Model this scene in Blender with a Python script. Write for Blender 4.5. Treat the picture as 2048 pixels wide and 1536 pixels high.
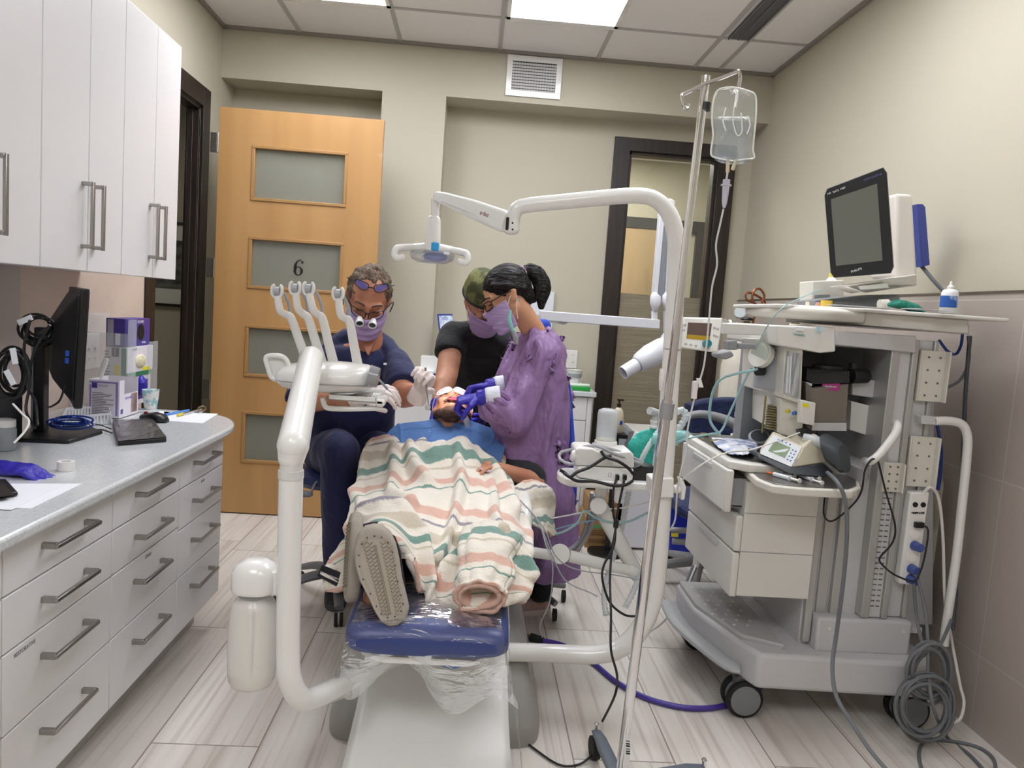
import bpy, bmesh, math, random
import numpy as np
from mathutils import Vector, Matrix, noise
for o in list(bpy.data.objects): bpy.data.objects.remove(o)
SC = bpy.context.scene
COL = SC.collection
R = math.radians
# ---------------------------------------------------------------- camera
FOC = 1530.0; CAMH = 1.3
def _basis():
    a = np.array([-74., -150., FOC]); a /= np.linalg.norm(a)
    x = np.array([1., .07, 0.]); x = x - a*(x@a); x /= np.linalg.norm(x)
    return np.stack([x, a, np.cross(x, a)], 1)
CB = _basis()
CP = np.array([0., 0., CAMH])
def ray(px, py): return CB.T @ np.array([px-1024., py-768., FOC])
def at(px, py, Y): d = ray(px, py); return Vector(CP + d*(Y/d[1]))
def atz(px, py, z=0.): d = ray(px, py); return Vector(CP + d*((z-CAMH)/d[2]))
def atx(px, py, X): d = ray(px, py); return Vector(CP + d*(X/d[0]))
def AT(l): return [at(*p) for p in l]
cam = bpy.data.cameras.new('camera'); co = bpy.data.objects.new('camera', cam); COL.objects.link(co)
cam.sensor_fit = 'HORIZONTAL'; cam.sensor_width = 36; cam.lens = FOC/2048*36; cam.clip_start = .05
iR, iD, iF = Vector(CB[0]), Vector(CB[1]), Vector(CB[2])     # image right, down, forward in world axes
m = Matrix((iR, -iD, -iF)).transposed().to_4x4(); m.translation = Vector(CP)
co.matrix_world = m
SC.camera = co
# ---------------------------------------------------------------- world, view
SC.view_settings.view_transform = 'Standard'; SC.view_settings.look = 'None'
SC.view_settings.gamma = 1; SC.view_settings.exposure = .42
SC.cycles.use_denoising = True
SC.cycles.max_bounces = 8; SC.cycles.transparent_max_bounces = 16
SC.cycles.sample_clamp_indirect = 6
w = bpy.data.worlds.new('world'); SC.world = w; w.use_nodes = True
w.node_tree.nodes['Background'].inputs[0].default_value = (.85, .88, .95, 1); w.node_tree.nodes['Background'].inputs[1].default_value = .3
LIGHT_PANELS = [(-1.17, 3.15), (.07, 3.15), (.67, 1.93), (-1.17, -.6), (.07, -1.1)]   # ceiling fixtures, near-left corners
PANEL_GLOW = 9.5

# ---------------------------------------------------------------- materials
def lin(h):
    h = h.lstrip('#'); c = [int(h[i:i+2], 16)/255 for i in (0, 2, 4)]
    return tuple(((v+.055)/1.055)**2.4 if v > .04045 else v/12.92 for v in c)+(1,)
MATS = {}
def mat(name, col, rough=.5, metal=0, bump=None, var=None, emit=None, trans=0, alpha=1, coat=0, spec=None, ior=None, sheen=0, sss=0):
    if name in MATS: return MATS[name]
    m = bpy.data.materials.new(name); m.use_nodes = True; nt = m.node_tree; N = nt.nodes; L = nt.links
    b = N['Principled BSDF']; b.inputs['Base Color'].default_value = lin(col)
    b.inputs['Roughness'].default_value = rough; b.inputs['Metallic'].default_value = metal
    b.inputs['Transmission Weight'].default_value = trans; b.inputs['Alpha'].default_value = alpha
    b.inputs['Coat Weight'].default_value = coat; b.inputs['Sheen Weight'].default_value = sheen
    if spec is not None: b.inputs['Specular IOR Level'].default_value = spec
    if ior: b.inputs['IOR'].default_value = ior
    if sss: b.inputs['Subsurface Weight'].default_value = sss; b.inputs['Subsurface Scale'].default_value = .01
    tc = N.new('ShaderNodeTexCoord')
    if var:   # (other colour, scale, stretch xyz, contrast)
        mp = N.new('ShaderNodeMapping'); mp.inputs['Scale'].default_value = var[2]; L.new(tc.outputs['Object'], mp.inputs[0])
        nz = N.new('ShaderNodeTexNoise'); nz.inputs['Scale'].default_value = var[1]; nz.inputs['Detail'].default_value = 6; L.new(mp.outputs[0], nz.inputs['Vector'])
        cr = N.new('ShaderNodeValToRGB'); k = var[3] if len(var) > 3 else .5
        cr.color_ramp.elements[0].position = .5-.25*k; cr.color_ramp.elements[1].position = .5+.25*k
        cr.color_ramp.elements[0].color = lin(col); cr.color_ramp.elements[1].color = lin(var[0])
        L.new(nz.outputs[0], cr.inputs[0]); L.new(cr.outputs[0], b.inputs['Base Color'])
    if bump:  # (scale, strength, stretch, distance)
        mp = N.new('ShaderNodeMapping'); mp.inputs['Scale'].default_value = bump[2] if len(bump) > 2 else (1, 1, 1); L.new(tc.outputs['Object'], mp.inputs[0])
        nz = N.new('ShaderNodeTexNoise'); nz.inputs['Scale'].default_value = bump[0]; nz.inputs['Detail'].default_value = 4; L.new(mp.outputs[0], nz.inputs['Vector'])
        bp = N.new('ShaderNodeBump'); bp.inputs['Strength'].default_value = bump[1]; bp.inputs['Distance'].default_value = bump[3] if len(bump) > 3 else .01
        L.new(nz.outputs[0], bp.inputs['Height']); L.new(bp.outputs[0], b.inputs['Normal'])
    if emit: b.inputs['Emission Color'].default_value = lin(emit[0]); b.inputs['Emission Strength'].default_value = emit[1]
    MATS[name] = m
    return m

# ---------------------------------------------------------------- object helpers
ORG = {}
def root(name, loc, label, cat, group=None):
    o = bpy.data.objects.new(name, None); COL.objects.link(o); o.empty_display_size = .05
    o.location = loc; ORG[o] = Vector(loc); tag(o, label, cat, group); return o
def tag(o, label, cat=None, group=None, kind=None):
    if label: o['label'] = label
    if cat: o['category'] = cat
    if group: o['group'] = group
    if kind: o['kind'] = kind
    return o
class B:
    def __init__(s, T=None): s.v = []; s.f = []; s.uv = None; s.T = T
    def add(s, vs, fs):
        n = len(s.v)
        if s.T is not None: vs = [s.T @ Vector(v) for v in vs]
        s.v += [Vector(v) for v in vs]; s.f += [tuple(i+n for i in f) for f in fs]; return s
    def box(s, x0, x1, y0, y1, z0, z1, M=None):
        vs = [Vector((x, y, z)) for z in (z0, z1) for y in (y0, y1) for x in (x0, x1)]
        if M is not None: vs = [M @ v for v in vs]
        return s.add(vs, [(0, 2, 3, 1), (4, 5, 7, 6), (0, 1, 5, 4), (2, 6, 7, 3), (0, 4, 6, 2), (1, 3, 7, 5)])
    def prism(s, poly, vec):   # poly: 3d points, extruded by vec
        n = len(poly); vec = Vector(vec); p = [Vector(q) for q in poly]
        return s.add(p+[q+vec for q in p], [tuple(range(n))[::-1], tuple(range(n, 2*n))]+[(i, (i+1) % n, n+(i+1) % n, n+i) for i in range(n)])
    def slab(s, pts, Y0, Y1): return s.prism([at(px, py, Y0) for px, py in pts], (0, Y1-Y0, 0))   # traced on a plane facing the room, real depth behind
    def cyl(s, p0, p1, r0, r1=None, n=20, cap=True):
        r1 = r0 if r1 is None else r1
        return s.tube([p0, p1], [r0, r1], n, cap, smooth=0)
    def tube(s, pts, r, n=10, cap=True, smooth=4, flat=None, closed=False):
        pts = [Vector(p) for p in pts]; k = len(pts)
        rs = list(r) if hasattr(r, '__len__') else [r]*k
        if smooth and k > 2:
            P = []; Q = []
            rng = k if closed else k-1
            for i in range(rng):
                a, b_, c, d = (pts[(i-1) % k] if closed or i else pts[0]), pts[i], pts[(i+1) % k], (pts[(i+2) % k] if closed else pts[min(i+2, k-1)])
                for j in range(smooth):
                    t = j/smooth
                    P.append(.5*((2*b_)+(c-a)*t+(2*a-5*b_+4*c-d)*t*t+(3*b_-a-3*c+d)*t**3)); Q.append(rs[i]*(1-t)+rs[(i+1) % k]*t)
            if not closed: P.append(pts[-1]); Q.append(rs[-1])
            pts, rs = P, Q
        k = len(pts); ts = []
        for i in range(k):
            t = (pts[(i+1) % k]-pts[i-1]) if closed else (pts[min(i+1, k-1)]-pts[max(i-1, 0)])
            ts.append(t.normalized() if t.length > 1e-9 else Vector((0, 0, 1)))
        u = ts[0].orthogonal().normalized() if flat is None else (Vector(flat)-ts[0]*Vector(flat).dot(ts[0])).normalized()
        vs = []; asp = 1 if flat is None else getattr(s, 'asp', .4)
        for i in range(k):
            if i: u = (u-ts[i]*u.dot(ts[i])); u = u.normalized() if u.length > 1e-6 else ts[i].orthogonal().normalized()
            w_ = ts[i].cross(u)
            for j in range(n):
                a = 2*math.pi*j/n; vs.append(pts[i]+u*(rs[i]*math.cos(a)*asp)+w_*(rs[i]*math.sin(a)))
        fs = [(i*n+j, i*n+(j+1) % n, (i+1)*n+(j+1) % n, (i+1)*n+j) for i in range(k-1) for j in range(n)]
        if closed: fs += [((k-1)*n+j, (k-1)*n+(j+1) % n, (j+1) % n, j) for j in range(n)]
        elif cap: fs += [tuple(range(n))[::-1], tuple(range((k-1)*n, k*n))]
        return s.add(vs, fs)
    def lathe(s, c, prof, axis=(0, 0, 1), n=28, cap=True, sx=1, sy=1):   # prof: (radius, height)
        c = Vector(c); ax = Vector(axis).normalized(); q = Vector((0, 0, 1)).rotation_difference(ax)
        vs = []; k = len(prof)
        for r_, h in prof:
            for j in range(n): a = 2*math.pi*j/n; vs.append(c+q @ Vector((r_*sx*math.cos(a), r_*sy*math.sin(a), h)))
        fs = [(i*n+j, i*n+(j+1) % n, (i+1)*n+(j+1) % n, (i+1)*n+j) for i in range(k-1) for j in range(n)]
        if cap: fs += [tuple(range(n))[::-1], tuple(range((k-1)*n, k*n))]
        return s.add(vs, fs)
    def ell(s, c, r, M=None, n=16, m_=10):   # ellipsoid
        c = Vector(c); r = Vector((r, r, r)) if not hasattr(r, '__len__') else Vector(r)
        vs = [Vector((0, 0, r.z))]; fs = []
        for i in range(1, m_):
            a = math.pi*i/m_
            for j in range(n): b_ = 2*math.pi*j/n; vs.append(Vector((r.x*math.sin(a)*math.cos(b_), r.y*math.sin(a)*math.sin(b_), r.z*math.cos(a))))
        vs.append(Vector((0, 0, -r.z))); e = len(vs)-1
        for j in range(n): fs.append((0, 1+j, 1+(j+1) % n)); fs.append((e, e-n+(j+1) % n, e-n+j))
        for i in range(m_-2):
            for j in range(n): a = 1+i*n+j; b_ = 1+i*n+(j+1) % n; fs.append((a, a+n, b_+n, b_))
        if M is not None: vs = [M @ v for v in vs]
        return s.add([v+c for v in vs], fs)
    def chain(s, pts, rs, n=14):     # round-ended limbs
        for i in range(len(pts)-1):
            a, b_ = Vector(pts[i]), Vector(pts[i+1])
            if (b_-a).length > 1e-5: s.cyl(a, b_, rs[i], rs[i+1], n)
        for p, r_ in zip(pts, rs): s.ell(p, r_, n=n, m_=8)
        return s
    def loft(s, secs, n=28, cap=True, p=2.0):  # secs: (centre, half axis a, half axis b)
        vs = []
        for c, a, b_ in secs:
            c, a, b_ = Vector(c), Vector(a), Vector(b_)
            for j in range(n):
                t = 2*math.pi*j/n; ct, st = math.cos(t), math.sin(t)
                vs.append(c+a*(math.copysign(abs(ct)**(2/p), ct))+b_*(math.copysign(abs(st)**(2/p), st)))
        k = len(secs)
        fs = [(i*n+j, i*n+(j+1) % n, (i+1)*n+(j+1) % n, (i+1)*n+j) for i in range(k-1) for j in range(n)]
        if cap: fs += [tuple(range(n))[::-1], tuple(range((k-1)*n, k*n))]
        return s.add(vs, fs)
    def grid(s, fn, nu, nv, thick=0):
        s.uv = [(i/nu, j/nv) for j in range(nv+1) for i in range(nu+1)]
        vs = [Vector(fn(u, v)) for u, v in s.uv]
        return s.add(vs, [(j*(nu+1)+i, j*(nu+1)+i+1, (j+1)*(nu+1)+i+1, (j+1)*(nu+1)+i) for j in range(nv) for i in range(nu)])
    def build(s, name, m, parent=None, bevel=0, label=None, cat=None, group=None, kind=None, voxel=0, smooth=True, ang=.6, solid=0, seg=2, sm=0, disp=None, subd=0):
        me = bpy.data.meshes.new(name)
        if parent is not None: org = ORG[parent]; loc = Vector((0, 0, 0))
        elif kind == 'structure': org = loc = Vector((0, 0, 0))
        else:
            xs = [v.x for v in s.v]; ys = [v.y for v in s.v]; zs = [v.z for v in s.v]
            org = loc = Vector(((min(xs)+max(xs))/2, (min(ys)+max(ys))/2, min(zs)))
        me.from_pydata([v-org for v in s.v], [], s.f); me.update()
        bm = bmesh.new(); bm.from_mesh(me)
        if s.uv is None: bmesh.ops.recalc_face_normals(bm, faces=bm.faces)
        else:
            ul = bm.loops.layers.uv.new('UVMap')
            for f in bm.faces:
                for l in f.loops: l[ul].uv = s.uv[l.vert.index]
        bm.to_mesh(me); bm.free()
        o = bpy.data.objects.new(name, me); COL.objects.link(o); o.location = loc
        if voxel:
            md = o.modifiers.new('r', 'REMESH'); md.mode = 'VOXEL'; md.voxel_size = voxel
            if sm: md = o.modifiers.new('s', 'SMOOTH'); md.iterations = sm; md.factor = .5
            dg = bpy.context.evaluated_depsgraph_get(); dg.update()
            me2 = bpy.data.meshes.new_from_object(o.evaluated_get(dg)); o.modifiers.clear(); o.data = me2; me = me2; me.name = name
            ang = 3.2
        if disp:
            for v in me.vertices: v.co = Vector(disp(v.co+org, v.normal.copy()))-org
            me.update()
        if subd: md = o.modifiers.new('sub', 'SUBSURF'); md.levels = md.render_levels = subd; ang = 3.2
        if solid: md = o.modifiers.new('t', 'SOLIDIFY'); md.thickness = solid; md.offset = 0
        if bevel:
            md = o.modifiers.new('b', 'BEVEL'); md.width = bevel; md.segments = seg; md.limit_method = 'ANGLE'; md.angle_limit = R(32)
        me.materials.clear(); me.materials.append(m)
        if smooth:
            me.shade_smooth()
            if ang < 3: me.set_sharp_from_angle(angle=ang if not bevel else .9)
        if parent is not None: o.parent = parent; ORG[o] = ORG[parent]
        else: ORG[o] = Vector(loc)
        tag(o, label, cat, group, kind)
        return o
def text(name, body, loc, size, m, parent, right=(1, 0, 0), up=(0, 0, 1), bold=0, depth=.0008, align='CENTER', kind=None):
    cu = bpy.data.curves.new(name, 'FONT'); cu.body = body; cu.size = size; cu.extrude = depth; cu.align_x = align; cu.align_y = 'CENTER'; cu.offset = bold
    t = bpy.data.objects.new(name, cu); COL.objects.link(t)
    dg = bpy.context.evaluated_depsgraph_get(); dg.update()
    me = bpy.data.meshes.new_from_object(t.evaluated_get(dg)); bpy.data.objects.remove(t)
    r_ = Vector(right).normalized(); u = Vector(up); u = (u-r_*u.dot(r_)).normalized(); n_ = r_.cross(u)
    Mx = Matrix((r_, u, n_)).transposed().to_4x4(); Mx.translation = Vector(loc)-(ORG[parent] if parent is not None else Vector((0, 0, 0)))
    me.transform(Mx); me.materials.clear(); me.materials.append(m); me.name = name
    o = bpy.data.objects.new(name, me); COL.objects.link(o)
    if parent is not None: o.parent = parent; ORG[o] = ORG[parent]
    if kind: o['kind'] = kind
    return o
def copy_tree(o, off, label=None, group=None, parent=None):
    c = o.copy(); COL.objects.link(c)
    if parent is not None: c.parent = parent
    else:
        c.location = o.location+Vector(off)
        if label: c['label'] = label
        if group: c['group'] = group
    for ch in list(o.children): copy_tree(ch, off, parent=c)
    return c
def wire(name, pts, r, m, label, cat='cable', parent=None, n=8, smooth=6, group=None):
    return B().tube(pts, r, n, True, smooth).build(name, m, parent, label=label, cat=cat, group=group)
# ================================================================ THE ROOM
XL, XR, YB, YR, YF, CE = -1.63, 1.78, 4.9, 5.14, -1.8, 2.9
wallm = mat('wall_paint', '#bbb5a2', .75, bump=(60, .05))
whitem = mat('white_laminate', '#e6e4e4', .28, spec=.5)
steel = mat('brushed_steel', '#a5a29e', .3, 1, bump=(40, .1, (1, 1, 8)))
chrome = mat('chrome', '#e6e6e8', .08, 1)
darkw = mat('espresso_wood', '#211914', .4, var=('#2e241d', 6, (6, 6, .6)))
unitw = mat('unit_white', '#ebeae6', .25, coat=.3)
blackp = mat('black_plastic', '#0c0c0e', .4)
rubber = mat('black_rubber', '#141414', .7)
greyp = mat('grey_plastic', '#8d9096', .45)
paper = mat('paper', '#eef0f6', .7)

def floor_mat():
    m = bpy.data.materials.new('vein_cut_tile'); m.use_nodes = True; nt = m.node_tree; N = nt.nodes; L = nt.links; b = N['Principled BSDF']
    tc = N.new('ShaderNodeTexCoord'); mp = N.new('ShaderNodeMapping'); mp.inputs['Rotation'].default_value = (0, 0, 0)
    mp.inputs['Location'].default_value = (.54+.61*4, -2.13+.465*14, 0); L.new(tc.outputs['Object'], mp.inputs[0])
    sx = N.new('ShaderNodeSeparateXYZ'); L.new(mp.outputs[0], sx.inputs[0]); cx = N.new('ShaderNodeCombineXYZ')
    L.new(sx.outputs['Y'], cx.inputs['X']); L.new(sx.outputs['X'], cx.inputs['Y'])
    br = N.new('ShaderNodeTexBrick'); L.new(cx.outputs[0], br.inputs['Vector']); br.offset = .15; br.offset_frequency = 2
    br.inputs['Scale'].default_value = 1; br.inputs['Brick Width'].default_value = .465*2; br.inputs['Row Height'].default_value = .305
    br.inputs['Mortar Size'].default_value = .0022; br.inputs['Mortar Smooth'].default_value = 0; br.inputs['Bias'].default_value = 0
    br.inputs['Color1'].default_value = (0, 0, 0, 1); br.inputs['Color2'].default_value = (1, 1, 1, 1); br.inputs['Mortar'].default_value = (.5, .5, .5, 1)
    # veins along y, slight wander, offset per tile
    ad = N.new('ShaderNodeVectorMath'); ad.operation = 'MULTIPLY_ADD'; L.new(br.outputs['Color'], ad.inputs[0]); ad.inputs[1].default_value = (7, 9, 0); L.new(mp.outputs[0], ad.inputs[2])
    st = N.new('ShaderNodeMapping'); st.inputs['Scale'].default_value = (1, .022, 1); L.new(ad.outputs[0], st.inputs[0])
    n1 = N.new('ShaderNodeTexNoise'); n1.inputs['Scale'].default_value = 52; n1.inputs['Detail'].default_value = 3; n1.inputs['Distortion'].default_value = .25; L.new(st.outputs[0], n1.inputs['Vector'])
    st2 = N.new('ShaderNodeMapping'); st2.inputs['Scale'].default_value = (1, .05, 1); L.new(ad.outputs[0], st2.inputs[0])
    n2 = N.new('ShaderNodeTexNoise'); n2.inputs['Scale'].default_value = 9; n2.inputs['Detail'].default_value = 2; L.new(st2.outputs[0], n2.inputs['Vector'])
    cr = N.new('ShaderNodeValToRGB'); e = cr.color_ramp.elements
    e[0].position = .3; e[0].color = lin('#c9c1b7'); e[1].position = .62; e[1].color = lin('#e2ddd5')
    x = e.new(.42); x.color = lin('#d8d1c8'); x = e.new(.47); x.color = lin('#e0dad2')
    L.new(n1.outputs[0], cr.inputs[0])
    mx = N.new('ShaderNodeMix'); mx.data_type = 'RGBA'; mx.blend_type = 'MULTIPLY'; mx.inputs[0].default_value = .45
    c2 = N.new('ShaderNodeValToRGB'); c2.color_ramp.elements[0].position = .35; c2.color_ramp.elements[0].color = lin('#d6d0c9'); c2.color_ramp.elements[1].position = .6; c2.color_ramp.elements[1].color = (1, 1, 1, 1)
    L.new(n2.outputs[0], c2.inputs[0]); L.new(cr.outputs[0], mx.inputs[6]); L.new(c2.outputs[0], mx.inputs[7])
    m2 = N.new('ShaderNodeMix'); m2.data_type = 'RGBA'; L.new(br.outputs['Fac'], m2.inputs[0]); L.new(mx.outputs[2], m2.inputs[6]); m2.inputs[7].default_value = lin('#8b8178')
    L.new(m2.outputs[2], b.inputs['Base Color']); b.inputs['Roughness'].default_value = .38
    return m
def S(b, name, m, **k): return b.build(name, m, kind='structure', **k)
S(B().box(-4.2, 3.2, YF, 7.4, -.05, 0), 'floor', floor_mat(), smooth=False)
# ceiling with lay-in grid
ceilm = mat('ceiling_tile', '#f3f0ee', .9, bump=(220, .2))
S(B().box(XL, XR, YF, YR, CE, CE+.05), 'ceiling', ceilm, smooth=False)
b = B(); GX = [.05+.61*k for k in range(-3, 4)]; GX = [x for x in GX if XL < x < XR]
for x in GX+[1.43]: b.box(x-.012, x+.012, YF, YB, CE-.006, CE)
for k in range(6): b.box(XL, XR, 4.37-1.22*k-.012, 4.37-1.22*k+.012, CE-.0055, CE)
S(b, 'trim_1', mat('grid_bar', '#b9b7b4', .5))
b = B().box(XL, XL+.02, YF, YB, CE-.02, CE).box(XR-.02, XR, YF, YB, CE-.02, CE).box(XL, XR, YB-.02, YB, CE-.02, CE)
S(b, 'trim_2', mat('grid_edge', '#8f8b84', .5))
for i, (px_, py_) in enumerate(LIGHT_PANELS):
    t = root('ceiling_light', (px_+.3, py_+.6, CE-.02), ['flat white ceiling light panel directly above the door side of the room', 'bright flat ceiling light panel in front of the air grille',
        'ceiling light panel over the near right of the room', 'ceiling light panel over the drawers behind the viewer', 'ceiling light panel in the middle behind the viewer'][i], 'ceiling light', 'ceiling light panels')
    B().box(px_, px_+.61, py_, py_+.02, CE-.016, CE-.001).box(px_, px_+.61, py_+1.165, py_+1.22, CE-.016, CE-.001).box(px_, px_+.02, py_+.02, py_+1.2, CE-.016, CE-.001).box(px_+.59, px_+.61, py_+.02, py_+1.2, CE-.016, CE-.001).build('frame', unitw, t)
    B().box(px_+.02, px_+.59, py_+.02, py_+1.165, CE-.012, CE-.004).build('diffuser', mat('lamp_diffuser', '#ffffff', .5, emit=('#f6f8ff', PANEL_GLOW)), t)
t = root('ceiling_slot_vent', (1.36, 3.75, CE-.015), 'long dark grey slot air vent set in the ceiling near the right wall', 'vent')
B().box(1.302, 1.418, 3.17, 4.35, CE-.012, CE-.007).build('recess', mat('slot_grey', '#5d5d60', .6), t)
B().box(1.302, 1.306, 3.17, 4.35, CE-.02, CE-.0065).box(1.414, 1.418, 3.17, 4.35, CE-.02, CE-.0065).box(1.358, 1.362, 3.17, 4.35, CE-.018, CE-.0065).build('blade', mat('slot_blade', '#77777a', .5), t)
# back wall: full-height pier and soffit in front of two recesses
b = B().box(XL-.1, XR+.1, YB, YR, 2.595, CE).box(-.655, -.262, YB, YR, 0, 2.595)
S(b, 'wall_back', wallm, smooth=False)
WX0, WX1, WZ1 = .845, 1.66, 2.49          # window casing outer
gx0, gx1, gz0, gz1 = .945, 1.55, .12, 2.41   # glass
b = B().box(XL-.1, gx0, YR, YR+.12, 0, CE).box(gx1, XR+.1, YR, YR+.12, 0, CE).box(gx0, gx1, YR, YR+.12, gz1, CE).box(gx0, gx1, YR, YR+.12, 0, gz0)
S(b, 'wall_recess', wallm, smooth=False)
b = B().box(WX0, gx0+.005, YR-.03, YR, 0, WZ1).box(gx1-.005, WX1, YR-.03, YR, 0, WZ1).box(gx0, gx1, YR-.03, YR, gz1-.005, WZ1).box(gx0, gx1, YR-.03, YR, 0, gz0)
b.box(gx0, gx0+.025, YR, YR+.09, gz0, gz1).box(gx1-.025, gx1, YR, YR+.09, gz0, gz1).box(gx0, gx1, YR, YR+.09, gz1-.025, gz1)
wf = S(b, 'window_1', darkw, bevel=.002)
glassm = bpy.data.materials.new('clear_pane'); glassm.use_nodes = True; nt = glassm.node_tree; nt.nodes.remove(nt.nodes['Principled BSDF'])
def pane_mat(m, tint, refl, rough=0.0):
    nt = m.node_tree; N = nt.nodes; L = nt.links; t_ = N.new('ShaderNodeBsdfTransparent'); t_.inputs[0].default_value = tint
    g = N.new('ShaderNodeBsdfGlossy'); g.inputs['Roughness'].default_value = rough; fr = N.new('ShaderNodeFresnel'); fr.inputs[0].default_value = refl
    x = N.new('ShaderNodeMixShader'); L.new(fr.outputs[0], x.inputs[0]); L.new(t_.outputs[0], x.inputs[1]); L.new(g.outputs[0], x.inputs[2]); L.new(x.outputs[0], N['Material Output'].inputs[0])
pane_mat(glassm, (.9, .92, .9, 1), 1.45)
MATS['clear_pane'] = glassm
B().box(gx0+.02, gx1-.02, YR+.03, YR+.036, 1.477, gz1-.02).build('pane', glassm, wf)
frost = mat('frosted_film', '#b5b09c', .35, trans=.55, var=('#9a937e', 5, (.6, 1, 30), .5), bump=(6, .4, (.5, 1, 40)))
B().box(gx0+.02, gx1-.02, YR+.03, YR+.036, gz0, 1.477).build('pane', frost, wf, label='frosted lower pane with fine horizontal ripples')
# left wall with the doorway, right wall with tile dado, wall behind the viewer
oy0, oy1, oz = 3.97, 4.57, 2.34
b = B().box(XL-.075, XL, YF, oy0, 0, CE).box(XL-.075, XL, oy1, YR, 0, CE).box(XL-.075, XL, oy0, oy1, oz, CE)
S(b, 'wall_left', wallm, smooth=False)
b = B().box(XL, XL+.018, oy1, oy1+.11, 0, oz+.11).box(XL, XL+.018, oy0-.11, oy0, 0, oz+.11).box(XL, XL+.018, oy0, oy1, oz, oz+.11)
b.box(XL-.075, XL, oy1-.02, oy1, 0, oz).box(XL-.075, XL, oy0, oy0+.02, 0, oz).box(XL-.075, XL, oy0, oy1, oz-.02, oz).box(XL-.06, XL-.03, oy1-.035, oy1-.02, 0, oz-.02)
S(b, 'door_2', darkw, bevel=.002)
S(B().box(XR, XR+.1, YF, YR, 0, CE), 'wall_right', wallm, smooth=False)
S(B().box(XL-.1, XR+.1, YF-.1, YF, 0, CE), 'wall_front', wallm, smooth=False)
def dado_mat(name, c1, c2, grout, bw, bh, ax):
    m = bpy.data.materials.new(name); m.use_nodes = True; nt = m.node_tree; N = nt.nodes; L = nt.links; b = N['Principled BSDF']
    tc = N.new('ShaderNodeTexCoord'); sx = N.new('ShaderNodeSeparateXYZ'); L.new(tc.outputs['Object'], sx.inputs[0]); cx = N.new('ShaderNodeCombineXYZ')
    L.new(sx.outputs[ax], cx.inputs['X']); ad = N.new('ShaderNodeMath'); ad.operation = 'ADD'; L.new(sx.outputs['Z'], ad.inputs[0]); ad.inputs[1].default_value = .345; L.new(ad.outputs[0], cx.inputs['Y'])
    br = N.new('ShaderNodeTexBrick'); L.new(cx.outputs[0], br.inputs['Vector']); br.offset = 0
    for k_, v_ in (('Scale', 1), ('Brick Width', bw), ('Row Height', bh), ('Mortar Size', .0025), ('Mortar Smooth', 0)): br.inputs[k_].default_value = v_
    br.inputs['Color1'].default_value = lin(c1); br.inputs['Color2'].default_value = lin(c2); br.inputs['Mortar'].default_value = lin(grout)
    L.new(br.outputs['Color'], b.inputs['Base Color']); b.inputs['Roughness'].default_value = .33
    return m
tile = dado_mat('taupe_wall_tile', '#b6aba2', '#b2a79e', '#c3bcb5', 1.2, .6, 'Y')
S(B().box(XR-.008, XR, YF, YR, 0, 1.477), 'trim_3', tile, smooth=False)
S(B().box(XR-.012, XR, YF, YR, 1.477, 1.485), 'trim_4', mat('tile_edge', '#8f8982', .4, 1))
S(B().box(XL, XL+.008, YF, 3.86, 0, 1.36), 'trim_5', mat('splash_tile', '#d9c7b8', .35, var=('#cdbbae', 3, (1, 1, 1))), smooth=False)
S(B().box(XL+.008, XL+.01, YF, 2.83, .79, 1.36), 'trim_6', mat('splash_grey', '#bdb3b0', .3))
# corridor beyond the doorway and the room beyond the glazed panel
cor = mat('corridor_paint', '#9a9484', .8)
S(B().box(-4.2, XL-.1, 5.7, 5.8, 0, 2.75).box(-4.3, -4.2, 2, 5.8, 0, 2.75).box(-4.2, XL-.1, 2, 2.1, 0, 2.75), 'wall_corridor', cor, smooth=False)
S(B().box(-4.2, XL-.1, 2, 5.8, 2.6, 2.65), 'ceiling_corridor', ceilm, smooth=False)
S(B().box(-1.5, 3.2, 7.3, 7.4, 0, 2.8).box(3.2, 3.3, YR, 7.4, 0, 2.8).box(-1.6, -1.5, YR+.12, 7.4, 0, 2.8), 'wall_far_room', wallm, smooth=False)
S(B().box(-1.6, 3.3, YR+.12, 7.4, 2.8, 2.85), 'ceiling_far_room', ceilm, smooth=False)
for n_, lx, ly, lz, sx_, e in (('corridor_lamp', -3.0, 4.3, 2.59, .8, 9), ('far_room_lamp', 1.0, 6.3, 2.79, .9, 40)):
    ld = bpy.data.lights.new(n_, 'AREA'); ld.shape = 'SQUARE'; ld.size = sx_; ld.energy = e; ld.color = (1, .95, .88)
    lo = bpy.data.objects.new(n_, ld); COL.objects.link(lo); lo.location = (lx, ly, lz)
# far room door and its dark frame
Y_ = 7.27
b = B()
pA, pB = at(1240, 432, Y_), at(1415, 450, Y_)
zt = pA.z; b.box(pA.x-.6, pB.x, Y_-.02, Y_+.03, zt-.1, zt).box(pB.x-.1, pB.x, Y_-.02, Y_+.03, 0, zt-.1)
S(b, 'door_3', mat('far_frame', '#3d3c3a', .5))
B().box(pA.x-.6, at(1330, 500, Y_).x, Y_-.01, Y_+.03, 0, zt-.1).build('door_leaf', mat('far_door', '#a48e6d', .5, var=('#b79c78', 4, (1, 1, .2))), ORG and bpy.data.objects['door_3'])
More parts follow.
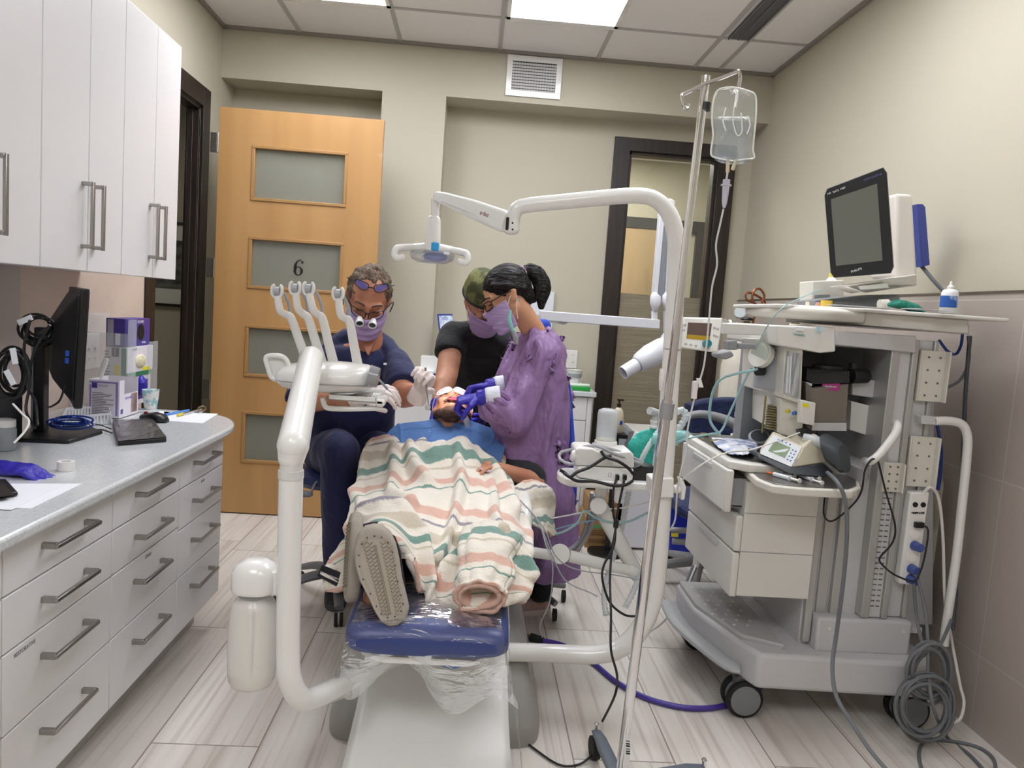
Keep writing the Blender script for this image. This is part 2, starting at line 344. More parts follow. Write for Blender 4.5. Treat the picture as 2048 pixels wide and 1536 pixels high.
# picture in the corridor
t = root('framed_picture', (-2.35, 5.68, 1.2), 'black framed picture with a white mat and dark landscape hung in the corridor', 'picture')
z1, z0 = at(365, 445, 5.68).z, at(340, 613, 5.68).z
B().box(-2.8, -1.9, 5.67, 5.698, z0, z0+.02).box(-2.8, -1.9, 5.67, 5.698, z1-.02, z1).box(-2.8, -2.78, 5.67, 5.698, z0, z1).box(-1.92, -1.9, 5.67, 5.698, z0, z1).build('frame', blackp, t)
B().box(-2.78, -1.92, 5.68, 5.695, z0+.02, z1-.02).build('mat_board', mat('mat_board', '#b9bab2', .8), t)
B().box(-2.66, -2.0, 5.676, 5.685, z0+.13, z1-.13).build('print', mat('dark_print', '#20221f', .5, var=('#5d605b', 9, (1, 1, 2.5), .6)), t)

# the maple door, standing open
maple = mat('maple_veneer', '#c0955f', .38, var=('#ae8350', 2.2, (3.5, 1, .35), 1.0), coat=.2)
maple2 = mat('maple_trim', '#a8804e', .4)
DX0, DX1, DY0, DY1, DZ = -1.5, -.583, 4.5, 4.545, 2.33
px0, px1 = -1.31, -.779
rows = [(1.829, 2.13), (1.332, 1.62), (.822, 1.116), (.313, .612)]
b = B(); zs = [.008]+[z for r_ in rows[::-1] for z in r_]+[DZ]
for i in range(0, len(zs), 2): b.box(px0, px1, DY0, DY1, zs[i], zs[i+1])
b.box(DX0, px0, DY0, DY1, .008, DZ).box(px1, DX1, DY0, DY1, .008, DZ)
dr = S(b, 'door_1', maple, smooth=False)
for z0, z1 in rows:
    b = B(); q = .014
    for a in ((px0-.004, px1+.004, z0-.004, z0+q), (px0-.004, px1+.004, z1-q, z1+.004), (px0-.004, px0+q, z0+q, z1-q), (px1-q, px1+.004, z0+q, z1-q)): b.box(a[0], a[1], DY0-.006, DY1+.006, a[2], a[3])
    b.build('pane_bead', maple2, dr, bevel=.003)
    gm = MATS.get('door_glass') or mat('door_glass', '#8e8f82', .04, alpha=.75, spec=.6)
    B().box(px0+.008, px1-.008, 4.52, 4.526, z0+.008, z1-.008).build('pane', gm, dr)
cz = at(597, 535, 4.519)
def six(c, h, m, parent):
    # thick-thin serif numeral: bowl ring with swelling strokes plus a curved ascender ending in a ball
    b = B(); k = h/2
    def ring(cx, cz_, rx, rz, t0, t1, thin, thick):
        vs = []; n = 40
        for i in range(n+1):
            a = t0+(t1-t0)*i/n; w_ = thin+(thick-thin)*abs(math.cos(a))**1.5
            for s_ in (-1, 1): vs.append(Vector((c.x+cx+(rx+s_*w_/2)*math.cos(a), c.y, c.z+cz_+(rz+s_*thin/2*1.2)*math.sin(a))))
        f = [(2*i, 2*i+1, 2*i+3, 2*i+2) for i in range(n)]; b.add(vs, f)
    ring(0, -k*.42, k*.42, k*.52, 0, 2*math.pi, k*.08, k*.34)
    ring(k*.2, -k*.1, k*.62, k*1.03, R(78), R(180), k*.1, k*.36)
    b.add([Vector((c.x+k*.46+.5*k*.3*math.cos(a), c.y, c.z+k*.68+.5*k*.3*math.sin(a))) for a in [i*math.pi/8 for i in range(16)]], [tuple(range(16))])
    return b.build('numeral', m, parent, solid=.001, smooth=False)
six(Vector((cz.x, 4.517, cz.z)), .092, mat('black_vinyl', '#0e0e0e', .5), dr)
for z in (2.13, 1.43, .73):
    h = B().box(DX0-.045, DX0+.001, 4.495, 4.5, z-.055, z+.055); h.cyl((DX0-.004, 4.495, z-.055), (DX0-.004, 4.495, z+.055), .007)
    for dz in (-.035, .035): h.cyl((DX0-.03, 4.496, z+dz), (DX0-.03, 4.491, z+dz), .005)
    h.build('hinge', steel, dr)
# air return grille
vx0, vx1, vz0, vz1 = .100, .443, 2.63, 2.876
t = root('wall_vent', ((vx0+vx1)/2, YB, vz0), 'white metal air return grille high on the back wall', 'vent')
f_ = .035
b = B().box(vx0, vx1, YB-.012, YB-.001, vz0, vz0+f_).box(vx0, vx1, YB-.012, YB-.001, vz1-f_, vz1).box(vx0, vx0+f_, YB-.012, YB-.001, vz0+f_, vz1-f_).box(vx1-f_, vx1, YB-.012, YB-.001, vz0+f_, vz1-f_)
for x_, z_ in ((vx0+.015, vz0+.12), (vx1-.015, vz0+.12)): b.cyl((x_, YB-.012, z_), (x_, YB-.015, z_), .005)
b.build('frame', unitw, t, bevel=.002)
B().box(vx0+f_, vx1-f_, YB-.003, YB-.001, vz0+f_, vz1-f_).build('backing', mat('vent_dark', '#2a2a2c', .8), t)
b = B()
for i in range(10): z = vz0+f_+.008+i*(vz1-vz0-2*f_)/10; b.prism([(vx0+f_, YB-.012, z), (vx0+f_, YB-.0105, z+.001), (vx0+f_, YB-.003, z-.009), (vx0+f_, YB-.0045, z-.01)], (vx1-vx0-2*f_, 0, 0))
for i in range(16): x = vx0+f_+.008+i*(vx1-vx0-2*f_)/16; b.box(x, x+.002, YB-.009, YB-.004, vz0+f_, vz1-f_)
b.build('louvres', mat('vent_white', '#d8d8d6', .4), t)

# ================================================================ LEFT CABINETS
def bar_handle(parent, p0, p1, out, w=.012, dep=.03, m=steel):
    p0, p1, out = Vector(p0), Vector(p1), Vector(out); d = (p1-p0).normalized(); s = d.cross(out).normalized(); b = B()
    def blk(a, b2, h0, h1, ww):   # block from a to b2 along d, out from h0 to h1
        q = [a+out*h0+s*ww/2, a+out*h1+s*ww/2, b2+out*h1+s*ww/2, b2+out*h0+s*ww/2]; b.prism(q, -s*ww)
    blk(p0, p0+d*.012, 0, dep, w*1.5); blk(p1-d*.012, p1, 0, dep, w*1.5); blk(p0-d*.001, p1+d*.001, dep-.006, dep+.004, w)
    return b.build('handle', m, parent, bevel=.0015)
U0, UY1, UX = 1.339, 3.25, -1.24
ux = [3.25, 3.02, 2.76, 2.525, 2.26, 2.01, 1.76, 1.5, 1.25]
names = ['tall white upper cabinet at the far end of the run', 'white upper cabinet with two doors, second from the doorway end', 'white upper cabinet cut by the left picture edge above the countertop', 'white upper cabinet nearest the viewer over the drawers']
for i in range(4):
    y1, ym, y0 = ux[2*i], ux[2*i+1], ux[2*i+2]
    t = root('upper_cabinet', (-1.44, (y0+y1)/2, U0), names[i], 'cabinet', 'white upper cabinets')
    B().box(XL+.001, UX-.02, y0+.001, y1-.001, U0, 2.262).build('body', whitem, t, bevel=.001)
    for j, (a, c) in enumerate(((ym, y1), (y0, ym))):
        d = B().box(UX-.019, UX, a+.0015, c-.0015, U0-.006, 2.262).build('door', whitem, t, bevel=.0025)
        hy = ym+(.035 if j == 0 else -.035)
        bar_handle(d, (UX, hy, U0+.065), (UX, hy, U0+.27), (1, 0, 0), .012, .032)
# base drawers
BX = -.93; by = [2.955, 2.52, 2.052, 1.572, 1.09, .6]; dz = [.765, .64, .515, .335, .135]
nm = ['white drawer unit at the rounded end of the countertop', 'white drawer unit second from the rounded end', 'large white drawer unit third from the rounded end of the counter', 'white drawer unit cut by the left edge of the picture', 'white drawer unit closest to the viewer']
for i in range(5):
    y1, y0 = by[i], by[i+1]
    t = root('drawer_unit', (-1.28, (y0+y1)/2, .1), nm[i], 'cabinet', 'white base drawer units')
    B().box(XL+.01, BX-.02, y0+.001, y1-.001, .13, .765).build('body', whitem, t, bevel=.001)
    B().box(XL+.01, BX-.09, y0+.001, y1-.001, .002, .129).build('plinth', mat('plinth', '#bdb9b6', .5), t)
    zz = dz if i else [.765, .66, .545, .37, .165]
    if i == 0: zz = [.765, .64, .5, .335, .135]
    for j in range(4):
        d = B().box(BX-.019, BX, y0+.002, y1-.002, zz[j+1]+.002, zz[j]-.002).build('drawer', whitem, t, bevel=.0025)
        zc = zz[j]-.065 if j > 1 else (zz[j]+zz[j+1])/2+.005; yc = (y0+y1)/2
        bar_handle(d, (BX, yc-.1, zc), (BX, yc+.1, zc), (1, 0, 0), .0095, .034)
        if (i, j) in ((0, 0), (0, 1), (1, 0), (1, 2), (3, 2), (2, 2)):
            text('lettering', {(0, 0): 'SUPPLIES', (0, 1): 'SETUP', (1, 0): 'POLISH', (1, 2): 'STERILE', (2, 2): 'RESTORATIVE', (3, 2): 'ANESTHETIC'}[(i, j)], (BX+.0005, yc+(.0 if i < 2 else -.16), zz[j]-.018), .013, mat('label_ink', '#6b6b70', .6), d, right=(0, 1, 0), up=(0, 0, 1), depth=.0002)
# countertop with rounded far end
ctop = mat('speckled_quartz', '#c6cacc', .22, var=('#e0e3e5', 190, (1, 1, 1), .8), coat=.3)
pts = [(XL+.012, .0), (-.885, .0)]+[(-.885, 2.86)]
cen = (-1.25, 2.86)
for i in range(1, 15):
    a = R(90*i/14)*1.0
    pts.append((-1.2+.315*math.cos(a)**.9 if math.cos(a) > 0 else -1.2, 2.86+.38*math.sin(a)))
pts += [(XL+.012, 3.24)]
B().prism([(x, y, .765) for x, y in pts], (0, 0, .028)).build('countertop', ctop, label='pale speckled quartz countertop with a rounded end over the white drawers', cat='countertop', bevel=.008, seg=3)
# ================================================================ DENTAL CHAIR
def P(px, py, Y): return at(px, py, Y)
blue = mat('blue_vinyl', '#33437f', .35, bump=(30, .05))
greyu = mat('unit_grey', '#9b9893', .4)
CX = -.065
t = chair = root('dental_chair', (CX, 2.6, 0), 'reclined blue dental chair with a white lift cover, under the patient', 'dental chair')
def rrect(cx, cy, hx, hy, z, p=5, n=36):
    return (Vector((cx, cy, z)), Vector((hx, 0, 0)), Vector((0, hy, 0)))
B().loft([rrect(-.04, 2.75, .33, .58, .001), rrect(-.04, 2.75, .33, .58, .03), rrect(-.04, 2.75, .322, .575, .06), rrect(-.04, 2.80, .285, .5, .2), rrect(-.04, 2.82, .25, .47, .23)], n=72, p=10).build('base', greyu, t)
prof = [(1.42, .01), (1.42, .055), (1.5, .085), (1.7, .135), (1.9, .175), (2.04, .195), (2.14, .235), (2.2, .30), (2.24, .37), (2.55, .42), (2.75, .42), (2.75, .24), (2.3, .16), (2.1, .1), (2.0, .01)]
b = B(); vs = []
for x, k in ((-.258, 1), (-.24, .0), (.15, .0), (.168, 1)):
    vs.append([Vector((x, y, max(.004, z-(.018 if k else 0)*(1 if i < 11 else 0)))) for i, (y, z) in enumerate(prof)])
n = len(prof); b.v = [v for r_ in vs for v in r_]
b.f = [(j*n+i, j*n+(i+1) % n, (j+1)*n+(i+1) % n, (j+1)*n+i) for j in range(3) for i in range(n)]+[tuple(range(n)), tuple(range(3*n, 4*n))]
b.build('lift_cover', unitw, t, ang=.5, bevel=.006, seg=3)
def cushion(secs, p=4, n=40):   # secs: (y, cx, hx, zc, hz)
    return B().loft([(Vector((cx, y, zc)), Vector((hx, 0, 0)), Vector((0, 0, hz))) for y, cx, hx, zc, hz in secs], n=n, p=p)
leg = cushion([(1.815, CX, .165, .468, .012), (1.825, CX, .19, .468, .03), (1.85, CX, .204, .47, .042), (1.95, CX, .208, .474, .044), (2.2, CX, .212, .486, .044), (2.42, CX, .215, .49, .042), (2.44, CX, .2, .49, .02)]).build('leg_rest', blue, t)
cushion([(1.84, CX, .12, .418, .008), (1.87, CX, .165, .422, .012), (2.0, CX, .18, .43, .014), (2.4, CX, .18, .44, .02)], p=6).build('support_pan', unitw, t)
cushion([(2.43, CX, .2, .49, .02), (2.46, CX, .225, .5, .05), (2.7, CX, .235, .5, .06), (2.78, CX, .235, .51, .05)]).build('seat', blue, t)
b = B().loft([(Vector((CX, 2.74, .5)), Vector((.2, 0, 0)), Vector((0, .01, .03))), (Vector((CX, 2.78, .53)), Vector((.245, 0, 0)), Vector((0, -.02, .045))),
    (Vector((CX, 3.0, .63)), Vector((.24, 0, 0)), Vector((0, -.02, .045))), (Vector((CX, 3.12, .685)), Vector((.16, 0, 0)), Vector((0, -.02, .035)))], n=40, p=4)
b.build('backrest', blue, t)
B().loft([(Vector((CX, 3.13, .72)), Vector((.1, 0, 0)), Vector((0, -.01, .02))), (Vector((CX, 3.16, .735)), Vector((.12, 0, 0)), Vector((0, -.01, .035))), (Vector((CX, 3.3, .78)), Vector((.12, 0, 0)), Vector((0, -.01, .035))), (Vector((CX, 3.32, .785)), Vector((.1, 0, 0)), Vector((0, -.01, .02)))], n=32, p=4).build('headrest', blue, t)
B().box(CX-.09, CX+.09, 2.5, 3.05, .38, .46).build('under_frame', greyu, t, bevel=.02)
for sx in (-1, 1):
    B().tube([(CX+sx*.24, 2.5, .46), (CX+sx*.275, 2.5, .55), (CX+sx*.28, 2.56, .63), (CX+sx*.28, 2.8, .645)], [.022, .022, .026, .024], 14, smooth=5).build('armrest', unitw, t)
b = B()
for i in range(9): b.cyl((CX+.07+i*.009, 1.97+i*.004, .385+.002*i), (CX+.073+i*.009, 2.0, .375), .004, n=6)
b.tube([P(868, 1308, 2.0), P(880, 1325, 1.95), P(905, 1334, 1.93), P(928, 1326, 1.95), P(938, 1314, 2.0)], .0055, 8)
b.build('hose_loop', mat('hose_blue', '#2c6fae', .4), t)

# clear plastic sleeve over the leg rest
clear = bpy.data.materials.new('clear_film'); clear.use_nodes = True; nt = clear.node_tree; N = nt.nodes; L = nt.links; N.remove(N['Principled BSDF'])
tr = N.new('ShaderNodeBsdfTransparent'); tr.inputs[0].default_value = (.97, .97, .98, 1); gl = N.new('ShaderNodeBsdfGlossy'); gl.inputs['Roughness'].default_value = .12; df = N.new('ShaderNodeBsdfDiffuse'); df.inputs[0].default_value = (.9, .9, .92, 1)
nz = N.new('ShaderNodeTexNoise'); nz.inputs['Scale'].default_value = 13; nz.inputs['Detail'].default_value = 3; nz.inputs['Distortion'].default_value = 1.6; tc = N.new('ShaderNodeTexCoord'); mp = N.new('ShaderNodeMapping'); mp.inputs['Rotation'].default_value = (0, 0, .6); mp.inputs['Scale'].default_value = (.6, 1.8, 1.2); L.new(tc.outputs['Object'], mp.inputs[0]); L.new(mp.outputs[0], nz.inputs['Vector'])
bp = N.new('ShaderNodeBump'); bp.inputs['Strength'].default_value = .8; bp.inputs['Distance'].default_value = .012; L.new(nz.outputs[0], bp.inputs['Height']); L.new(bp.outputs[0], gl.inputs['Normal'])
fr = N.new('ShaderNodeFresnel'); fr.inputs[0].default_value = 1.5; L.new(bp.outputs[0], fr.inputs['Normal'])
fm = N.new('ShaderNodeMath'); fm.operation = 'MULTIPLY'; fm.inputs[1].default_value = .7; fm.use_clamp = True; L.new(fr.outputs[0], fm.inputs[0])
m1 = N.new('ShaderNodeMixShader'); L.new(fm.outputs[0], m1.inputs[0]); L.new(tr.outputs[0], m1.inputs[1]); L.new(gl.outputs[0], m1.inputs[2])
m2 = N.new('ShaderNodeMixShader'); m2.inputs[0].default_value = .025; L.new(m1.outputs[0], m2.inputs[1]); L.new(df.outputs[0], m2.inputs[2]); L.new(m2.outputs[0], N['Material Output'].inputs[0])
MATS['clear_film'] = clear
def film(u, v):
    # u across, v from the far end of the leg rest over its front edge and down
    th = (u-.5)*2; s = abs(th)
    if v < .6:
        k = v/.6; y = 2.40-k*.58; hw = .225; x = CX+th*hw*1.0; z = .522+.012*math.cos(th*3)
        if s > .84: z -= (s-.84)*(.75+.5*k); x = CX+math.copysign(.84*hw+(s-.84)*hw*.75, th)
    else:
        k = (v-.6)/.4; y = 1.818-.02*math.sin(k*math.pi)+k*.06; z = .522-k*(.13+.10*max(0, th)+.05*(1+math.sin(th*6)))
        x = CX+th*(.225+.02*k)
        if s > .84: z -= (s-.84)*(1.2); x += .03*k*math.copysign(1, th)
    w_ = noise.noise(Vector((x*18, y*14, z*12)))*.007+noise.noise(Vector((x*45+z*30, y*25, z*20)))*.0015
    return (x+w_, y-abs(w_)*.6, z+w_*.9)
B().grid(film, 70, 80).build('plastic_sleeve', clear, chair, label='clear crinkled plastic sleeve over the foot end')

# ================================================================ DELIVERY UNIT (left post)
t = root('delivery_unit', P(578, 1398, 1.69), 'white instrument delivery unit with four whip arms on a curved post left of the chair', 'dental unit')
Yp = 1.66
b = B().tube([P(850, 1298, 2.25), P(790, 1315, 2.1), P(740, 1338, 1.98), P(690, 1365, 1.87), P(640, 1391, 1.76), P(603, 1397, 1.69), P(580, 1358, Yp), P(576, 1290, Yp), P(578, 1150, Yp), P(582, 950, Yp)], .0262, 24, smooth=6)
b.build('post', unitw, t)
B().cyl(P(582, 956, Yp), P(582, 940, Yp), .0275, n=28).cyl(P(582, 941, Yp), P(583, 928, Yp), .0245, n=28).build('collar', mat('collar_white', '#d9d8d4', .35), t)
a0, a1 = P(586, 892, Yp), P(622, 716, 2.2)
B().chain([P(583, 915, Yp), a0], [.029, .034], 28).chain([a0, a1], [.0345, .034], 28).build('arm', unitw, t)
# head housing
hc = P(654, 757, 2.34)
b = B(); secs = []
for dx, ry, rz, dz_ in ((-.148, .02, .008, -.002), (-.142, .055, .02, 0), (-.12, .085, .036, .001), (-.06, .105, .045, .004), (.02, .11, .048, .006), (.08, .1, .046, .008), (.12, .08, .04, .01), (.14, .05, .03, .012), (.146, .02, .012, .012)):
    secs.append((hc+Vector((dx, 0, dz_)), Vector((0, ry, 0)), Vector((0, 0, rz))))
hd = b.loft(secs, n=32, p=2.3).build('head_housing', unitw, t, ang=3.2)
B().loft([(hc+Vector((dx, 0, -.008)), Vector((0, r_, 0)), Vector((0, 0, .003))) for dx, r_ in ((-.143, .05), (-.12, .087), (-.06, .107), (.02, .112), (.08, .102), (.12, .082), (.14, .053))], n=32).build('seam', mat('seam_grey', '#8c8b88', .5), hd)
B().cyl(P(738, 752, 2.27), P(757, 756, 2.27), .034, .03, n=28).build('end_cap', mat('grey_glass', '#9c9ea0', .15, alpha=.75), t)
for x_, y_ in ((625, 775), (738, 771)): B().ell(P(x_, y_, 2.24), .003).build('screw', steel, hd)
# side handle paddle on the left
b = B().tube([P(533, 714, 2.3), P(560, 712, 2.3), P(574, 722, 2.3), P(578, 742, 2.3), P(572, 757, 2.3), P(546, 757, 2.3), P(536, 735, 2.3)], .0075, 12, closed=True, smooth=6)
b.prism([P(536, 717, 2.31), P(572, 717, 2.31), P(575, 750, 2.31), P(547, 754, 2.31)], (0, .006, 0)); b.build('side_handle', unitw, t)
# tray and its bracket
tc_ = 2.3
b = B(); q = [P(645, 795, tc_), P(650, 812, tc_), P(662, 817, tc_), P(700, 818, tc_), P(764, 816, tc_)]
b.asp = .5; b.tube(q, .008, 12, smooth=5); b.box(q[4].x-.1, q[4].x+.008, tc_-.02, tc_+.12, q[4].z+.012, q[4].z+.024); b.build('tray_bracket', unitw, t, bevel=.003)
z = P(700, 800, tc_).z; x0, x1 = P(660, 800, tc_).x, P(755, 800, tc_).x
tr_ = B().box(x0, x1, tc_-.03, tc_+.2, z, z+.004).box(x0, x1, tc_-.03, tc_-.026, z, z+.016).box(x0, x1, tc_+.196, tc_+.2, z, z+.016).box(x0, x0+.004, tc_-.03, tc_+.2, z, z+.016).box(x1-.004, x1, tc_-.03, tc_+.2, z, z+.016).build('tray', unitw, t, bevel=.0015)
b = B()
for i in range(7): b.cyl((x0+.04+i*.012, tc_+.02, z+.007), (x0+.07+i*.006, tc_+.15, z+.008), .0022, n=6)
b.build('instruments', steel, tr_)
B().box(P(752, 803, tc_).x, P(770, 803, tc_).x, tc_-.02, tc_+.03, P(760, 812, tc_).z, P(760, 797, tc_).z).build('tray_knob', unitw, t, bevel=.006, seg=3)
# whips
wc = mat('whip_white', '#e3e1dc', .3); wg = mat('whip_grey', '#a3a5a8', .35)
for top, b1, b2, base in (((554, 583), (560, 620), (582, 636), (612, 718)), ((590, 577), (596, 616), (617, 638), (645, 728)), ((617, 578), (626, 618), (645, 638), (668, 730)), ((676, 588), (681, 628), (699, 644), (716, 732))):
    Y = 2.32; b = B(); b.asp = .55
    g = lambda p_, dy=0: P(p_[0], p_[1], Y+dy)
    b.tube([g(top, -.02)+Vector((.002, 0, -.012)), g(b1, -.015), g(((b1[0]+b2[0])/2, (b1[1]+b2[1])/2+1)), g(b2, .005), g(((b2[0]+base[0])/2, (b2[1]+base[1])/2), .02), g(base, .03)], [.011, .0115, .0125, .0135, .0145, .016], 16, smooth=5, flat=(0, 1, 0))
    wa = b.build('whip_arm', wc, t)
    c = g(top, -.02); b = B()
    for s_ in (-1, 1): b.tube([c+Vector((s_*.006, 0, -.018)), c+Vector((s_*.0135, 0, -.006)), c+Vector((s_*.0135, 0, .012)), c+Vector((s_*.008, 0, .02))], [.005, .0055, .0055, .004], 10)
    b.build('clip', wc, wa)
    B().cyl(c+Vector((-.0075, .002, 0)), c+Vector((.0075, .002, 0)), .014, n=16).build('roller', wg, wa)
    B().tube([c+Vector((.006, .03, .005)), g(((b1[0]+b2[0])/2+7, b1[1]-10), .05), g((b2[0]+2, b2[1]+20), .06), g((base[0]-6, base[1]), .05)], .0052, 8).build('hose', wg, wa)
    B().box(c.x+.024, c.x+.026, Y-.005, Y+.0, g(b2).z-.03, g(b2).z-.01).build('slot', mat('slot_dark', '#555', .5), wa) if 0 else None
# water bottle on the post
bt = P(505, 1280, 1.69); tr0 = P(503, 1368, 1.69).z; trt = P(508, 1190, 1.69).z
bc = P(505, 1300, 1.69)
milky = mat('milky_plastic', '#f1efe8', .25, alpha=.62, coat=.3)
H_ = trt-tr0
bo = B().lathe((bc.x, 1.69, tr0), [(.03, 0), (.045, .003), (.051, .014), (.053, .04), (.055, .1), (.054, .14), (.05, H_-.03), (.044, H_-.012), (.03, H_-.002), (.03, H_+.014)], n=36).build('water_bottle', milky, t, label='translucent water bottle hung from the post', ang=3.2)
B().lathe((bc.x, 1.69, tr0+.004), [(.03, 0), (.044, .003), (.049, .012), (.051, .03), (.051, .034), (.0, .034)], n=36).build('water', mat('bottle_water', '#e9e8dc', .2, alpha=.5), bo)
B().cyl((bc.x, 1.69, tr0+.02), (bc.x, 1.69, trt-.01), .003, n=8).build('pickup_tube', wg, bo)
ct = P(515, 1150, 1.69)
b = B().loft([(Vector((ct.x-.004, 1.69, ct.z+dz_)), Vector((rx, 0, 0)), Vector((0, ry, 0))) for dz_, rx, ry in ((-.036, .046, .044), (-.03, .05, .048), (0, .05, .048), (.012, .049, .046), (.026, .04, .038), (.036, .02, .02))], n=32, p=2.6)
b.box(ct.x+.0, ct.x+.062, 1.665, 1.715, ct.z-.036, ct.z+.018); b.build('bottle_cap', unitw, t, bevel=.004)
B().lathe((bc.x, 1.69, trt), [(.034, 0), (.036, .004), (.034, .012)], n=28).build('neck_ring', wg, t)

# ================================================================ LAMP ON ITS POST (right of the chair)
YL = 2.35
t = root('treatment_light', P(1200, 1306, YL), 'white treatment lamp on a long curved post right of the chair', 'dental lamp')
path = [(1010, 1304, 2.3, .029), (1090, 1306, YL, .029), (1190, 1309, YL, .03), (1240, 1296, YL, .031), (1280, 1258, YL, .032), (1305, 1200, YL, .031), (1316, 1120, YL, .03), (1324, 1010, YL, .029), (1334, 860, YL, .0285), (1343, 720, YL, .028), (1350, 600, YL, .027), (1353, 500, YL, .027), (1344, 440, YL, .0262), (1318, 404, YL, .025), (1278, 391, YL, .024), (1190, 397, YL, .0235), (1110, 405, YL, .023), (1058, 410, YL, .0225), (1034, 418, YL, .0225), (1025, 440, YL, .022), (1024, 462, YL, .022)]
B().tube([P(a_, b_, c_) for a_, b_, c_, _ in path], [q[3] for q in path], 24, smooth=4).build('post', unitw, t)
j = P(1023, 450, YL)
B().cyl(P(1023, 437, YL), P(1023, 462, YL), .0235, n=28).ell(P(1022, 462, YL), (.0235, .0235, .012)).build('joint', unitw, t)
B().cyl(P(1025, 446, YL-.024), P(1025, 446, YL-.02), .003, n=8).cyl(P(1025, 459, YL-.024), P(1025, 459, YL-.02), .003, n=8).build('screw', rubber, t)
# spring arm
Ye = 2.6; A0, A1 = P(1015, 448, YL), P(872, 392, Ye)
d = (A1-A0).normalized(); up = Vector((0, 0, 1)); up = (up-d*up.dot(d)).normalized(); sd = d.cross(up)
b = B().loft([(A0+d*k*(A1-A0).length+up*o_, sd*w_, up*h) for k, w_, h, o_ in ((-.01, .012, .02, .003), (0, .02, .029, .003), (.04, .023, .033, .004), (.5, .022, .029, .004), (.85, .02, .021, .003), (.96, .018, .018, 0), (1, .012, .01, 0))], n=28, p=4)
ar = b.build('spring_arm', unitw, t)
B().loft([(A0+d*k*(A1-A0).length+up*(-.008), sd*w_, up*.0012) for k, w_ in ((.0, .021), (.5, .0232), (.84, .0208))], n=12, p=4).build('seam', wg, ar)
# the maker's lettering on the arm
tq = P(993, 440, 2.37)
rr = -d; text('lettering', "a·dec", A0+d*.085*1+up*.006-sd*0+(-Vector((0, 1, 0)))*0, .02, mat('maroon_ink', '#7b3038', .5), ar, right=rr, up=up, depth=.0232)
B().box(A0.x-.006, A0.x+.003, YL-.026, YL+.026, A0.z-.02, A0.z+.018).build('gap', rubber, ar, bevel=.003)
# stem, handle and lamp head
l0 = P(870, 402, Ye)
B().cyl(P(870, 398, Ye), P(870, 440, Ye), .0135, n=20).build('stem', unitw, t)
z0_, z1_ = P(870, 503, Ye).z, P(870, 432, Ye).z
B().loft([(Vector((l0.x, Ye, z)), Vector((rx, 0, 0)), Vector((0, ry, 0))) for z, rx, ry in ((z0_, .024, .022), (z0_+.006, .027, .026), (z0_+.05, .0255, .025), (z1_-.02, .0235, .023), (z1_-.006, .021, .021), (z1_, .014, .014))], n=32, p=2.8).build('lamp_body', unitw, t, ang=3.2)
c = P(870, 493, Ye-.028); B().box(c.x-.013, c.x+.013, Ye-.029, Ye-.018, c.z-.014, c.z+.014).build('touch_switch', mat('switch_blue', '#2f9ede', .3), t, bevel=.005, seg=3)
hz = P(868, 498, Ye).z
b = B().loft([(Vector((l0.x+x, Ye+.046, hz+dz_)), Vector((0, ry, 0)), Vector((0, 0, rz))) for x, ry, rz, dz_ in ((-.075, .02, .009, .0), (-.068, .035, .015, .001), (-.03, .055, .017, .004), (0, .06, .018, .005), (.03, .055, .017, .004), (.068, .035, .015, .001), (.075, .02, .009, 0))], n=24, p=3)
b.build('lamp_housing', unitw, t)
for s_ in (-1, 1):
    b = B(); b.asp = .8
    b.tube([Vector((l0.x+s_*.06, Ye+.02, hz+.002)), Vector((l0.x+s_*.095, Ye, hz-.003)), Vector((l0.x+s_*.116, Ye-.02, hz-.01)), Vector((l0.x+s_*.121, Ye-.025, hz-.028)), Vector((l0.x+s_*.113, Ye-.025, hz-.039)), Vector((l0.x+s_*.096, Ye-.022, hz-.037))], [.012, .0125, .012, .011, .012, .011], 14, smooth=5)
    b.ell(Vector((l0.x+s_*.096, Ye-.022, hz-.037)), .0115); b.build('grip', unitw, t)
B().loft([(Vector((l0.x, Ye+.03, hz+dz_)), Vector((rx, 0, 0)), Vector((0, rx*.75, 0))) for dz_, rx in ((-.008, .072), (-.016, .077), (-.034, .071), (-.045, .05), (-.047, .02))], n=32, p=2.4).build('lens', mat('lens_clear', '#dadfe2', .05, trans=.6, alpha=.55), t)
B().loft([(Vector((l0.x+.01, Ye+.03, hz+dz_)), Vector((rx, 0, 0)), Vector((0, rx*.7, 0))) for dz_, rx in ((-.01, .03), (-.022, .042), (-.034, .035), (-.038, .01))], n=24).build('reflector', mat('reflector_blue', '#6b78c8', .1, .8), t)
ld = bpy.data.lights.new('lamp_beam', 'SPOT'); ld.energy = 38; ld.spot_size = R(15); ld.spot_blend = .5; ld.shadow_soft_size = .03; ld.color = (1, .96, .95)
lo = bpy.data.objects.new('lamp_beam', ld); COL.objects.link(lo); lp = Vector((l0.x, Ye+.03, hz-.06)); lo.location = lp
lo.rotation_euler = (Vector((-.055, 3.12, .90))-lp).to_track_quat('-Z', 'Y').to_euler()
# black seam line and clamp of post
B().cyl(P(1344.6, 700, YL), P(1344.9, 697, YL), .0285, n=28).build('collar', wg, t)
b = B(); b.asp = .5; b.tube([P(1324, 738, YL-.03), P(1323, 760, YL-.036), P(1322, 780, YL-.03)], [.012, .015, .012], 12, flat=(1, 0, 0)); b.build('cable_clip', unitw, t)

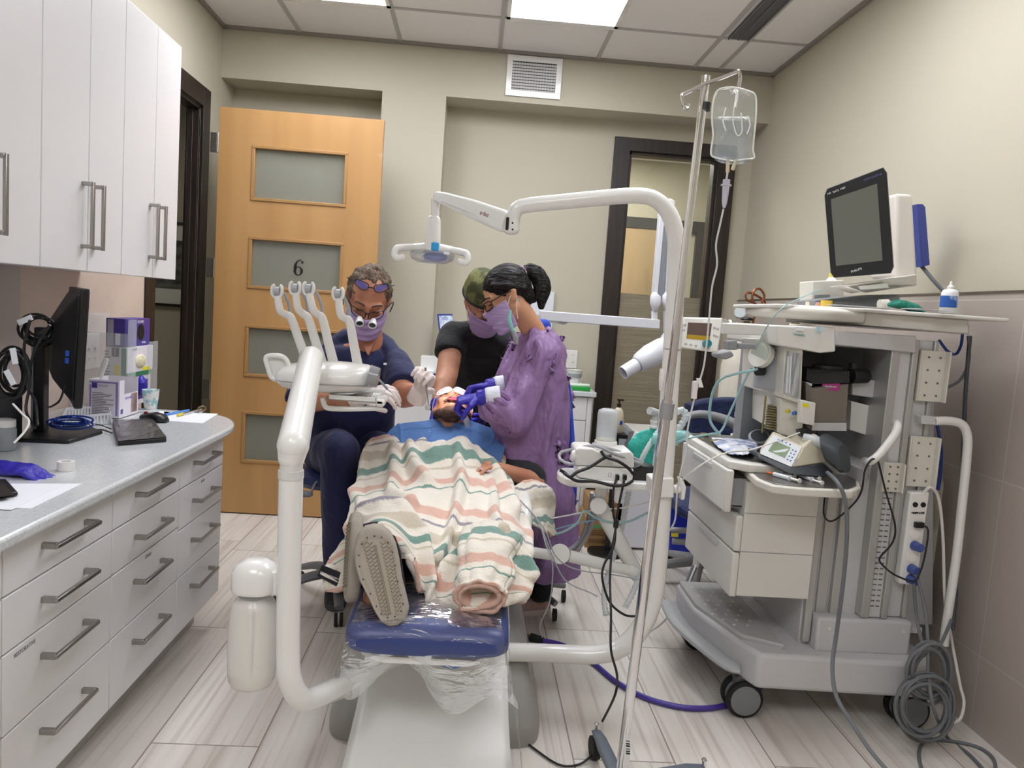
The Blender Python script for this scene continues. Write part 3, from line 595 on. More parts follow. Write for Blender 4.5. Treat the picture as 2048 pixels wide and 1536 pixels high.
# ================================================================ ASSISTANT'S ARM AND TRAY
Y = 2.6
t = root('folding_shelf_unit', P(1118, 1110, Y), 'white folding arm carrying a round-ended shelf, right of the chair', 'dental arm')
B().tube([P(1045, 1100, 2.5), P(1075, 1106, 2.55), P(1118, 1112, Y)], .0185, 18, smooth=4).build('chair_link', unitw, t)
B().cyl(P(1120, 1108, Y-.03), P(1120, 1108, Y+.03), .035, n=32).build('pivot', unitw, t, bevel=.004)
B().cyl(P(1138, 1112, Y), P(1262, 1142, Y), .022, .019, n=24).chain([P(1262, 1142, Y), P(1278, 1150, Y)], [.022, .02]).build('lower_arm', unitw, t)
B().chain([P(1275, 1150, Y+.03), P(1200, 1014, Y+.03)], [.026, .029], 24).build('upper_arm', unitw, t)
B().cyl(P(1197, 1012, Y-.02), P(1197, 1012, Y+.06), .03, n=32).build('pivot', unitw, t, bevel=.004)
B().cyl(P(1200, 1000, Y+.02), P(1204, 965, Y+.02), .021, n=24).build('riser', unitw, t)
zt = P(1200, 952, Y).z
l_, r_ = P(1116, 955, Y).x, P(1318, 975, Y).x
pl = [(l_+.03+.045*math.cos(a)*1.0-.0, Y-.02+.09*math.sin(a)) for a in [R(100+160*i/10) for i in range(11)]]
pl = [(l_+.05+.05*math.cos(a), Y+.03+.1*math.sin(a)) for a in [R(90+180*i/14) for i in range(15)]]+[(r_-.02, Y-.07), (r_, Y-.05), (r_, Y+.11), (r_-.02, Y+.13)]
B().prism([(x, y, zt-.03) for x, y in pl], (0, 0, .028)).build('shelf', unitw, t, bevel=.007, seg=3)
B().slab([(1290, 968), (1318, 962), (1322, 1000), (1308, 1000), (1300, 985)], Y-.06, Y+.0).build('shelf_bracket', unitw, t, bevel=.004)
# clamp with a wing knob on the lamp post
k = root('post_clamp', P(1340, 978, YL), 'white clamp with a wing knob gripping the lamp post', 'clamp')
B().slab([(1304, 958), (1348, 956), (1348, 996), (1304, 996)], YL-.045, YL+.04).build('block', unitw, k, bevel=.004)
B().cyl(P(1345, 978, YL-.01), P(1362, 978, YL-.01), .014, n=18).slab([(1358, 955), (1366, 958), (1373, 975), (1370, 1000), (1362, 1001), (1364, 980)], YL-.03, YL+.0).build('wing_knob', unitw, k, bevel=.004)
# ================================================================ PEOPLE
navy = mat('navy_scrub', '#141c48', .8, bump=(7, .7, (1, 1, .6), .05), sheen=.1)
blackc = mat('black_cotton', '#15171b', .85, bump=(9, .6, (1, 1, 1), .04), sheen=.1)
purp = mat('isolation_gown', '#8c6c9a', .5, bump=(7, 1, (1, 1, .45), .07))
lilac = mat('lilac_mask', '#ad97c4', .7, bump=(25, .5, (.3, .3, 4), .01))
skinA = mat('skin_tan', '#c08466', .5, sss=.1, var=('#ad7156', 14, (1, 1, 1)))
skinB = mat('skin_light', '#c79273', .5, sss=.1, var=('#b37d61', 14, (1, 1, 1)))
skinC = mat('skin_warm', '#d09a78', .5, sss=.1)
skinP = mat('skin_patient', '#c98f72', .5, sss=.1, var=('#bb7d62', 12, (1, 1, 1)))
gloveb = mat('nitrile_blue', '#2f27a8', .42, bump=(35, .6, (1, 1, 1), .01))
glovew = mat('latex_white', '#ddd0cc', .4, bump=(35, .5, (1, 1, 1), .01))
loopm = mat('ear_loop', '#efe8f2', .6)

def frame_from(fwd, up):
    f_ = Vector(fwd).normalized(); u = Vector(up); u = (u-f_*u.dot(f_)).normalized(); x = f_.cross(u)
    return Matrix((x, f_, u)).transposed()      # local x = person's right-hand axis, y = forward, z = up
class Head:
    def __init__(s, c, fwd, up, k=1.0): s.c = Vector(c); s.M = frame_from(fwd, up); s.k = k
    def p(s, x, y, z): return s.c+s.M @ (Vector((x, y, z))*s.k)
    def e(s, b, c, r, n=16, m_=10): b.ell(s.p(*c), tuple(q*s.k for q in r), M=s.M, n=n, m_=m_)
    def skull(s, b, mouth_open=0):
        s.e(b, (0, -.014, .032), (.076, .095, .084), 24, 16); s.e(b, (0, .012, -.03), (.066, .078, .07), 20, 14)
        s.e(b, (0, .03, -.058), (.053, .056, .05)); s.e(b, (0, .062, -.098-mouth_open), (.026, .022, .018))
        for q in (-1, 1):
            b.chain([s.p(q*.058, .0, -.055), s.p(q*.04, .045, -.092), s.p(0, .066, -.102-mouth_open)], [.016, .015, .014], 10)
            s.e(b, (q*.04, .064, -.02), (.022, .018, .016)); s.e(b, (q*.031, .079, 0), (.015, .01, .008))
            s.e(b, (q*.077, -.006, -.006), (.008, .017, .03)); s.e(b, (q*.083, -.014, .006), (.006, .014, .018)); s.e(b, (q*.011, .098, -.03), (.008, .01, .007))
            b.chain([s.p(q*.012, .088, .02), s.p(q*.05, .07, .02)], [.009, .008], 8)
        b.chain([s.p(0, .088, .01), s.p(0, .108, -.026)], [.008, .011], 10)
        s.e(b, (0, .088, -.054), (.024, .012, .006)); s.e(b, (0, .086, -.067-mouth_open), (.021, .011, .007))
        return s
    def neck(s, b, base, r=.055): b.chain([s.p(0, -.03, -.03), s.p(0, -.03, -.085), Vector(base)], [r*.95, r*.95, r*1.15], 18)
    def eyes(s, parent, m_=None):
        for q in (-1, 1):
            b = B(); s.e(b, (q*.031, .083, -.001), (.0125, .008, .0035), 12, 8); e = b.build('eye', mat('eye_dark', '#2a211d', .2), parent)
            b = B(); b.tube([s.p(q*.013, .096, .024), s.p(q*.03, .092, .03), s.p(q*.05, .076, .026)], [.003, .0035, .002], 8); b.build('eyebrow', m_ or mat('brow_brown', '#4a3528', .8), parent)
    def mask(s, parent, m_=None, loops=True, drop=0):
        def fn(u, v):
            th = (u-.5)*R(158); z = -.022-v*.098; e = math.cos(th*.5)**.5
            nose = math.exp(-((u-.5)/.09)**2)*math.exp(-((v-.08)/.3)**2)*.016
            k = 1-.33*max(0, v-.55)*2*(abs(u-.5)*1.2)
            bul = .104+nose+.004*math.sin(v*math.pi)+.0035*math.sin(v*22)-.02*max(0, v-.75)
            zz = z-.012*math.cos(th)*v+.012*abs(u-.5)*2*(1-v)
            return s.p(math.sin(th)*.076*k, .012+math.cos(th)*(bul-.012)*(1-.25*max(0, v-.8)), zz)
        b = B().grid(fn, 36, 26); o = b.build('face_mask', m_ or lilac, parent, solid=.002, ang=3.2)
        if loops:
            for q in (-1, 1):
                b = B().tube([s.p(q*.073, .03, -.03), s.p(q*.081, .0, .0), s.p(q*.082, -.018, .01)], .0014, 6).tube([s.p(q*.07, .02, -.1), s.p(q*.078, -.0, -.045), s.p(q*.082, -.018, -.02)], .0014, 6)
                b.build('ear_loop', loopm, o)
        return o
def hand(b, wrist, d, n, thumb, curl=(.5, .6, .5), k=1.0, spread=.02, tc=.6, rr=.0085, lens=(.075, .083, .077, .061)):
    d = Vector(d).normalized(); n = Vector(n); n = (n-d*n.dot(d)).normalized(); t = d.cross(n).normalized()*thumb; w_ = Vector(wrist)
    b.loft([(w_-d*.012*k, t*.026*k, n*.019*k), (w_+d*.02*k, t*.031*k, n*.018*k), (w_+d*.06*k, t*.041*k, n*.015*k), (w_+d*.088*k, t*.04*k, n*.012*k), (w_+d*.096*k, t*.036*k, n*.007*k)], n=20, p=2.6)
    for i in range(4):
        off = (1.5-i)*.0195*k; p = w_+d*(.088-.004*abs(i-1.3))*k+t*off; L_ = lens[i]*k; dirv = (d+t*(1.5-i)*spread*2).normalized(); pts = [p]; a = 0
        ci = curl if not isinstance(curl[0], (tuple, list)) else curl[i]
        for j, fr in enumerate((.45, .31, .24)):
            a += ci[j]; dd = dirv*math.cos(a)+n*math.sin(a); p = p+dd*L_*fr; pts.append(p)
        b.chain(pts, [rr*k, rr*.95*k, rr*.88*k, rr*.75*k], 10)
    p = w_+d*.022*k+t*.026*k; pts = [p]
    for j, L_ in enumerate((.036, .034, .028)):
        a = tc*(.5+j*.5); dd = (d*.75+t*(.85-.55*j)*1.0+n*a).normalized(); p = p+dd*L_*k; pts.append(p)
    b.chain(pts, [.0135*k, .012*k, .0105*k, .0085*k], 10)
    return b
def fold(sc, amp, st=(1, 1, 1), seed=0, ridge=True):
    def f(p, n):
        q = Vector((p.x*st[0]*sc+seed, p.y*st[1]*sc, p.z*st[2]*sc)); v = noise.noise(q)
        if ridge: v = (1-abs(v)*2.2)-.5
        return p+n*amp*(v+.4*noise.noise(q*2.3))
    return f
def shoe(name, heel, d, m, ms, parent, k=1.0, up=(0, 0, 1)):
    d = Vector(d).normalized(); u = Vector(up); u = (u-d*u.dot(d)).normalized(); s_ = d.cross(u); h = Vector(heel)
    sec = [(-.012, .022, .05, .03), (.0, .032, .055, .046), (.04, .035, .045, .046), (.09, .037, .04, .042), (.15, .045, .032, .034), (.2, .048, .026, .026), (.245, .036, .02, .018), (.262, .014, .016, .006)]
    o = B().loft([(h+d*a*k+u*(.012+c*.9)*k, s_*w_*k, u*hh*k) for a, w_, c, hh in sec], n=24, p=2.5).build(name, m, parent, ang=3.2)
    B().loft([(h+d*a*k+u*z*k, s_*(w_+.003)*k*f_, d*.0+u*.0001) for a, w_, z, f_ in ()] or [(h+u*z*k+d*.125*k, d*.142*k*q, s_*.05*k*q) for z, q in ((.001, .96), (.008, 1), (.024, 1), (.03, .96))], n=32, p=2.8).build('sole', ms, o)
    return o

# ---------------------------------------------------------------- the seated dentist
dY = 3.1
t = doc = root('person', P(680, 1215, 3.05), 'seated person in navy scrubs with magnifying loupes, lilac mask and glasses pushed up', 'person')
Hd = Head(P(737, 598, 2.97), (.10, -.84, -.50), (.17, -.45, 1))
shR, shL = P(792, 726, 3.08), P(630, 728, 3.1)
elR, wrR = P(808, 792, 2.9), P(838, 786, 2.74)
elL, wrL = P(604, 806, 2.95), P(728, 792, 2.7)
hpL, hpR = Vector((-.58, 3.22, .665)), Vector((-.42, 3.22, .665))
knL, knR = P(680, 905, 2.92), Vector((-.36, 3.08, .70))
anL, anR = P(682, 1150, 3.04), Vector((-.33, 3.2, .09))
b = B(); Hd.skull(b); Hd.neck(b, P(735, 690, 3.08), .056)
def torso(b, secs): return b.loft([(c, Vector((w_, 0, 0)), Vector((0, dp, 0))) for c, w_, dp in secs], n=32, p=2.4)
tors = [(P(700, 905, 3.2), .16, .12), (P(700, 850, 3.19), .165, .12), (P(703, 790, 3.16), .175, .115), (P(708, 745, 3.13), .19, .11), (P(712, 715, 3.11), .165, .085), (P(718, 697, 3.1), .10, .06), (P(722, 688, 3.09), .06, .05)]
torso(b, tors); b.chain([shR, elR, wrR], [.048, .047, .03]).chain([elR, elR.lerp(wrR, .4)], [.046, .046]).chain([shL, elL, wrL], [.048, .042, .029])
b.chain([hpL, knL, anL], [.075, .058, .035]).chain([hpR, knR, anR], [.075, .058, .035])
hdir = (P(853, 748, 2.7)-wrR)
for wr, d_ in ((wrR, hdir), (wrL, P(770, 778, 2.66)-wrL)): b.chain([wr, wr+d_.normalized()*.045], [.02, .012])
body = b.build('body', skinA, t, voxel=.0065, sm=3)
Hd.eyes(t)
# scrub top
b = B(); torso(b, [(c, w_+.014, d_+.016) for c, w_, d_ in tors[:-1]]+[(P(722, 690, 3.1), .07, .06)]); b.chain([shL, P(696, 680, 3.12), P(756, 682, 3.12), shR], [.055, .045, .045, .055])
b.chain([shR, shR.lerp(elR, .6)], [.062, .07]).cyl(shR.lerp(elR, .5), shR.lerp(elR, .8), .066, .072).chain([shL, shL.lerp(elL, .6)], [.064, .07]).cyl(shL.lerp(elL, .5), shL.lerp(elL, .95), .066, .07)
b.chain([P(700, 880, 3.2), P(702, 830, 3.2)], [.17, .15])
b.build('scrub_top', navy, t, voxel=.009, sm=4, disp=fold(7, .009, (1, 1, .8), 3))
B().prism([P(714, 668, 2.99), P(756, 669, 2.99), P(736, 712, 2.972)], (0, .04, 0)).build('neckline', skinA, t, bevel=.003)
c = P(770, 728, 2.975); B().box(c.x-.006, c.x+.006, c.y-.0, c.y+.004, c.z-.004, c.z+.004).build('pocket_tag', paper, t)
b = B(); b.chain([hpL, knL], [.105, .082]).chain([knL, anL], [.08, .066]).chain([hpR, knR], [.105, .08]).chain([knR, anR], [.08, .066]).chain([hpL, hpR], [.11, .11]); b.cyl(anL, anL-Vector((0, 0, .03)), .066, .067)
b.build('scrub_trousers', navy, t, voxel=.01, sm=4, disp=fold(6, .009, (1, 1, .5), 9))
dsh = mat('trainer_dark', '#2b2b2d', .6, bump=(30, .6)); dsl = mat('trainer_sole', '#4a4a49', .7)
shoe('shoe', atz(672, 1180, .0), (.14, -.9, 0), dsh, dsl, t, .95); shoe('shoe', (-.34, 3.26, 0), (.1, -1, 0), dsh, dsl, t, .95)
# gloves
b = B(); hand(b, wrR+hdir.normalized()*.005, hdir, (-.35, -.8, -.1), 1, curl=(.9, 1.0, .5), k=.98, tc=.9, rr=.0095)
b.cyl(wrR-hdir.normalized()*.035, wrR+hdir.normalized()*.02, .037, .032, 18)
gR = b.build('glove', glovew, t, voxel=.0032, sm=2)
b = B(); dl = P(772, 782, 2.66)-wrL; hand(b, wrL+dl.normalized()*.0, dl, (.1, .5, -.8), -1, curl=(.6, .7, .4), k=.98, tc=.5, rr=.0095); b.cyl(wrL-dl.normalized()*.05, wrL+dl.normalized()*.02, .036, .031, 18)
gL = b.build('glove', glovew, t, voxel=.0032, sm=2)
# hair, mask, loupes, glasses
hb = mat('hair_brown', '#54402f', .7, var=('#7d6a58', 30, (1, 1, 1), .6), bump=(70, 1, (1, 1, .3), .02))
b = B(); Hd.e(b, (0, -.028, .045), (.0815, .094, .077), 24, 16); Hd.e(b, (0, -.06, -.0), (.072, .056, .075), 20, 14)
for q in (-1, 1): Hd.e(b, (q*.068, -.01, .028), (.016, .04, .035))
b.build('hair', hb, t, voxel=.006, sm=1, disp=lambda p, n: p+n*(.010*noise.noise(p*38)+.006*noise.noise(p*90)))
mk = Hd.mask(t, drop=0)
b = B()
for q in (-1, 1):
    b.tube([Hd.p(q*.006, .108, -.008), Hd.p(q*.012, .112, .008), Hd.p(q*.034, .106, .012), Hd.p(q*.058, .085, .008), Hd.p(q*.056, .088, -.014), Hd.p(q*.032, .106, -.022), Hd.p(q*.01, .112, -.018)], .0018, 6, closed=True)
    b.tube([Hd.p(q*.058, .085, .006), Hd.p(q*.088, .02, .012), Hd.p(q*.098, -.03, -.02), Hd.p(q*.09, -.02, -.055)], .0022, 6)
b.tube([Hd.p(-.008, .112, .002), Hd.p(.008, .112, .002)], .003, 6)
lp_ = b.build('loupes_frame', blackp, t)
for q in (-1, 1):
    c0 = Hd.p(q*.026, .118, -.018); dd = Hd.M @ Vector((-q*.08, .95, -.12)); dd.normalize()
    B().lathe(c0, [(.010, 0), (.0115, .004), (.0115, .012), (.0145, .016), (.0155, .028), (.0155, .033), (.0125, .033), (.0125, .028)], axis=dd, n=24, cap=False).build('loupe', unitw, lp_)
    B().cyl(c0+dd*.026, c0+dd*.028, .013, n=20).build('lens', mat('loupe_lens', '#20282a', .05, coat=1), lp_)
b = B()
for q in (-1, 1): b.tube([Hd.p(q*.012, .068, .1), Hd.p(q*.03, .074, .112), Hd.p(q*.056, .05, .106), Hd.p(q*.06, .056, .09), Hd.p(q*.036, .078, .082), Hd.p(q*.014, .08, .086)], .002, 6, closed=True).tube([Hd.p(q*.06, .052, .1), Hd.p(q*.085, -.01, .07), Hd.p(q*.09, -.05, .05)], .002, 6)
b.tube([Hd.p(-.013, .076, .094), Hd.p(.013, .076, .094)], .0025, 6)
gl_ = b.build('glasses_frame', blackp, t)
for q in (-1, 1): B().prism([Hd.p(q*.014, .077, .088), Hd.p(q*.016, .07, .1), Hd.p(q*.032, .073, .109), Hd.p(q*.054, .052, .104), Hd.p(q*.058, .056, .092), Hd.p(q*.036, .077, .085)], Hd.M @ Vector((0, .0008, .0006))).build('lens', mat('lens_blue', '#5f68c8', .05, alpha=.6, coat=1), gl_)
# instruments held
k_ = root('mouth_mirror', P(856, 825, 2.66), 'steel mouth mirror held upright in a white gloved hand', 'dental mirror')
B().cyl(P(851, 735, 2.66), P(852, 772, 2.66), .0038, .0038, 12).cyl(P(852, 772, 2.66), P(857, 808, 2.66), .0022, .0016, 10).build('handle', steel, k_)
B().lathe(P(856, 815, 2.66), [(.006, 0), (.0105, .001), (.0105, .003), (.0, .003)], axis=(-.2, -.8, .4), n=20).build('mirror', chrome, k_)
k_ = root('explorer_probe', P(770, 790, 2.63), 'slim grey hand instrument pointing up from the other white gloved hand', 'dental instrument')
B().cyl(P(742, 742, 2.58), P(775, 778, 2.6), .004, .0045, 12).cyl(P(775, 778, 2.6), P(790, 792, 2.62), .0016, .0008, 8).build('handle', greyp, k_)
# stool
t = root('operator_stool', (-.52, 3.25, 0), 'dark blue padded operator stool under the person in navy scrubs', 'stool')
B().lathe((-.52, 3.22, .53), [(.12, 0), (.19, .005), (.205, .025), (.2, .05), (.17, .062), (.0, .065)], n=36).build('seat', mat('stool_blue', '#27365f', .45), t)
B().cyl((-.52, 3.25, .09), (-.52, 3.25, .3), .03).cyl((-.52, 3.25, .3), (-.52, 3.25, .53), .018).build('column', greyp, t)
b = B().tube([(-.52, 3.22, .51), P(640, 960, 3.05), P(622, 985, 3.0)], .005, 8); b.ell(P(612, 988, 3.0), (.028, .01, .014)); b.build('lever', greyp, t)
for i in range(5):
    a = R(100+72*i) if i else R(215); a = R(-150+72*i); dx, dy = math.cos(a), math.sin(a); b = B(); b.asp = .7
    b.tube([(-.52, 3.25, .13), (-.52+dx*.14, 3.25+dy*.14, .12), (-.52+dx*.27, 3.25+dy*.27, .075)], [.03, .026, .018], 12, flat=(0, 0, 1)); lg = b.build('leg', mat('stool_grey', '#77767a', .4), t)
    for q in (-1, 1): B().cyl((-.52+dx*.27-dy*.011*q-dy*.006, 3.25+dy*.27+dx*.011*q+dx*.006, .028), (-.52+dx*.27-dy*.011*q+dy*.006, 3.25+dy*.27+dx*.011*q-dx*.006, .028), .027, n=18).build('caster', rubber, lg)

# ---------------------------------------------------------------- person in the purple gown
t = wom = root('person', P(1065, 1215, 3.2), 'person in a purple isolation gown with a black ponytail and glasses, working over the patient', 'person')
Hw = Head(P(1012, 592, 2.98), (-.80, -.22, -.50), (-.42, 0, .9), .95)
nb = P(1062, 650, 3.05)
secW = [(1052, 1094, 655, 3.06, .06), (1040, 1108, 672, 3.06, .10), (1030, 1122, 700, 3.07, .14), (1010, 1129, 740, 3.07, .16), (1000, 1133, 790, 3.07, .165), (992, 1136, 850, 3.07, .17), (990, 1139, 910, 3.07, .175), (1000, 1143, 980, 3.08, .18), (1030, 1147, 1050, 3.1, .18), (1045, 1150, 1100, 3.1, .185), (1050, 1151, 1138, 3.1, .185)]
def wl(s_, dd=0, k=1):
    out = []
    for a_, c_, y_, Y_, h_ in s_:
        p0, p1 = P(a_, y_, Y_), P(c_, y_, Y_); out.append(((p0+p1)/2, (p1-p0)/2*k+Vector((dd, 0, 0)), Vector((0, (h_*k+dd), 0))))
    return out
sN, eN, wN = P(1078, 705, 2.95), P(1022, 838, 2.86), P(968, 795, 2.82)
sF, eF, wF = P(1045, 705, 3.2), P(1005, 815, 3.12), P(985, 772, 3.0)
b = B(); Hw.skull(b); Hw.neck(b, P(1070, 668, 3.05), .043); b.loft(wl(secW[1:8], 0, .8), n=28, p=2.3)
b.chain([sN, eN, wN], [.045, .038, .027]).chain([sF, eF, wF], [.045, .038, .027])
lg1, lg2 = Vector((.34, 3.16, .55)), Vector((.25, 3.22, .55)); f1, f2 = Vector((.36, 3.2, .09)), Vector((.27, 3.28, .09))
b.chain([lg1, f1], [.075, .04]).chain([lg2, f2], [.075, .04])

b.build('body', skinC, t, voxel=.0065, sm=3)
Hw.eyes(t, mat('brow_black', '#1d1715', .8))
b = B(); b.loft(wl(secW, .012), n=40, p=2.2)
b.chain([sN+Vector((.01, 0, -.01)), eN], [.075, .074]).chain([eN, wN.lerp(eN, .25)], [.074, .052]).chain([sF, eF, wF.lerp(eF, .2)], [.07, .066, .046])
b.chain([P(1050, 690, 3.06), P(1108, 695, 3.06)], [.05, .05])
gown = b.build('gown', purp, t, voxel=.0085, sm=3, disp=lambda p, n: p+n*(.021*((1-abs(noise.noise(Vector((p.x*9+4, p.y*9, p.z*3.2)))*2.4))-.55)+.009*noise.noise(Vector((p.x*20, p.y*20, p.z*11)))))
# gathered sleeve end
cN = wN.lerp(eN, .22); dN = (wN-eN).normalized(); up_ = Vector((0, 0, 1))
b = B()
for i in range(9):
    a = 2*math.pi*i/9; o1 = dN.orthogonal().normalized(); o2 = dN.cross(o1); rr_ = o1*math.cos(a)+o2*math.sin(a)
    b.tube([cN-dN*.05+rr_*.05, cN-dN*.01+rr_*.052, cN+dN*.022+rr_*.034], [.012, .017, .008], 8)
b.build('gathered_cuff', purp, gown)
# open back showing blue scrubs, ties
B().tube([P(1138, 770, 3.0), P(1143, 860, 2.99), P(1148, 960, 2.99), P(1147, 1010, 3.0)], [.006, .011, .013, .01], 10).build('scrub_edge', mat('scrub_royal', '#2a49b8', .8), t)
B().chain([P(1058, 650, 3.04), P(1088, 652, 3.06)], [.026, .028]).build('scrub_collar', MATS['scrub_royal'], t)
B().tube([P(1112, 690, 2.98), P(1118, 705, 2.97), P(1121, 740, 2.97), P(1124, 800, 2.96)], .0022, 6).build('tie', mat('gown_tie', '#3b2d47', .8), gown)
hblk = mat('hair_black', '#0e0b0a', .5, spec=.25, bump=(60, .8, (.25, 1, 1), .02))
b = B(); Hw.e(b, (0, -.022, .04), (.083, .1, .086), 24, 16); Hw.e(b, (0, -.06, .01), (.07, .06, .06), 20, 12); Hw.e(b, (0, -.075, -.03), (.05, .04, .05))
for q in (-1, 1): b.chain([Hw.p(q*.062, .045, .06), Hw.p(q*.074, .0, .035), Hw.p(q*.058, -.06, .0)], [.014, .02, .02], 10)
b.build('hair', hblk, t, voxel=.005, sm=2)
b = B(); b.asp = .7
b.tube([P(1042, 548, 3.0), P(1058, 542, 3.01), P(1076, 553, 3.02), P(1085, 578, 3.02), P(1082, 618, 3.01)], [.016, .03, .038, .036, .01], 16, smooth=6, flat=(0, 1, 0))
b.tube([P(1060, 542, 3.0), P(1074, 560, 3.0), P(1073, 590, 3.0), P(1066, 606, 3.0)], [.014, .02, .016, .004], 12, smooth=6, flat=(0, 1, 0))
b.build('ponytail', hblk, t, voxel=.0045, sm=1, disp=lambda p, n: p+n*.004*noise.noise(Vector((p.x*60, p.y*60, p.z*12))))
b = B(); c = P(1046, 546, 3.0)
for i in range(10): a = 2*math.pi*i/10; b.ell(c+Vector((.006*math.cos(a*2), .02*math.cos(a), .02*math.sin(a))), .0085, n=8, m_=6)
b.build('scrunchie', mat('scrunchie', '#5a3a52', .7, var=('#d8b9cf', 60, (1, 1, 1), .3)), t)
Hw.mask(t)
b = B()
for q in (-1, 1):
    b.tube([Hw.p(q*.009, .1, .004), Hw.p(q*.02, .104, .014), Hw.p(q*.052, .084, .012), Hw.p(q*.054, .086, -.012), Hw.p(q*.03, .104, -.018), Hw.p(q*.012, .106, -.012)], .0026, 6, closed=True)
    b.tube([Hw.p(q*.054, .084, .01), Hw.p(q*.08, .03, .012), Hw.p(q*.084, -.01, .01)], .0024, 6)
b.build('glasses', mat('tortoise', '#3a221c', .3), t)
B().lathe(Hw.p(-.088, -.01, -.035), [(.002, 0), (.006, .002), (.006, .005), (0, .006)], axis=(0, -1, 0), n=16).build('earring', chrome, t)
for wr, tgt, nn, th, dd, kk in ((wN, P(922, 800, 2.82), (0, .2, -1), 1, (1.1, 1.0, .5), .95), (wF, P(935, 778, 2.98), (0, -.3, -1), -1, (.9, .9, .5), .95)):
    d_ = (tgt-wr).normalized(); b = B(); hand(b, wr+d_*.01, d_, nn, th, curl=dd, k=kk, tc=.8, rr=.0098); b.cyl(wr-d_*.03, wr+d_*.025, .033, .03, 18)
    b.build('glove', gloveb, t, voxel=.0032, sm=2, disp=lambda p, n: p+n*.002*noise.noise(p*60))
    b = B().lathe(wr-d_*.006, [(.033, -.0), (.035, -.012), (.037, -.04), (.036, -.055)], axis=d_, n=24, cap=False); b.build('knit_cuff', mat('knit_white', '#dde0ea', .8, bump=(60, .6, (.1, 1, 1))), t, solid=.003)
B().chain([f1+Vector((0, 0, .02)), lg1.lerp(f1, .5)], [.055, .06]).chain([f2+Vector((0, 0, .02)), lg2.lerp(f2, .5)], [.055, .06]).build('trousers', blackc, t, voxel=.009, sm=2)
psh = mat('pink_mesh', '#c9a9a4', .7, bump=(60, .6)); psl = mat('sole_pink', '#dccbc6', .6)
shoe('shoe', (.40, 3.235, 0), (-1, -.25, 0), psh, psl, t, .9); shoe('shoe', (.36, 3.34, 0), (-1, -.1, 0), psh, psl, t, .9)
# stethoscope-style ear listening piece hanging from her ear
k_ = root('hanging_suction_tip', P(1028, 690, 2.9), 'teal tube with a grey clip hanging beside the lilac mask of the purple-gowned person', 'hanging tube')
b = B(); b.asp = .6; b.tube([P(1021, 620, 2.88), P(1019, 640, 2.875), P(1026, 662, 2.87)], [.005, .008, .0065], 12, flat=(0, 1, 0)); b.build('tube', mat('teal_tube', '#7fb7b3', .35), k_)
B().tube([P(1026, 662, 2.87), P(1031, 675, 2.87), P(1032, 688, 2.87)], [.008, .011, .008], 12).build('clip', greyp, k_)

# ---------------------------------------------------------------- person in black with the camouflage cap
t = man = root('person', (.08, 3.75, 0), 'person in a black T-shirt and camouflage cap cradling the head of the patient', 'person')
Hm = Head(P(968, 604, 3.4), (.38, -.62, -.62), (.0, -.6, .9))
sA, eA, wA = P(906, 672, 3.52), P(894, 748, 3.38), P(876, 812, 3.22)
sB, eB, wB = P(1035, 690, 3.5), P(1030, 790, 3.4), P(985, 812, 3.25)
tm = [((.10, 3.78, .80), .16, .11), ((.10, 3.74, .92), .165, .11), ((.085, 3.68, 1.02), .175, .11), ((.07, 3.6, 1.12), .185, .10), ((.06, 3.55, 1.18), .14, .08), ((.055, 3.52, 1.22), .07, .055)]
b = B(); Hm.skull(b); Hm.neck(b, (.055, 3.53, 1.2), .058); torso(b, tm)
b.chain([sA, eA, wA], [.055, .05, .031]).chain([eA, eA.lerp(wA, .35)], [.05, .048]).chain([sB, eB, wB], [.055, .05, .031])
b.chain([(.02, 3.78, .82), (-.0, 3.8, .45), (.0, 3.85, .08)], [.09, .07, .045]).chain([(.18, 3.78, .82), (.2, 3.8, .45), (.2, 3.85, .08)], [.09, .07, .045])
b.build('body', skinB, t, voxel=.0065, sm=3)
Hm.eyes(t)
b = B(); torso(b, [(Vector(c), w_+.014, d_+.016) for c, w_, d_ in tm[:-1]]); b.chain([sA, sA.lerp(eA, .3)], [.066, .072]).cyl(sA.lerp(eA, .2), sA.lerp(eA, .5), .07, .072).chain([sB, sB.lerp(eB, .3)], [.066, .072]).chain([sA, P(945, 668, 3.54), sB], [.062, .07, .06])
b.build('tee_shirt', blackc, t, voxel=.009, sm=4, disp=fold(7, .008, seed=5))
b = B().chain([(.02, 3.78, .82), (-.0, 3.8, .45), (.0, 3.85, .11)], [.11, .09, .065]).chain([(.18, 3.78, .82), (.2, 3.8, .45), (.2, 3.85, .11)], [.11, .09, .065]); b.build('trousers', blackc, t, voxel=.012, sm=3)
shoe('shoe', (.0, 3.9, 0), (0, -1, 0), rubber, rubber, t); shoe('shoe', (.2, 3.9, 0), (0, -1, 0), rubber, rubber, t)
camo = mat('camo_cloth', '#3f4424', .85, var=('#6a6a3c', 16, (1, 1, 1), .12))
b = B(); Hm.e(b, (0, -.02, .05), (.084, .104, .078), 24, 16); Hm.e(b, (0, -.02, .085), (.078, .095, .055), 20, 12)
cap = b.build('cap', camo, t, voxel=.006, sm=2, disp=lambda p, n: p+n*.004*noise.noise(p*30))
B().tube([Hm.p(.086*math.cos(a), -.02+.106*math.sin(a), .028+.012*math.sin(a)) for a in [2*math.pi*i/20 for i in range(20)]], .0045, 8, closed=True, smooth=2).build('cap_band', blackc, cap)
Hm.mask(t)
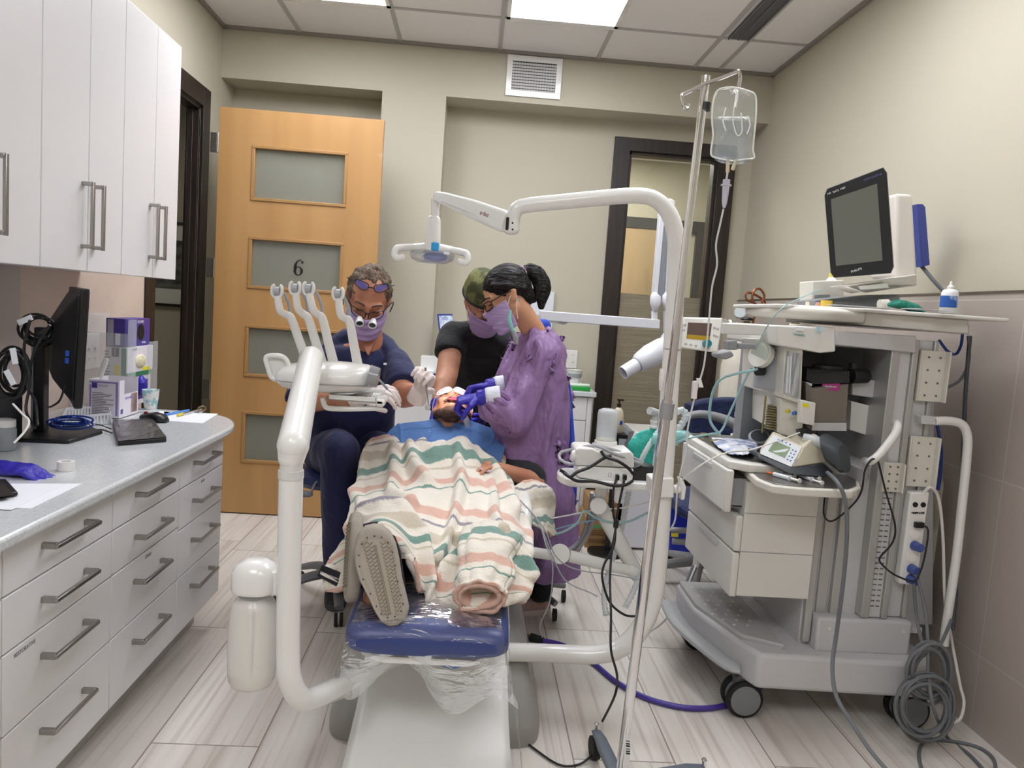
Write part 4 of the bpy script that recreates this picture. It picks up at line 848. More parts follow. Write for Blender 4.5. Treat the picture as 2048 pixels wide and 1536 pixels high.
for wr, tgt, nn, th in ((wA, P(866, 846, 3.16), (.9, -.1, .1), -1), (wB, P(960, 848, 3.14), (-.9, -.1, .1), 1)):
    d_ = (tgt-wr).normalized(); b = B(); hand(b, wr+d_*.005, d_, nn, th, curl=(.35, .4, .3), k=1.0, tc=.4, rr=.0098); b.cyl(wr-d_*.02, wr+d_*.02, .036, .033, 18)
    b.build('glove', gloveb, t, voxel=.0034, sm=2, disp=lambda p, n: p+n*.002*noise.noise(p*60))
# assistant stool with a foot ring
t = root('assistant_stool', (.30, 3.42, 0), 'assistant stool with a grey foot ring behind the hem of the purple gown', 'stool')
B().tube([(.30+.24*math.cos(2*math.pi*i/24), 3.42-.42*0+.24*math.sin(2*math.pi*i/24)-.12, .235) for i in range(24)], .011, 10, closed=True, smooth=2).build('foot_ring', mat('stool_grey', '#77767a', .4), t)
B().cyl((.3, 3.3, .09), (.3, 3.3, .5), .025).build('column', greyp, t)
for i in range(5):
    a = R(20+72*i); dx, dy = math.cos(a), math.sin(a); lg = B().tube([(.3, 3.3, .12), (.3+dx*.2, 3.3+dy*.2, .075)], [.022, .014], 10).build('leg', MATS['stool_grey'], t)
    B().cyl((.3+dx*.2-.008, 3.3+dy*.2, .027), (.3+dx*.2+.008, 3.3+dy*.2, .027), .026, n=16).build('caster', rubber, lg)
# ---------------------------------------------------------------- the patient
t = pat = root('person', (-.07, 2.6, .5), 'bearded person lying in the dental chair under a striped blanket, wearing beige slide sandals', 'person')
Hp = Head((-.066, 3.155, .872), (-.03, -.42, .9), (0, .9, .42), .98)
b = B(); Hp.skull(b, .014); Hp.neck(b, (-.065, 3.02, .745), .058)
tz = [((-.065, 3.06, .72), .10, .045), ((-.065, 3.0, .695), .2, .06), ((-.065, 2.9, .65), .21, .07), ((-.065, 2.75, .585), .19, .07), ((-.065, 2.6, .53), .17, .06)]
b.loft([(Vector(c), Vector((w_, 0, 0)), Vector((0, -.35*h, .93*h))) for c, w_, h in tz], n=28, p=2.4)
pS, pE, pW = Vector((.15, 2.99, .69)), P(1072, 962, 2.86), P(1004, 940, 2.76)
b.chain([pS, pE, pW, P(975, 932, 2.73)], [.048, .036, .027, .022]); b.chain([(-.29, 2.97, .69), (-.31, 2.75, .62), (-.2, 2.6, .66)], [.05, .042, .03])
hd_ = P(968, 932, 2.72)
for q in (-1, 1):
    x = -.065+q*.09; b.chain([(x, 2.6, .53), (x-.03*(q < 0), 2.25, .55), (x-.06*(q < 0), 1.99+.12*(q > 0), .52)], [.075, .055, .035])
b.build('body', skinP, t, voxel=.0075, sm=3)
# right hand lying on the belly
b = B(); dh = (P(952, 932, 2.69)-pW); hand(b, pW, dh, (0, -.2, -1), -1, curl=(.35, .4, .3), k=.95, tc=.3)
b.build('hand', skinP, t, voxel=.0034, sm=2)
Hp.eyes(t)
beard = mat('beard_dark', '#4a3428', .85, var=('#6d5040', 50, (1, 1, 1), .5), bump=(150, 1))
b = B()
for q in (-1, 1): b.chain([Hp.p(q*.068, .005, -.02), Hp.p(q*.06, .02, -.06), Hp.p(q*.04, .055, -.1), Hp.p(0, .072, -.118)], [.011, .019, .02, .02], 12).chain([Hp.p(q*.034, .085, -.062), Hp.p(0, .097, -.045)], [.006, .007], 8)
Hp.e(b, (0, .05, -.1), (.045, .04, .028)); b.build('beard', beard, t, voxel=.005, sm=1, disp=lambda p, n: p+n*.003*noise.noise(p*70))
b = B(); Hp.e(b, (0, -.035, .035), (.08, .09, .085), 24, 16); b.build('hair', mat('hair_dark', '#2c211b', .8), t, voxel=.006, sm=1, disp=lambda p, n: p+n*.004*noise.noise(p*40))
b = B(); Hp.e(b, (0, .094, -.062), (.02, .008, .011), 16, 10); mo = b.build('mouth', mat('mouth_dark', '#3a1014', .3), t)
b = B(); Hp.e(b, (-.006, .1, -.055), (.013, .006, .004)); b.chain([Hp.p(-.02, .1, -.066), Hp.p(.012, .103, -.068)], [.003, .004], 8); b.build('gauze', mat('gauze_red', '#c8465a', .6), mo)
b = B()
for q in (-1, 1): b.tube([Hp.p(q*.004, .106, .0), Hp.p(q*.02, .108, .018), Hp.p(q*.058, .088, .016), Hp.p(q*.062, .086, -.014), Hp.p(q*.03, .104, -.022)], .0022, 6, closed=True).tube([Hp.p(q*.062, .086, .01), Hp.p(q*.082, .03, .012), Hp.p(q*.085, -.01, .006)], .002, 6)
gf = b.build('safety_glasses', mat('clear_frame', '#e7e9ee', .15), t)
for q in (-1, 1): B().prism([Hp.p(q*.006, .107, -.0), Hp.p(q*.02, .108, .017), Hp.p(q*.058, .089, .015), Hp.p(q*.06, .087, -.013), Hp.p(q*.03, .104, -.02)], Hp.M @ Vector((0, .001, 0))).build('lens', mat('lens_pink', '#f0d7dd', .05, alpha=.35), gf)
# black sleeve and dark trousers
b = B().chain([pS, pS.lerp(pE, .85)], [.075, .062]).loft([(Vector(c), Vector((w_+.012, 0, 0)), Vector((0, -.35*(h+.008), .93*(h+.008)))) for c, w_, h in tz[1:]], n=28, p=2.4).chain([(-.29, 2.97, .69), (-.31, 2.8, .63)], [.07, .06])
b.build('tee_shirt', blackc, t, voxel=.009, sm=3)
b = B()
for q in (-1, 1): x = -.065+q*.09; b.chain([(x, 2.6, .53), (x-.03*(q < 0), 2.25, .55), (x-.06*(q < 0), 2.02+.12*(q > 0), .525)], [.085, .06, .042])
b.build('trousers', mat('navy_sweat', '#1d2138', .85), t, voxel=.011, sm=3)
# sandals
sand = mat('sandal_beige', '#a89f93', .7, bump=(60, .2)); tread_m = mat('tread_beige', '#b0a799', .75)
def sole(out, Y0, Y1, name='sandal', th=.032):
    return B()
outl = [(745, 1052), (763, 1055), (779, 1068), (790, 1092), (797, 1125), (803, 1165), (812, 1200), (817, 1222), (812, 1240), (796, 1253), (778, 1256), (762, 1247), (750, 1228), (735, 1196), (717, 1160), (708, 1128), (706, 1100), (713, 1072), (727, 1056)]
n_ = len(outl)
def pz(p): y = 1.90-.07*(p[1]-1050)/205; return P(p[0], p[1], y)
def inset(k, dy): cx_, cy_ = sum(p[0] for p in outl)/n_, sum(p[1] for p in outl)/n_; return [pz((cx_+(p[0]-cx_)*k, cy_+(p[1]-cy_)*k))+Vector((0, dy, 0)) for p in outl]
def ring_loft(rings):
    b = B(); k = len(rings[0]); b.v = [v for r_ in rings for v in r_]
    b.f = [(i*k+j, i*k+(j+1) % k, (i+1)*k+(j+1) % k, (i+1)*k+j) for i in range(len(rings)-1) for j in range(k)]+[tuple(range(k))[::-1], tuple(range((len(rings)-1)*k, len(rings)*k))]
    return b
sd = ring_loft([inset(.74, .003), inset(.78, -.0), inset(.93, -.001), inset(.985, .004), inset(1, .012), inset(.99, .03), inset(.93, .036)]).build('sandal', sand, t, ang=.9)
B().prism(inset(.75, .0015), (0, .004, 0)).build('tread_panel', tread_m, sd)
b = B()
for i in range(20):
    f_ = (i+.5)/20; yy = 1083+f_*150; half = 30-10*f_; cx_ = 752+f_*33
    for s_ in (-1, 1):
        pts = [pz((cx_+s_*(7+(half-7)*k/4), yy+(2.6 if k % 2 else -2.6)+s_*0)) for k in range(5)]
        b.tube([p+Vector((0, .0005, 0)) for p in pts], .0016, 5, smooth=0)
b.tube([pz((750+q*.22*1.0, 1090+q)) for q in (0, 50, 100, 138)], .003, 8); b.build('tread', mat('tread_dark', '#8f8674', .8), sd)
b = B()
for i in range(n_): p = outl[i]; cx_, cy_ = sum(p_[0] for p_ in outl)/n_, sum(p_[1] for p_ in outl)/n_; B().ell(pz((cx_+(p[0]-cx_)*.8, cy_+(p[1]-cy_)*.8)), .0022, n=8, m_=6).build('dimple', mat('dimple_dark', '#57503f', .8), sd)
foot = (pz((762, 1140))+Vector((0, .04, 0)))
B().loft([(pz((756, 1085))+Vector((0, .045, 0)), Vector((.04, 0, 0)), Vector((0, .012, .01))), (pz((760, 1120))+Vector((0, .06, 0)), Vector((.046, 0, 0)), Vector((0, .03, .02))), (pz((775, 1190))+Vector((0, .075, 0)), Vector((.036, 0, 0)), Vector((0, .045, .02))), (pz((782, 1225))+Vector((0, .07, 0)), Vector((.03, 0, 0)), Vector((0, .035, .02)))], n=20).build('foot', mat('sock_dark', '#1b1c26', .9), t)
# second sandal seen on edge
p0, p1 = P(712, 1024, 2.03), P(702, 1205, 1.93); ax = (p1-p0).normalized(); L_ = (p1-p0).length
nrm = Vector((-.93, -.3, 0)).normalized(); wd = ax.cross(nrm).normalized()
def ol(k, o_): return [p0+ax*(L_*.5+L_*.5*k*math.cos(a))+wd*(.05*k*math.sin(a)*(1+.15*math.cos(a)))+nrm*o_ for a in [2*math.pi*i/28 for i in range(28)]]
sd2 = ring_loft([ol(.9, .017), ol(.97, .014), ol(1, .008), ol(1, -.008), ol(.97, -.015), ol(.9, -.018)]).build('sandal', sand, t, ang=.9)
ring_loft([ol(.8, .0175), ol(.8, .0182)]).build('tread_panel', tread_m, sd2)
b = B()
for i in range(18): b.tube([p0+ax*(L_*(.14+.72*i/18)+(.003 if k % 2 else -.003))+wd*(k-3)*.011+nrm*.0185 for k in range(7)], .0015, 5, smooth=0)
b.build('tread', MATS['tread_dark'], sd2)
B().chain([p0.lerp(p1, .3)-nrm*.04, p0.lerp(p1, .75)-nrm*.045], [.03, .034]).build('foot', MATS['sock_dark'], t)
B().cyl(p0.lerp(p1, .15)-nrm*.03, p0.lerp(p1, .5)-nrm*.05, .034, .04).build('cuff', mat('burgundy', '#2b1622', .8), t)

# ---------------------------------------------------------------- blanket
def blanket_mat():
    m = bpy.data.materials.new('striped_fleece'); m.use_nodes = True; nt = m.node_tree; N = nt.nodes; L = nt.links; b = N['Principled BSDF']
    uv = N.new('ShaderNodeUVMap'); sx = N.new('ShaderNodeSeparateXYZ'); L.new(uv.outputs[0], sx.inputs[0])
    nz = N.new('ShaderNodeTexNoise'); nz.inputs['Scale'].default_value = 6; L.new(uv.outputs[0], nz.inputs['Vector'])
    n2 = N.new('ShaderNodeTexNoise'); n2.inputs['Scale'].default_value = 160; L.new(uv.outputs[0], n2.inputs['Vector'])
    a = N.new('ShaderNodeMath'); a.operation = 'MULTIPLY_ADD'; L.new(nz.outputs[0], a.inputs[0]); a.inputs[1].default_value = .05; L.new(sx.outputs['Y'], a.inputs[2])
    a2 = N.new('ShaderNodeMath'); a2.operation = 'MULTIPLY_ADD'; L.new(n2.outputs[0], a2.inputs[0]); a2.inputs[1].default_value = .008; L.new(a.outputs[0], a2.inputs[2])
    k = N.new('ShaderNodeMath'); k.operation = 'MULTIPLY'; L.new(a2.outputs[0], k.inputs[0]); k.inputs[1].default_value = 2.05
    f = N.new('ShaderNodeMath'); f.operation = 'FRACT'; L.new(k.outputs[0], f.inputs[0])
    cr = N.new('ShaderNodeValToRGB'); L.new(f.outputs[0], cr.inputs[0]); R_ = cr.color_ramp
    cream, peach, sage, beige, plum = '#e9e2d4', '#dbb2a0', '#76998d', '#cdc2ae', '#8f8a94'
    st = [(.06, cream), (.07, peach), (.14, peach), (.15, cream), (.2, cream), (.204, plum), (.222, plum), (.228, cream), (.3, cream), (.31, beige), (.39, beige), (.4, cream), (.46, cream), (.465, sage), (.53, sage), (.535, cream), (.57, cream), (.575, beige), (.59, beige), (.595, cream), (.7, cream), (.71, peach), (.78, peach), (.79, cream), (.84, cream), (.844, sage), (.858, sage), (.862, cream)]
    R_.elements[0].position = 0; R_.elements[0].color = lin(cream); R_.elements[1].position = 1; R_.elements[1].color = lin(cream)
    for p_, c_ in st: e = R_.elements.new(p_); e.color = lin(c_)
    L.new(cr.outputs[0], b.inputs['Base Color']); b.inputs['Roughness'].default_value = .95; b.inputs['Sheen Weight'].default_value = .35
    tc = N.new('ShaderNodeTexCoord'); n3 = N.new('ShaderNodeTexNoise'); n3.inputs['Scale'].default_value = 240; L.new(tc.outputs['Object'], n3.inputs['Vector'])
    n4 = N.new('ShaderNodeTexNoise'); n4.inputs['Scale'].default_value = 22; L.new(tc.outputs['Object'], n4.inputs['Vector']); ad = N.new('ShaderNodeMath'); ad.operation = 'MULTIPLY_ADD'; L.new(n4.outputs[0], ad.inputs[0]); ad.inputs[1].default_value = 3; L.new(n3.outputs[0], ad.inputs[2])
    bp = N.new('ShaderNodeBump'); bp.inputs['Strength'].default_value = .7; bp.inputs['Distance'].default_value = .004; L.new(ad.outputs[0], bp.inputs['Height']); L.new(bp.outputs[0], b.inputs['Normal'])
    return m
fleece = blanket_mat()
ROWS = [
 [(728, 905, 2.93), (748, 880, 2.98), (800, 872, 3.0), (860, 870, 3.01), (920, 873, 3.01), (970, 886, 2.98), (1000, 905, 2.93), (1008, 925, 2.9)],
 [(722, 950, 2.85), (735, 915, 2.88), (790, 905, 2.88), (850, 899, 2.9), (910, 899, 2.9), (960, 915, 2.87), (990, 935, 2.84), (1003, 955, 2.82)],
 [(722, 1005, 2.68), (732, 965, 2.7), (785, 950, 2.7), (845, 942, 2.7), (910, 942, 2.7), (965, 948, 2.7), (1000, 968, 2.68), (1030, 1000, 2.66)],
 [(716, 1040, 2.5), (730, 1003, 2.52), (780, 985, 2.52), (845, 977, 2.52), (910, 982, 2.52), (975, 990, 2.5), (1020, 1015, 2.5), (1050, 1050, 2.48)],
 [(700, 1085, 2.3), (720, 1040, 2.32), (775, 1018, 2.32), (845, 1022, 2.34), (910, 1030, 2.34), (975, 1030, 2.3), (1030, 1050, 2.3), (1055, 1095, 2.3)],
 [(680, 1125, 2.15), (706, 1070, 2.15), (765, 1038, 2.10), (835, 1070, 2.16), (905, 1092, 2.18), (975, 1085, 2.12), (1035, 1100, 2.12), (1058, 1145, 2.12)],
 [(662, 1140, 2.12), (695, 1088, 2.12), (772, 1060, 2.0), (828, 1115, 2.05), (885, 1150, 2.06), (955, 1135, 2.0), (1025, 1150, 2.0), (1060, 1178, 2.0)],
 [(645, 1152, 2.11), (684, 1125, 2.1), (790, 1085, 1.985), (836, 1162, 2.0), (880, 1198, 1.98), (940, 1192, 1.93), (1010, 1190, 1.95), (1057, 1190, 1.98)],
 [(655, 1172, 2.12), (684, 1182, 2.08), (812, 1115, 1.985), (850, 1193, 1.985), (890, 1211, 1.97), (940, 1222, 1.9), (1000, 1208, 1.94), (1047, 1200, 1.98)]]
CT = [[P(*q) for q in r_] for r_ in ROWS]
def cr1(p, t):
    k = len(p)-1; x = min(max(t, 0), 1)*k; i = min(int(x), k-1); f = x-i; a, b_, c, d = p[max(i-1, 0)], p[i], p[i+1], p[min(i+2, k)]
    return .5*((2*b_)+(c-a)*f+(2*a-5*b_+4*c-d)*f*f+(3*b_-a-3*c+d)*f**3)
def sheet(u, v): return cr1([cr1(r_, u) for r_ in CT], v)
RID = [([(.28, .12), (.31, .3), (.30, .42), (.38, .5)], .018, .026), ([(.36, .14), (.40, .26), (.45, .36)], .022, .03), ([(.44, .17), (.52, .2), (.57, .16)], .04, .034),
 ([(.58, .2), (.60, .34), (.58, .5), (.55, .62), (.52, .72)], .016, .028), ([(.68, .16), (.76, .2), (.82, .3), (.84, .45)], .024, .026), ([(.62, .16), (.66, .22)], .03, .03),
 ([(.22, .55), (.32, .56), (.42, .66), (.47, .8), (.5, .92)], .022, .028), ([(.74, .3), (.74, .5), (.78, .66)], .014, .018), ([(.6, .62), (.7, .6), (.84, .66), (.95, .72)], .02, .02), ([(.1, .28), (.16, .45), (.2, .6)], .016, .016), ([(.14, .1), (.12, .3), (.08, .5)], .018, .014), ([(.56, .8), (.64, .7), (.72, .64)], .024, .022), ([(.9, .15), (.93, .4), (.92, .6)], .016, .014)]
def seg_d(p, a, b_):
    ax, ay = b_[0]-a[0], b_[1]-a[1]; t = max(0, min(1, ((p[0]-a[0])*ax+(p[1]-a[1])*ay)/(ax*ax+ay*ay+1e-9))); return math.hypot(p[0]-a[0]-ax*t, p[1]-a[1]-ay*t)
def blanket(u, v):
    p = sheet(u, v); e = .01; a = sheet(min(u+e, 1), v)-sheet(max(u-e, 0), v); c = sheet(u, min(v+e, 1))-sheet(u, max(v-e, 0)); n = a.cross(c); n = n.normalized() if n.length > 1e-9 else Vector((0, 0, 1))
    if n.z < 0 and n.y > 0: n = -n
    if n.dot(Vector((0, -.6, .8))) < 0: n = -n
    h = 0
    for pl, w_, am in RID:
        d = min(seg_d((u, v*1.25), (pl[i][0], pl[i][1]*1.25), (pl[i+1][0], pl[i+1][1]*1.25)) for i in range(len(pl)-1)); h += 1.45*am*math.exp(-(d/(w_*1.2))**2)
    h += .010*(.5-abs(noise.noise(Vector((u*7+v*3, v*4-u, 2))))*1.8)+.005*noise.noise(Vector((u*22, v*14, 5)))
    return p+n*(h+.006)
b = B().grid(blanket, 130, 150)
def addgrid(b, fn, nu, nv, uvf):
    base = len(b.v); uv = [(i/nu, j/nv) for j in range(nv+1) for i in range(nu+1)]
    b.v += [Vector(fn(u, v)) for u, v in uv]; b.uv += [uvf(u, v) for u, v in uv]
    b.f += [tuple(base+q for q in (j*(nu+1)+i, j*(nu+1)+i+1, (j+1)*(nu+1)+i+1, (j+1)*(nu+1)+i)) for j in range(nv) for i in range(nu)]
# the flap thrown over the arm on the right
FL = [[P(1035, 975, 2.7), P(1050, 962, 2.72), P(1070, 962, 2.74), P(1092, 972, 2.78)], [P(1005, 990, 2.66), P(1040, 980, 2.68), P(1080, 976, 2.7), P(1106, 986, 2.74)], [P(1020, 1010, 2.6), P(1050, 1005, 2.64), P(1085, 1010, 2.7), P(1110, 1002, 2.74)],
      [P(1050, 1035, 2.58), P(1072, 1035, 2.62), P(1095, 1040, 2.66), P(1107, 1030, 2.7)], [P(1080, 1050, 2.6), P(1090, 1055, 2.62), P(1100, 1058, 2.64), P(1108, 1050, 2.66)], [P(1095, 1062, 2.6), P(1100, 1070, 2.62), P(1106, 1072, 2.64), P(1112, 1068, 2.66)]]
addgrid(b, lambda u, v: cr1([cr1(r_, u) for r_ in FL], v)+Vector((0, -.3, .9))*(.012*math.sin(u*8+v*5)*math.sin(v*3.1)+.006*noise.noise(Vector((u*6, v*6, 1)))), 40, 50, lambda u, v: (u, .02+v*.3))
# the rolled corner hanging over the foot end, with its open end towards the viewer
RC = [(P(985, 1062, 2.14), .075, .03), (P(978, 1095, 2.06), .074, .036), (P(975, 1125, 2.0), .068, .04), (P(968, 1155, 1.95), .062, .042), (P(962, 1182, 1.91), .06, .042), (P(958, 1195, 1.885), .06, .043)]
def roll(u, v):
    k = v*(len(RC)-1); i = min(int(k), len(RC)-2); f = k-i; c = RC[i][0].lerp(RC[i+1][0], f); w_ = RC[i][1]*(1-f)+RC[i+1][1]*f; h = RC[i][2]*(1-f)+RC[i+1][2]*f; a = u*2*math.pi+.4
    r_ = 1+.3*noise.noise(Vector((math.cos(a)*2, math.sin(a)*2, v*4)))+(.1*math.exp(-((v-.97)/.05)**2))
    return c+Vector((w_*math.cos(a)*r_, -.35*h*math.sin(a)*r_, h*math.sin(a)*r_))
addgrid(b, roll, 60, 60, lambda u, v: (u, .655+v*.33))
addgrid(b, lambda u, v: RC[-1][0].lerp(RC[2][0], v)+Vector((.052*(1-.3*v)*math.cos(u*6.2832+.4), -.012*math.sin(u*6.2832+.4), .034*(1-.3*v)*math.sin(u*6.2832+.4))), 40, 12, lambda u, v: (u, .012))
bl = b.build('blanket', fleece, label='cream fleece blanket with peach, sage and grey stripes draped over the patient', cat='blanket', solid=.011, ang=3.2)
# the corner with the black care tag
p = P(670, 1160, 2.1)
tg = B().loft([(P(700, 1110, 2.12), Vector((.03, 0, .02)), Vector((0, .012, 0))), (P(676, 1140, 2.1), Vector((.036, 0, -.012)), Vector((0, .012, 0))), (P(668, 1158, 2.09), Vector((.04, 0, -.016)), Vector((0, .012, 0)))], n=20, p=3).build('corner', fleece, bl)
q = [P(644, 1130, 2.08), P(692, 1150, 2.07), P(682, 1178, 2.08), P(634, 1152, 2.09)]
tg = B().prism(q, (0, .004, 0)).build('care_tag', mat('tag_black', '#101118', .6), bl, bevel=.001)
text('lettering', 'FRENCH CONNECTION', (q[0]+q[1]+q[2]+q[3])/4+Vector((0, -.0015, 0)), .0062, paper, tg, right=q[1]-q[0], up=(0, 0, 1), depth=.0003)

# ---------------------------------------------------------------- blue bib
bibm = mat('bib_blue', '#557db9', .8, bump=(60, .3))
BR = [[(765, 884, 2.99), (795, 858, 3.05), (850, 850, 3.1), (905, 846, 3.11), (950, 853, 3.09), (985, 866, 3.05), (1008, 880, 3.0)],
      [(766, 910, 2.94), (795, 880, 2.98), (850, 868, 3.02), (905, 866, 3.03), (950, 873, 3.01), (985, 890, 2.98), (1010, 900, 2.94)],
      [(775, 937, 2.88), (808, 915, 2.91), (850, 899, 2.94), (905, 891, 2.95), (940, 896, 2.94), (968, 910, 2.91), (1000, 934, 2.87)]]
BC = [[P(*q)+Vector((0, -.01, .018)) for q in r_] for r_ in BR]
def bib(u, v):
    p = cr1([cr1(r_, u) for r_ in BC], v); h = 0
    for k in (.17, .37, .5, .63, .82): h += .006*(1-min(1, abs(u-k-.02*math.sin(v*4))/.02))
    h -= .004*(1-min(1, abs(v-.45-.15*(u-.5))/.03))
    h += .006*noise.noise(Vector((u*6, v*3, 7)))+(.012*math.exp(-((u-.5)/.05)**2)*(1-v))
    return p+Vector((0, -.3, .95))*h
B().grid(bib, 110, 40).build('bib', bibm, label='creased blue bib spread over the chest of the patient', cat='bib', solid=.002, ang=.5)
# clear tubing from the bib
wire('oxygen_tube', [P(1004, 900, 2.95), P(1025, 925, 2.9), P(1045, 955, 2.86), P(1062, 985, 2.8), P(1082, 1010, 2.75)], .0035, mat('tube_cyan', '#9fc9cf', .25), 'pale cyan tube running from the blue bib down beside the purple gown', 'tube')
k_ = root('suction_wrapper', P(930, 840, 3.03), 'clear crumpled plastic suction sleeve beside the bearded chin', 'suction sleeve')
b = B(); b.asp = .45; b.tube([P(922, 812, 3.0), P(927, 828, 2.995), P(933, 842, 3.0), P(936, 853, 3.02)], [.006, .012, .013, .009], 14, flat=(0, 1, 0)); b.build('sleeve', mat('clear_crumple', '#e8e4e4', .15, alpha=.6, bump=(60, 1)), k_)
# ================================================================ ANESTHESIA MACHINE
mw = mat('machine_grey', '#c9c8c9', .4, bump=(300, .08)); mw2 = mat('machine_light', '#dcdad3', .35); mdk = mat('machine_dark', '#8f9194', .45); cream = mat('machine_cream', '#d8d5ca', .4)
ssteel = mat('stainless_tray', '#8f8d89', .3, .9); vdark = mat('vaporizer_black', '#17181a', .5)
t = am = root('anesthesia_machine', (1.25, 2.7, 0), 'large grey wheeled anesthesia machine with drawers and shelves beside the right wall', 'anesthesia machine')
YN, YQ = 2.4, 3.02
# base
bp_ = [(.895, 3.0), (.885, 2.72), (.965, 2.44), (1.0, 2.36), (1.56, 2.34), (1.6, 2.4), (1.6, 3.02)]
bs = B().prism([(x, y, .125) for x, y in bp_], (0, 0, .12)).build('base', mw, t, bevel=.014, seg=3)
B().prism([(.90, 2.98, .24), (.895, 2.74, .24), (.975, 2.47, .24), (1.1, 2.4, .24), (1.1, 2.98, .24)], (0, 0, .022)).build('front_step', mat('machine_step', '#b2b2b0', .45), t, bevel=.006)
for i in range(6):
    for j in range(9):
        B().lathe((.93+.024*i+.0, 2.55+.045*j, .262), [(.006, 0), (.004, .0015), (0, .002)], n=8, cap=False).build('grip_dot', mw2, bs) if (i+j) % 2 == 0 and .93+.024*i > .905+(2.74-(2.55+.045*j))*.2 else None
b = B(); b.asp = .4; b.tube([(.862, 2.98, .165), (.852, 2.75, .165), (.925, 2.46, .165), (.96, 2.42, .165)], .035, 12, flat=(0, 0, 1), smooth=4); b.build('foot_brake_bar', mat('brake_grey', '#a7a9aa', .4), t)
B().box(1.205, 1.53, 2.405, 2.52, .24, .36).build('column_foot', mw, t, bevel=.01, seg=3)
for x in (1.245, 1.5): B().cyl((x, 2.4045, .325), (x, 2.401, .325), .006).build('screw_cap', mw2, t)
def wheel(x, y, r_, parent, ax=(0, 1, 0), w_=.03):
    a = Vector(ax).normalized(); c = Vector((x, y, r_)); s_ = B().lathe(c-a*w_/2, [(r_*.8, 0), (r_*.97, .004), (r_, .01), (r_, w_-.01), (r_*.97, w_-.004), (r_*.8, w_)], axis=a, n=36).build('tyre', rubber, parent)
    for q in (-1, 1): B().lathe(c+a*q*(w_/2-.001), [(r_*.82, 0), (r_*.8, .003), (r_*.3, .004), (0, .004)], axis=a*q, n=32, cap=False).build('hub', mat('hub_grey', '#7c7f82', .4), s_)
    return s_
for x, y in ((.985, 2.44), (1.545, 2.41), (.98, 2.95), (1.54, 2.95)):
    ca = B().box(x-.03, x+.03, y-.02, y+.03, .09, .135).build('caster', mat('caster_fork', '#55585b', .5), t, bevel=.006)
    wheel(x, y-.028, .0625, ca, w_=.028); wheel(x, y+.028, .0625, ca, w_=.028)
# drawer tower
dx0, dx1, dy0, dy1 = .905, 1.17, 2.42, 2.96
B().box(dx0+.02, dx1, dy0, dy1, .415, .80).build('drawer_case', mw2, t, bevel=.002)
for z in (.565, .695): B().box(dx0+.02, dx1, dy0-.001, dy0, z, z+.002).build('case_joint', mdk, t)
for i, (z0, z1, ex) in enumerate(((.41, .56, .0), (.565, .685, .0), (.695, .835, -.045))):
    d = B().box(dx0+ex-.004, dx0+ex+.02, dy0+.0, dy1, z0, z1).build('drawer', mw2, t, bevel=.006, seg=3)
    b = B().box(dx0+ex-.008, dx0+ex-.003, dy0+.16, dy1-.16, z1-.028, z1-.012); b.build('finger_pull', mw, d, bevel=.002)
    if ex: B().box(dx0+ex+.02, dx0+.12, dy0+.02, dy0+.028, z0+.02, z1-.03).box(dx0+ex+.02, dx0+.12, dy1-.03, dy1-.02, z0+.02, z1-.03).box(dx0+ex+.02, dx0+.12, dy0+.028, dy1-.03, z0+.01, z0+.014).build('drawer_side', mdk, d)
# work surface and pull-out tray
zs = P(1478, 930, 2.42).z
B().prism([(.865, 3.03, zs-.02), (.865, 2.45, zs-.02), (.92, 2.40, zs-.02), (1.17, 2.40, zs-.02), (1.17, 3.03, zs-.02)], (0, 0, .028)).build('work_surface', mw2, t, bevel=.007, seg=3)
B().prism([(.89, 3.0, zs+.008), (.89, 2.5, zs+.008), (.94, 2.44, zs+.008), (1.15, 2.44, zs+.008), (1.15, 3.0, zs+.008)], (0, 0, .003)).build('steel_inlay', ssteel, t)
YT = 2.24
tp = [P(1475, 932, 2.44), P(1502, 958, 2.34), P(1530, 972, 2.27), P(1600, 985, YT), P(1722, 992, YT), P(1724, 978, 2.3), P(1690, 950, 2.44)]
zt_ = .835
tp = [Vector((v.x, v.y, zt_-.026)) for v in [atz(1476, 925, zt_), atz(1512, 957, zt_), atz(1545, 970, zt_), atz(1600, 976, zt_), atz(1705, 981, zt_), atz(1722, 974, zt_), atz(1718, 958, zt_), atz(1700, 930, zt_), atz(1560, 900, zt_)]]
tray_ = B().prism(tp, (0, 0, .024)).build('pull_out_tray', cream, t, bevel=.005, seg=3)
cx_ = sum(v.x for v in tp)/9; cy_ = sum(v.y for v in tp)/9
B().prism([Vector((cx_+(v.x-cx_)*.93, cy_+(v.y-cy_)*.9, zt_-.001)) for v in tp], (0, 0, .002)).build('tray_plate', ssteel, tray_, bevel=.0008)
# columns
B().box(1.17, 1.36, 2.46, 2.98, .24, .875).build('body', mw, t, bevel=.003)
b = B()
for x0, x1, d_ in ((1.175, 1.2, .0), (1.215, 1.25, .01), (1.26, 1.29, .0)): b.box(x0, x1, 2.44+d_, 2.47, .26, .78)
b.build('corner_post', mat('extrusion', '#b6b6b3', .35, .4), t, bevel=.002)
def strip(x0, x1, m_, z0=.362, z1=1.3, y0=2.43, y1=2.6, nm='side_column', lean=0): return B().box(x0, x1, y0, y1, z0, z1).build(nm, m_, t, bevel=.003)
strip(1.355, 1.383, mat('extrusion', '#b6b6b3'), y0=2.415); sc_ = strip(1.383, 1.426, mw, y0=2.425); strip(1.426, 1.446, MATS['extrusion'], y0=2.415); strip(1.446, 1.505, mw, y0=2.44); strip(1.505, 1.52, MATS['extrusion'], z1=1.3, y0=2.43)
b = B()
for i in range(26):
    for q in (0, 1): b.box(1.388+q*.018, 1.400+q*.018, 2.4235, 2.4255, .40+i*.0185, .404+i*.0185)
b.build('slot_rows', mat('slot_dark', '#6b6b69', .5), sc_)
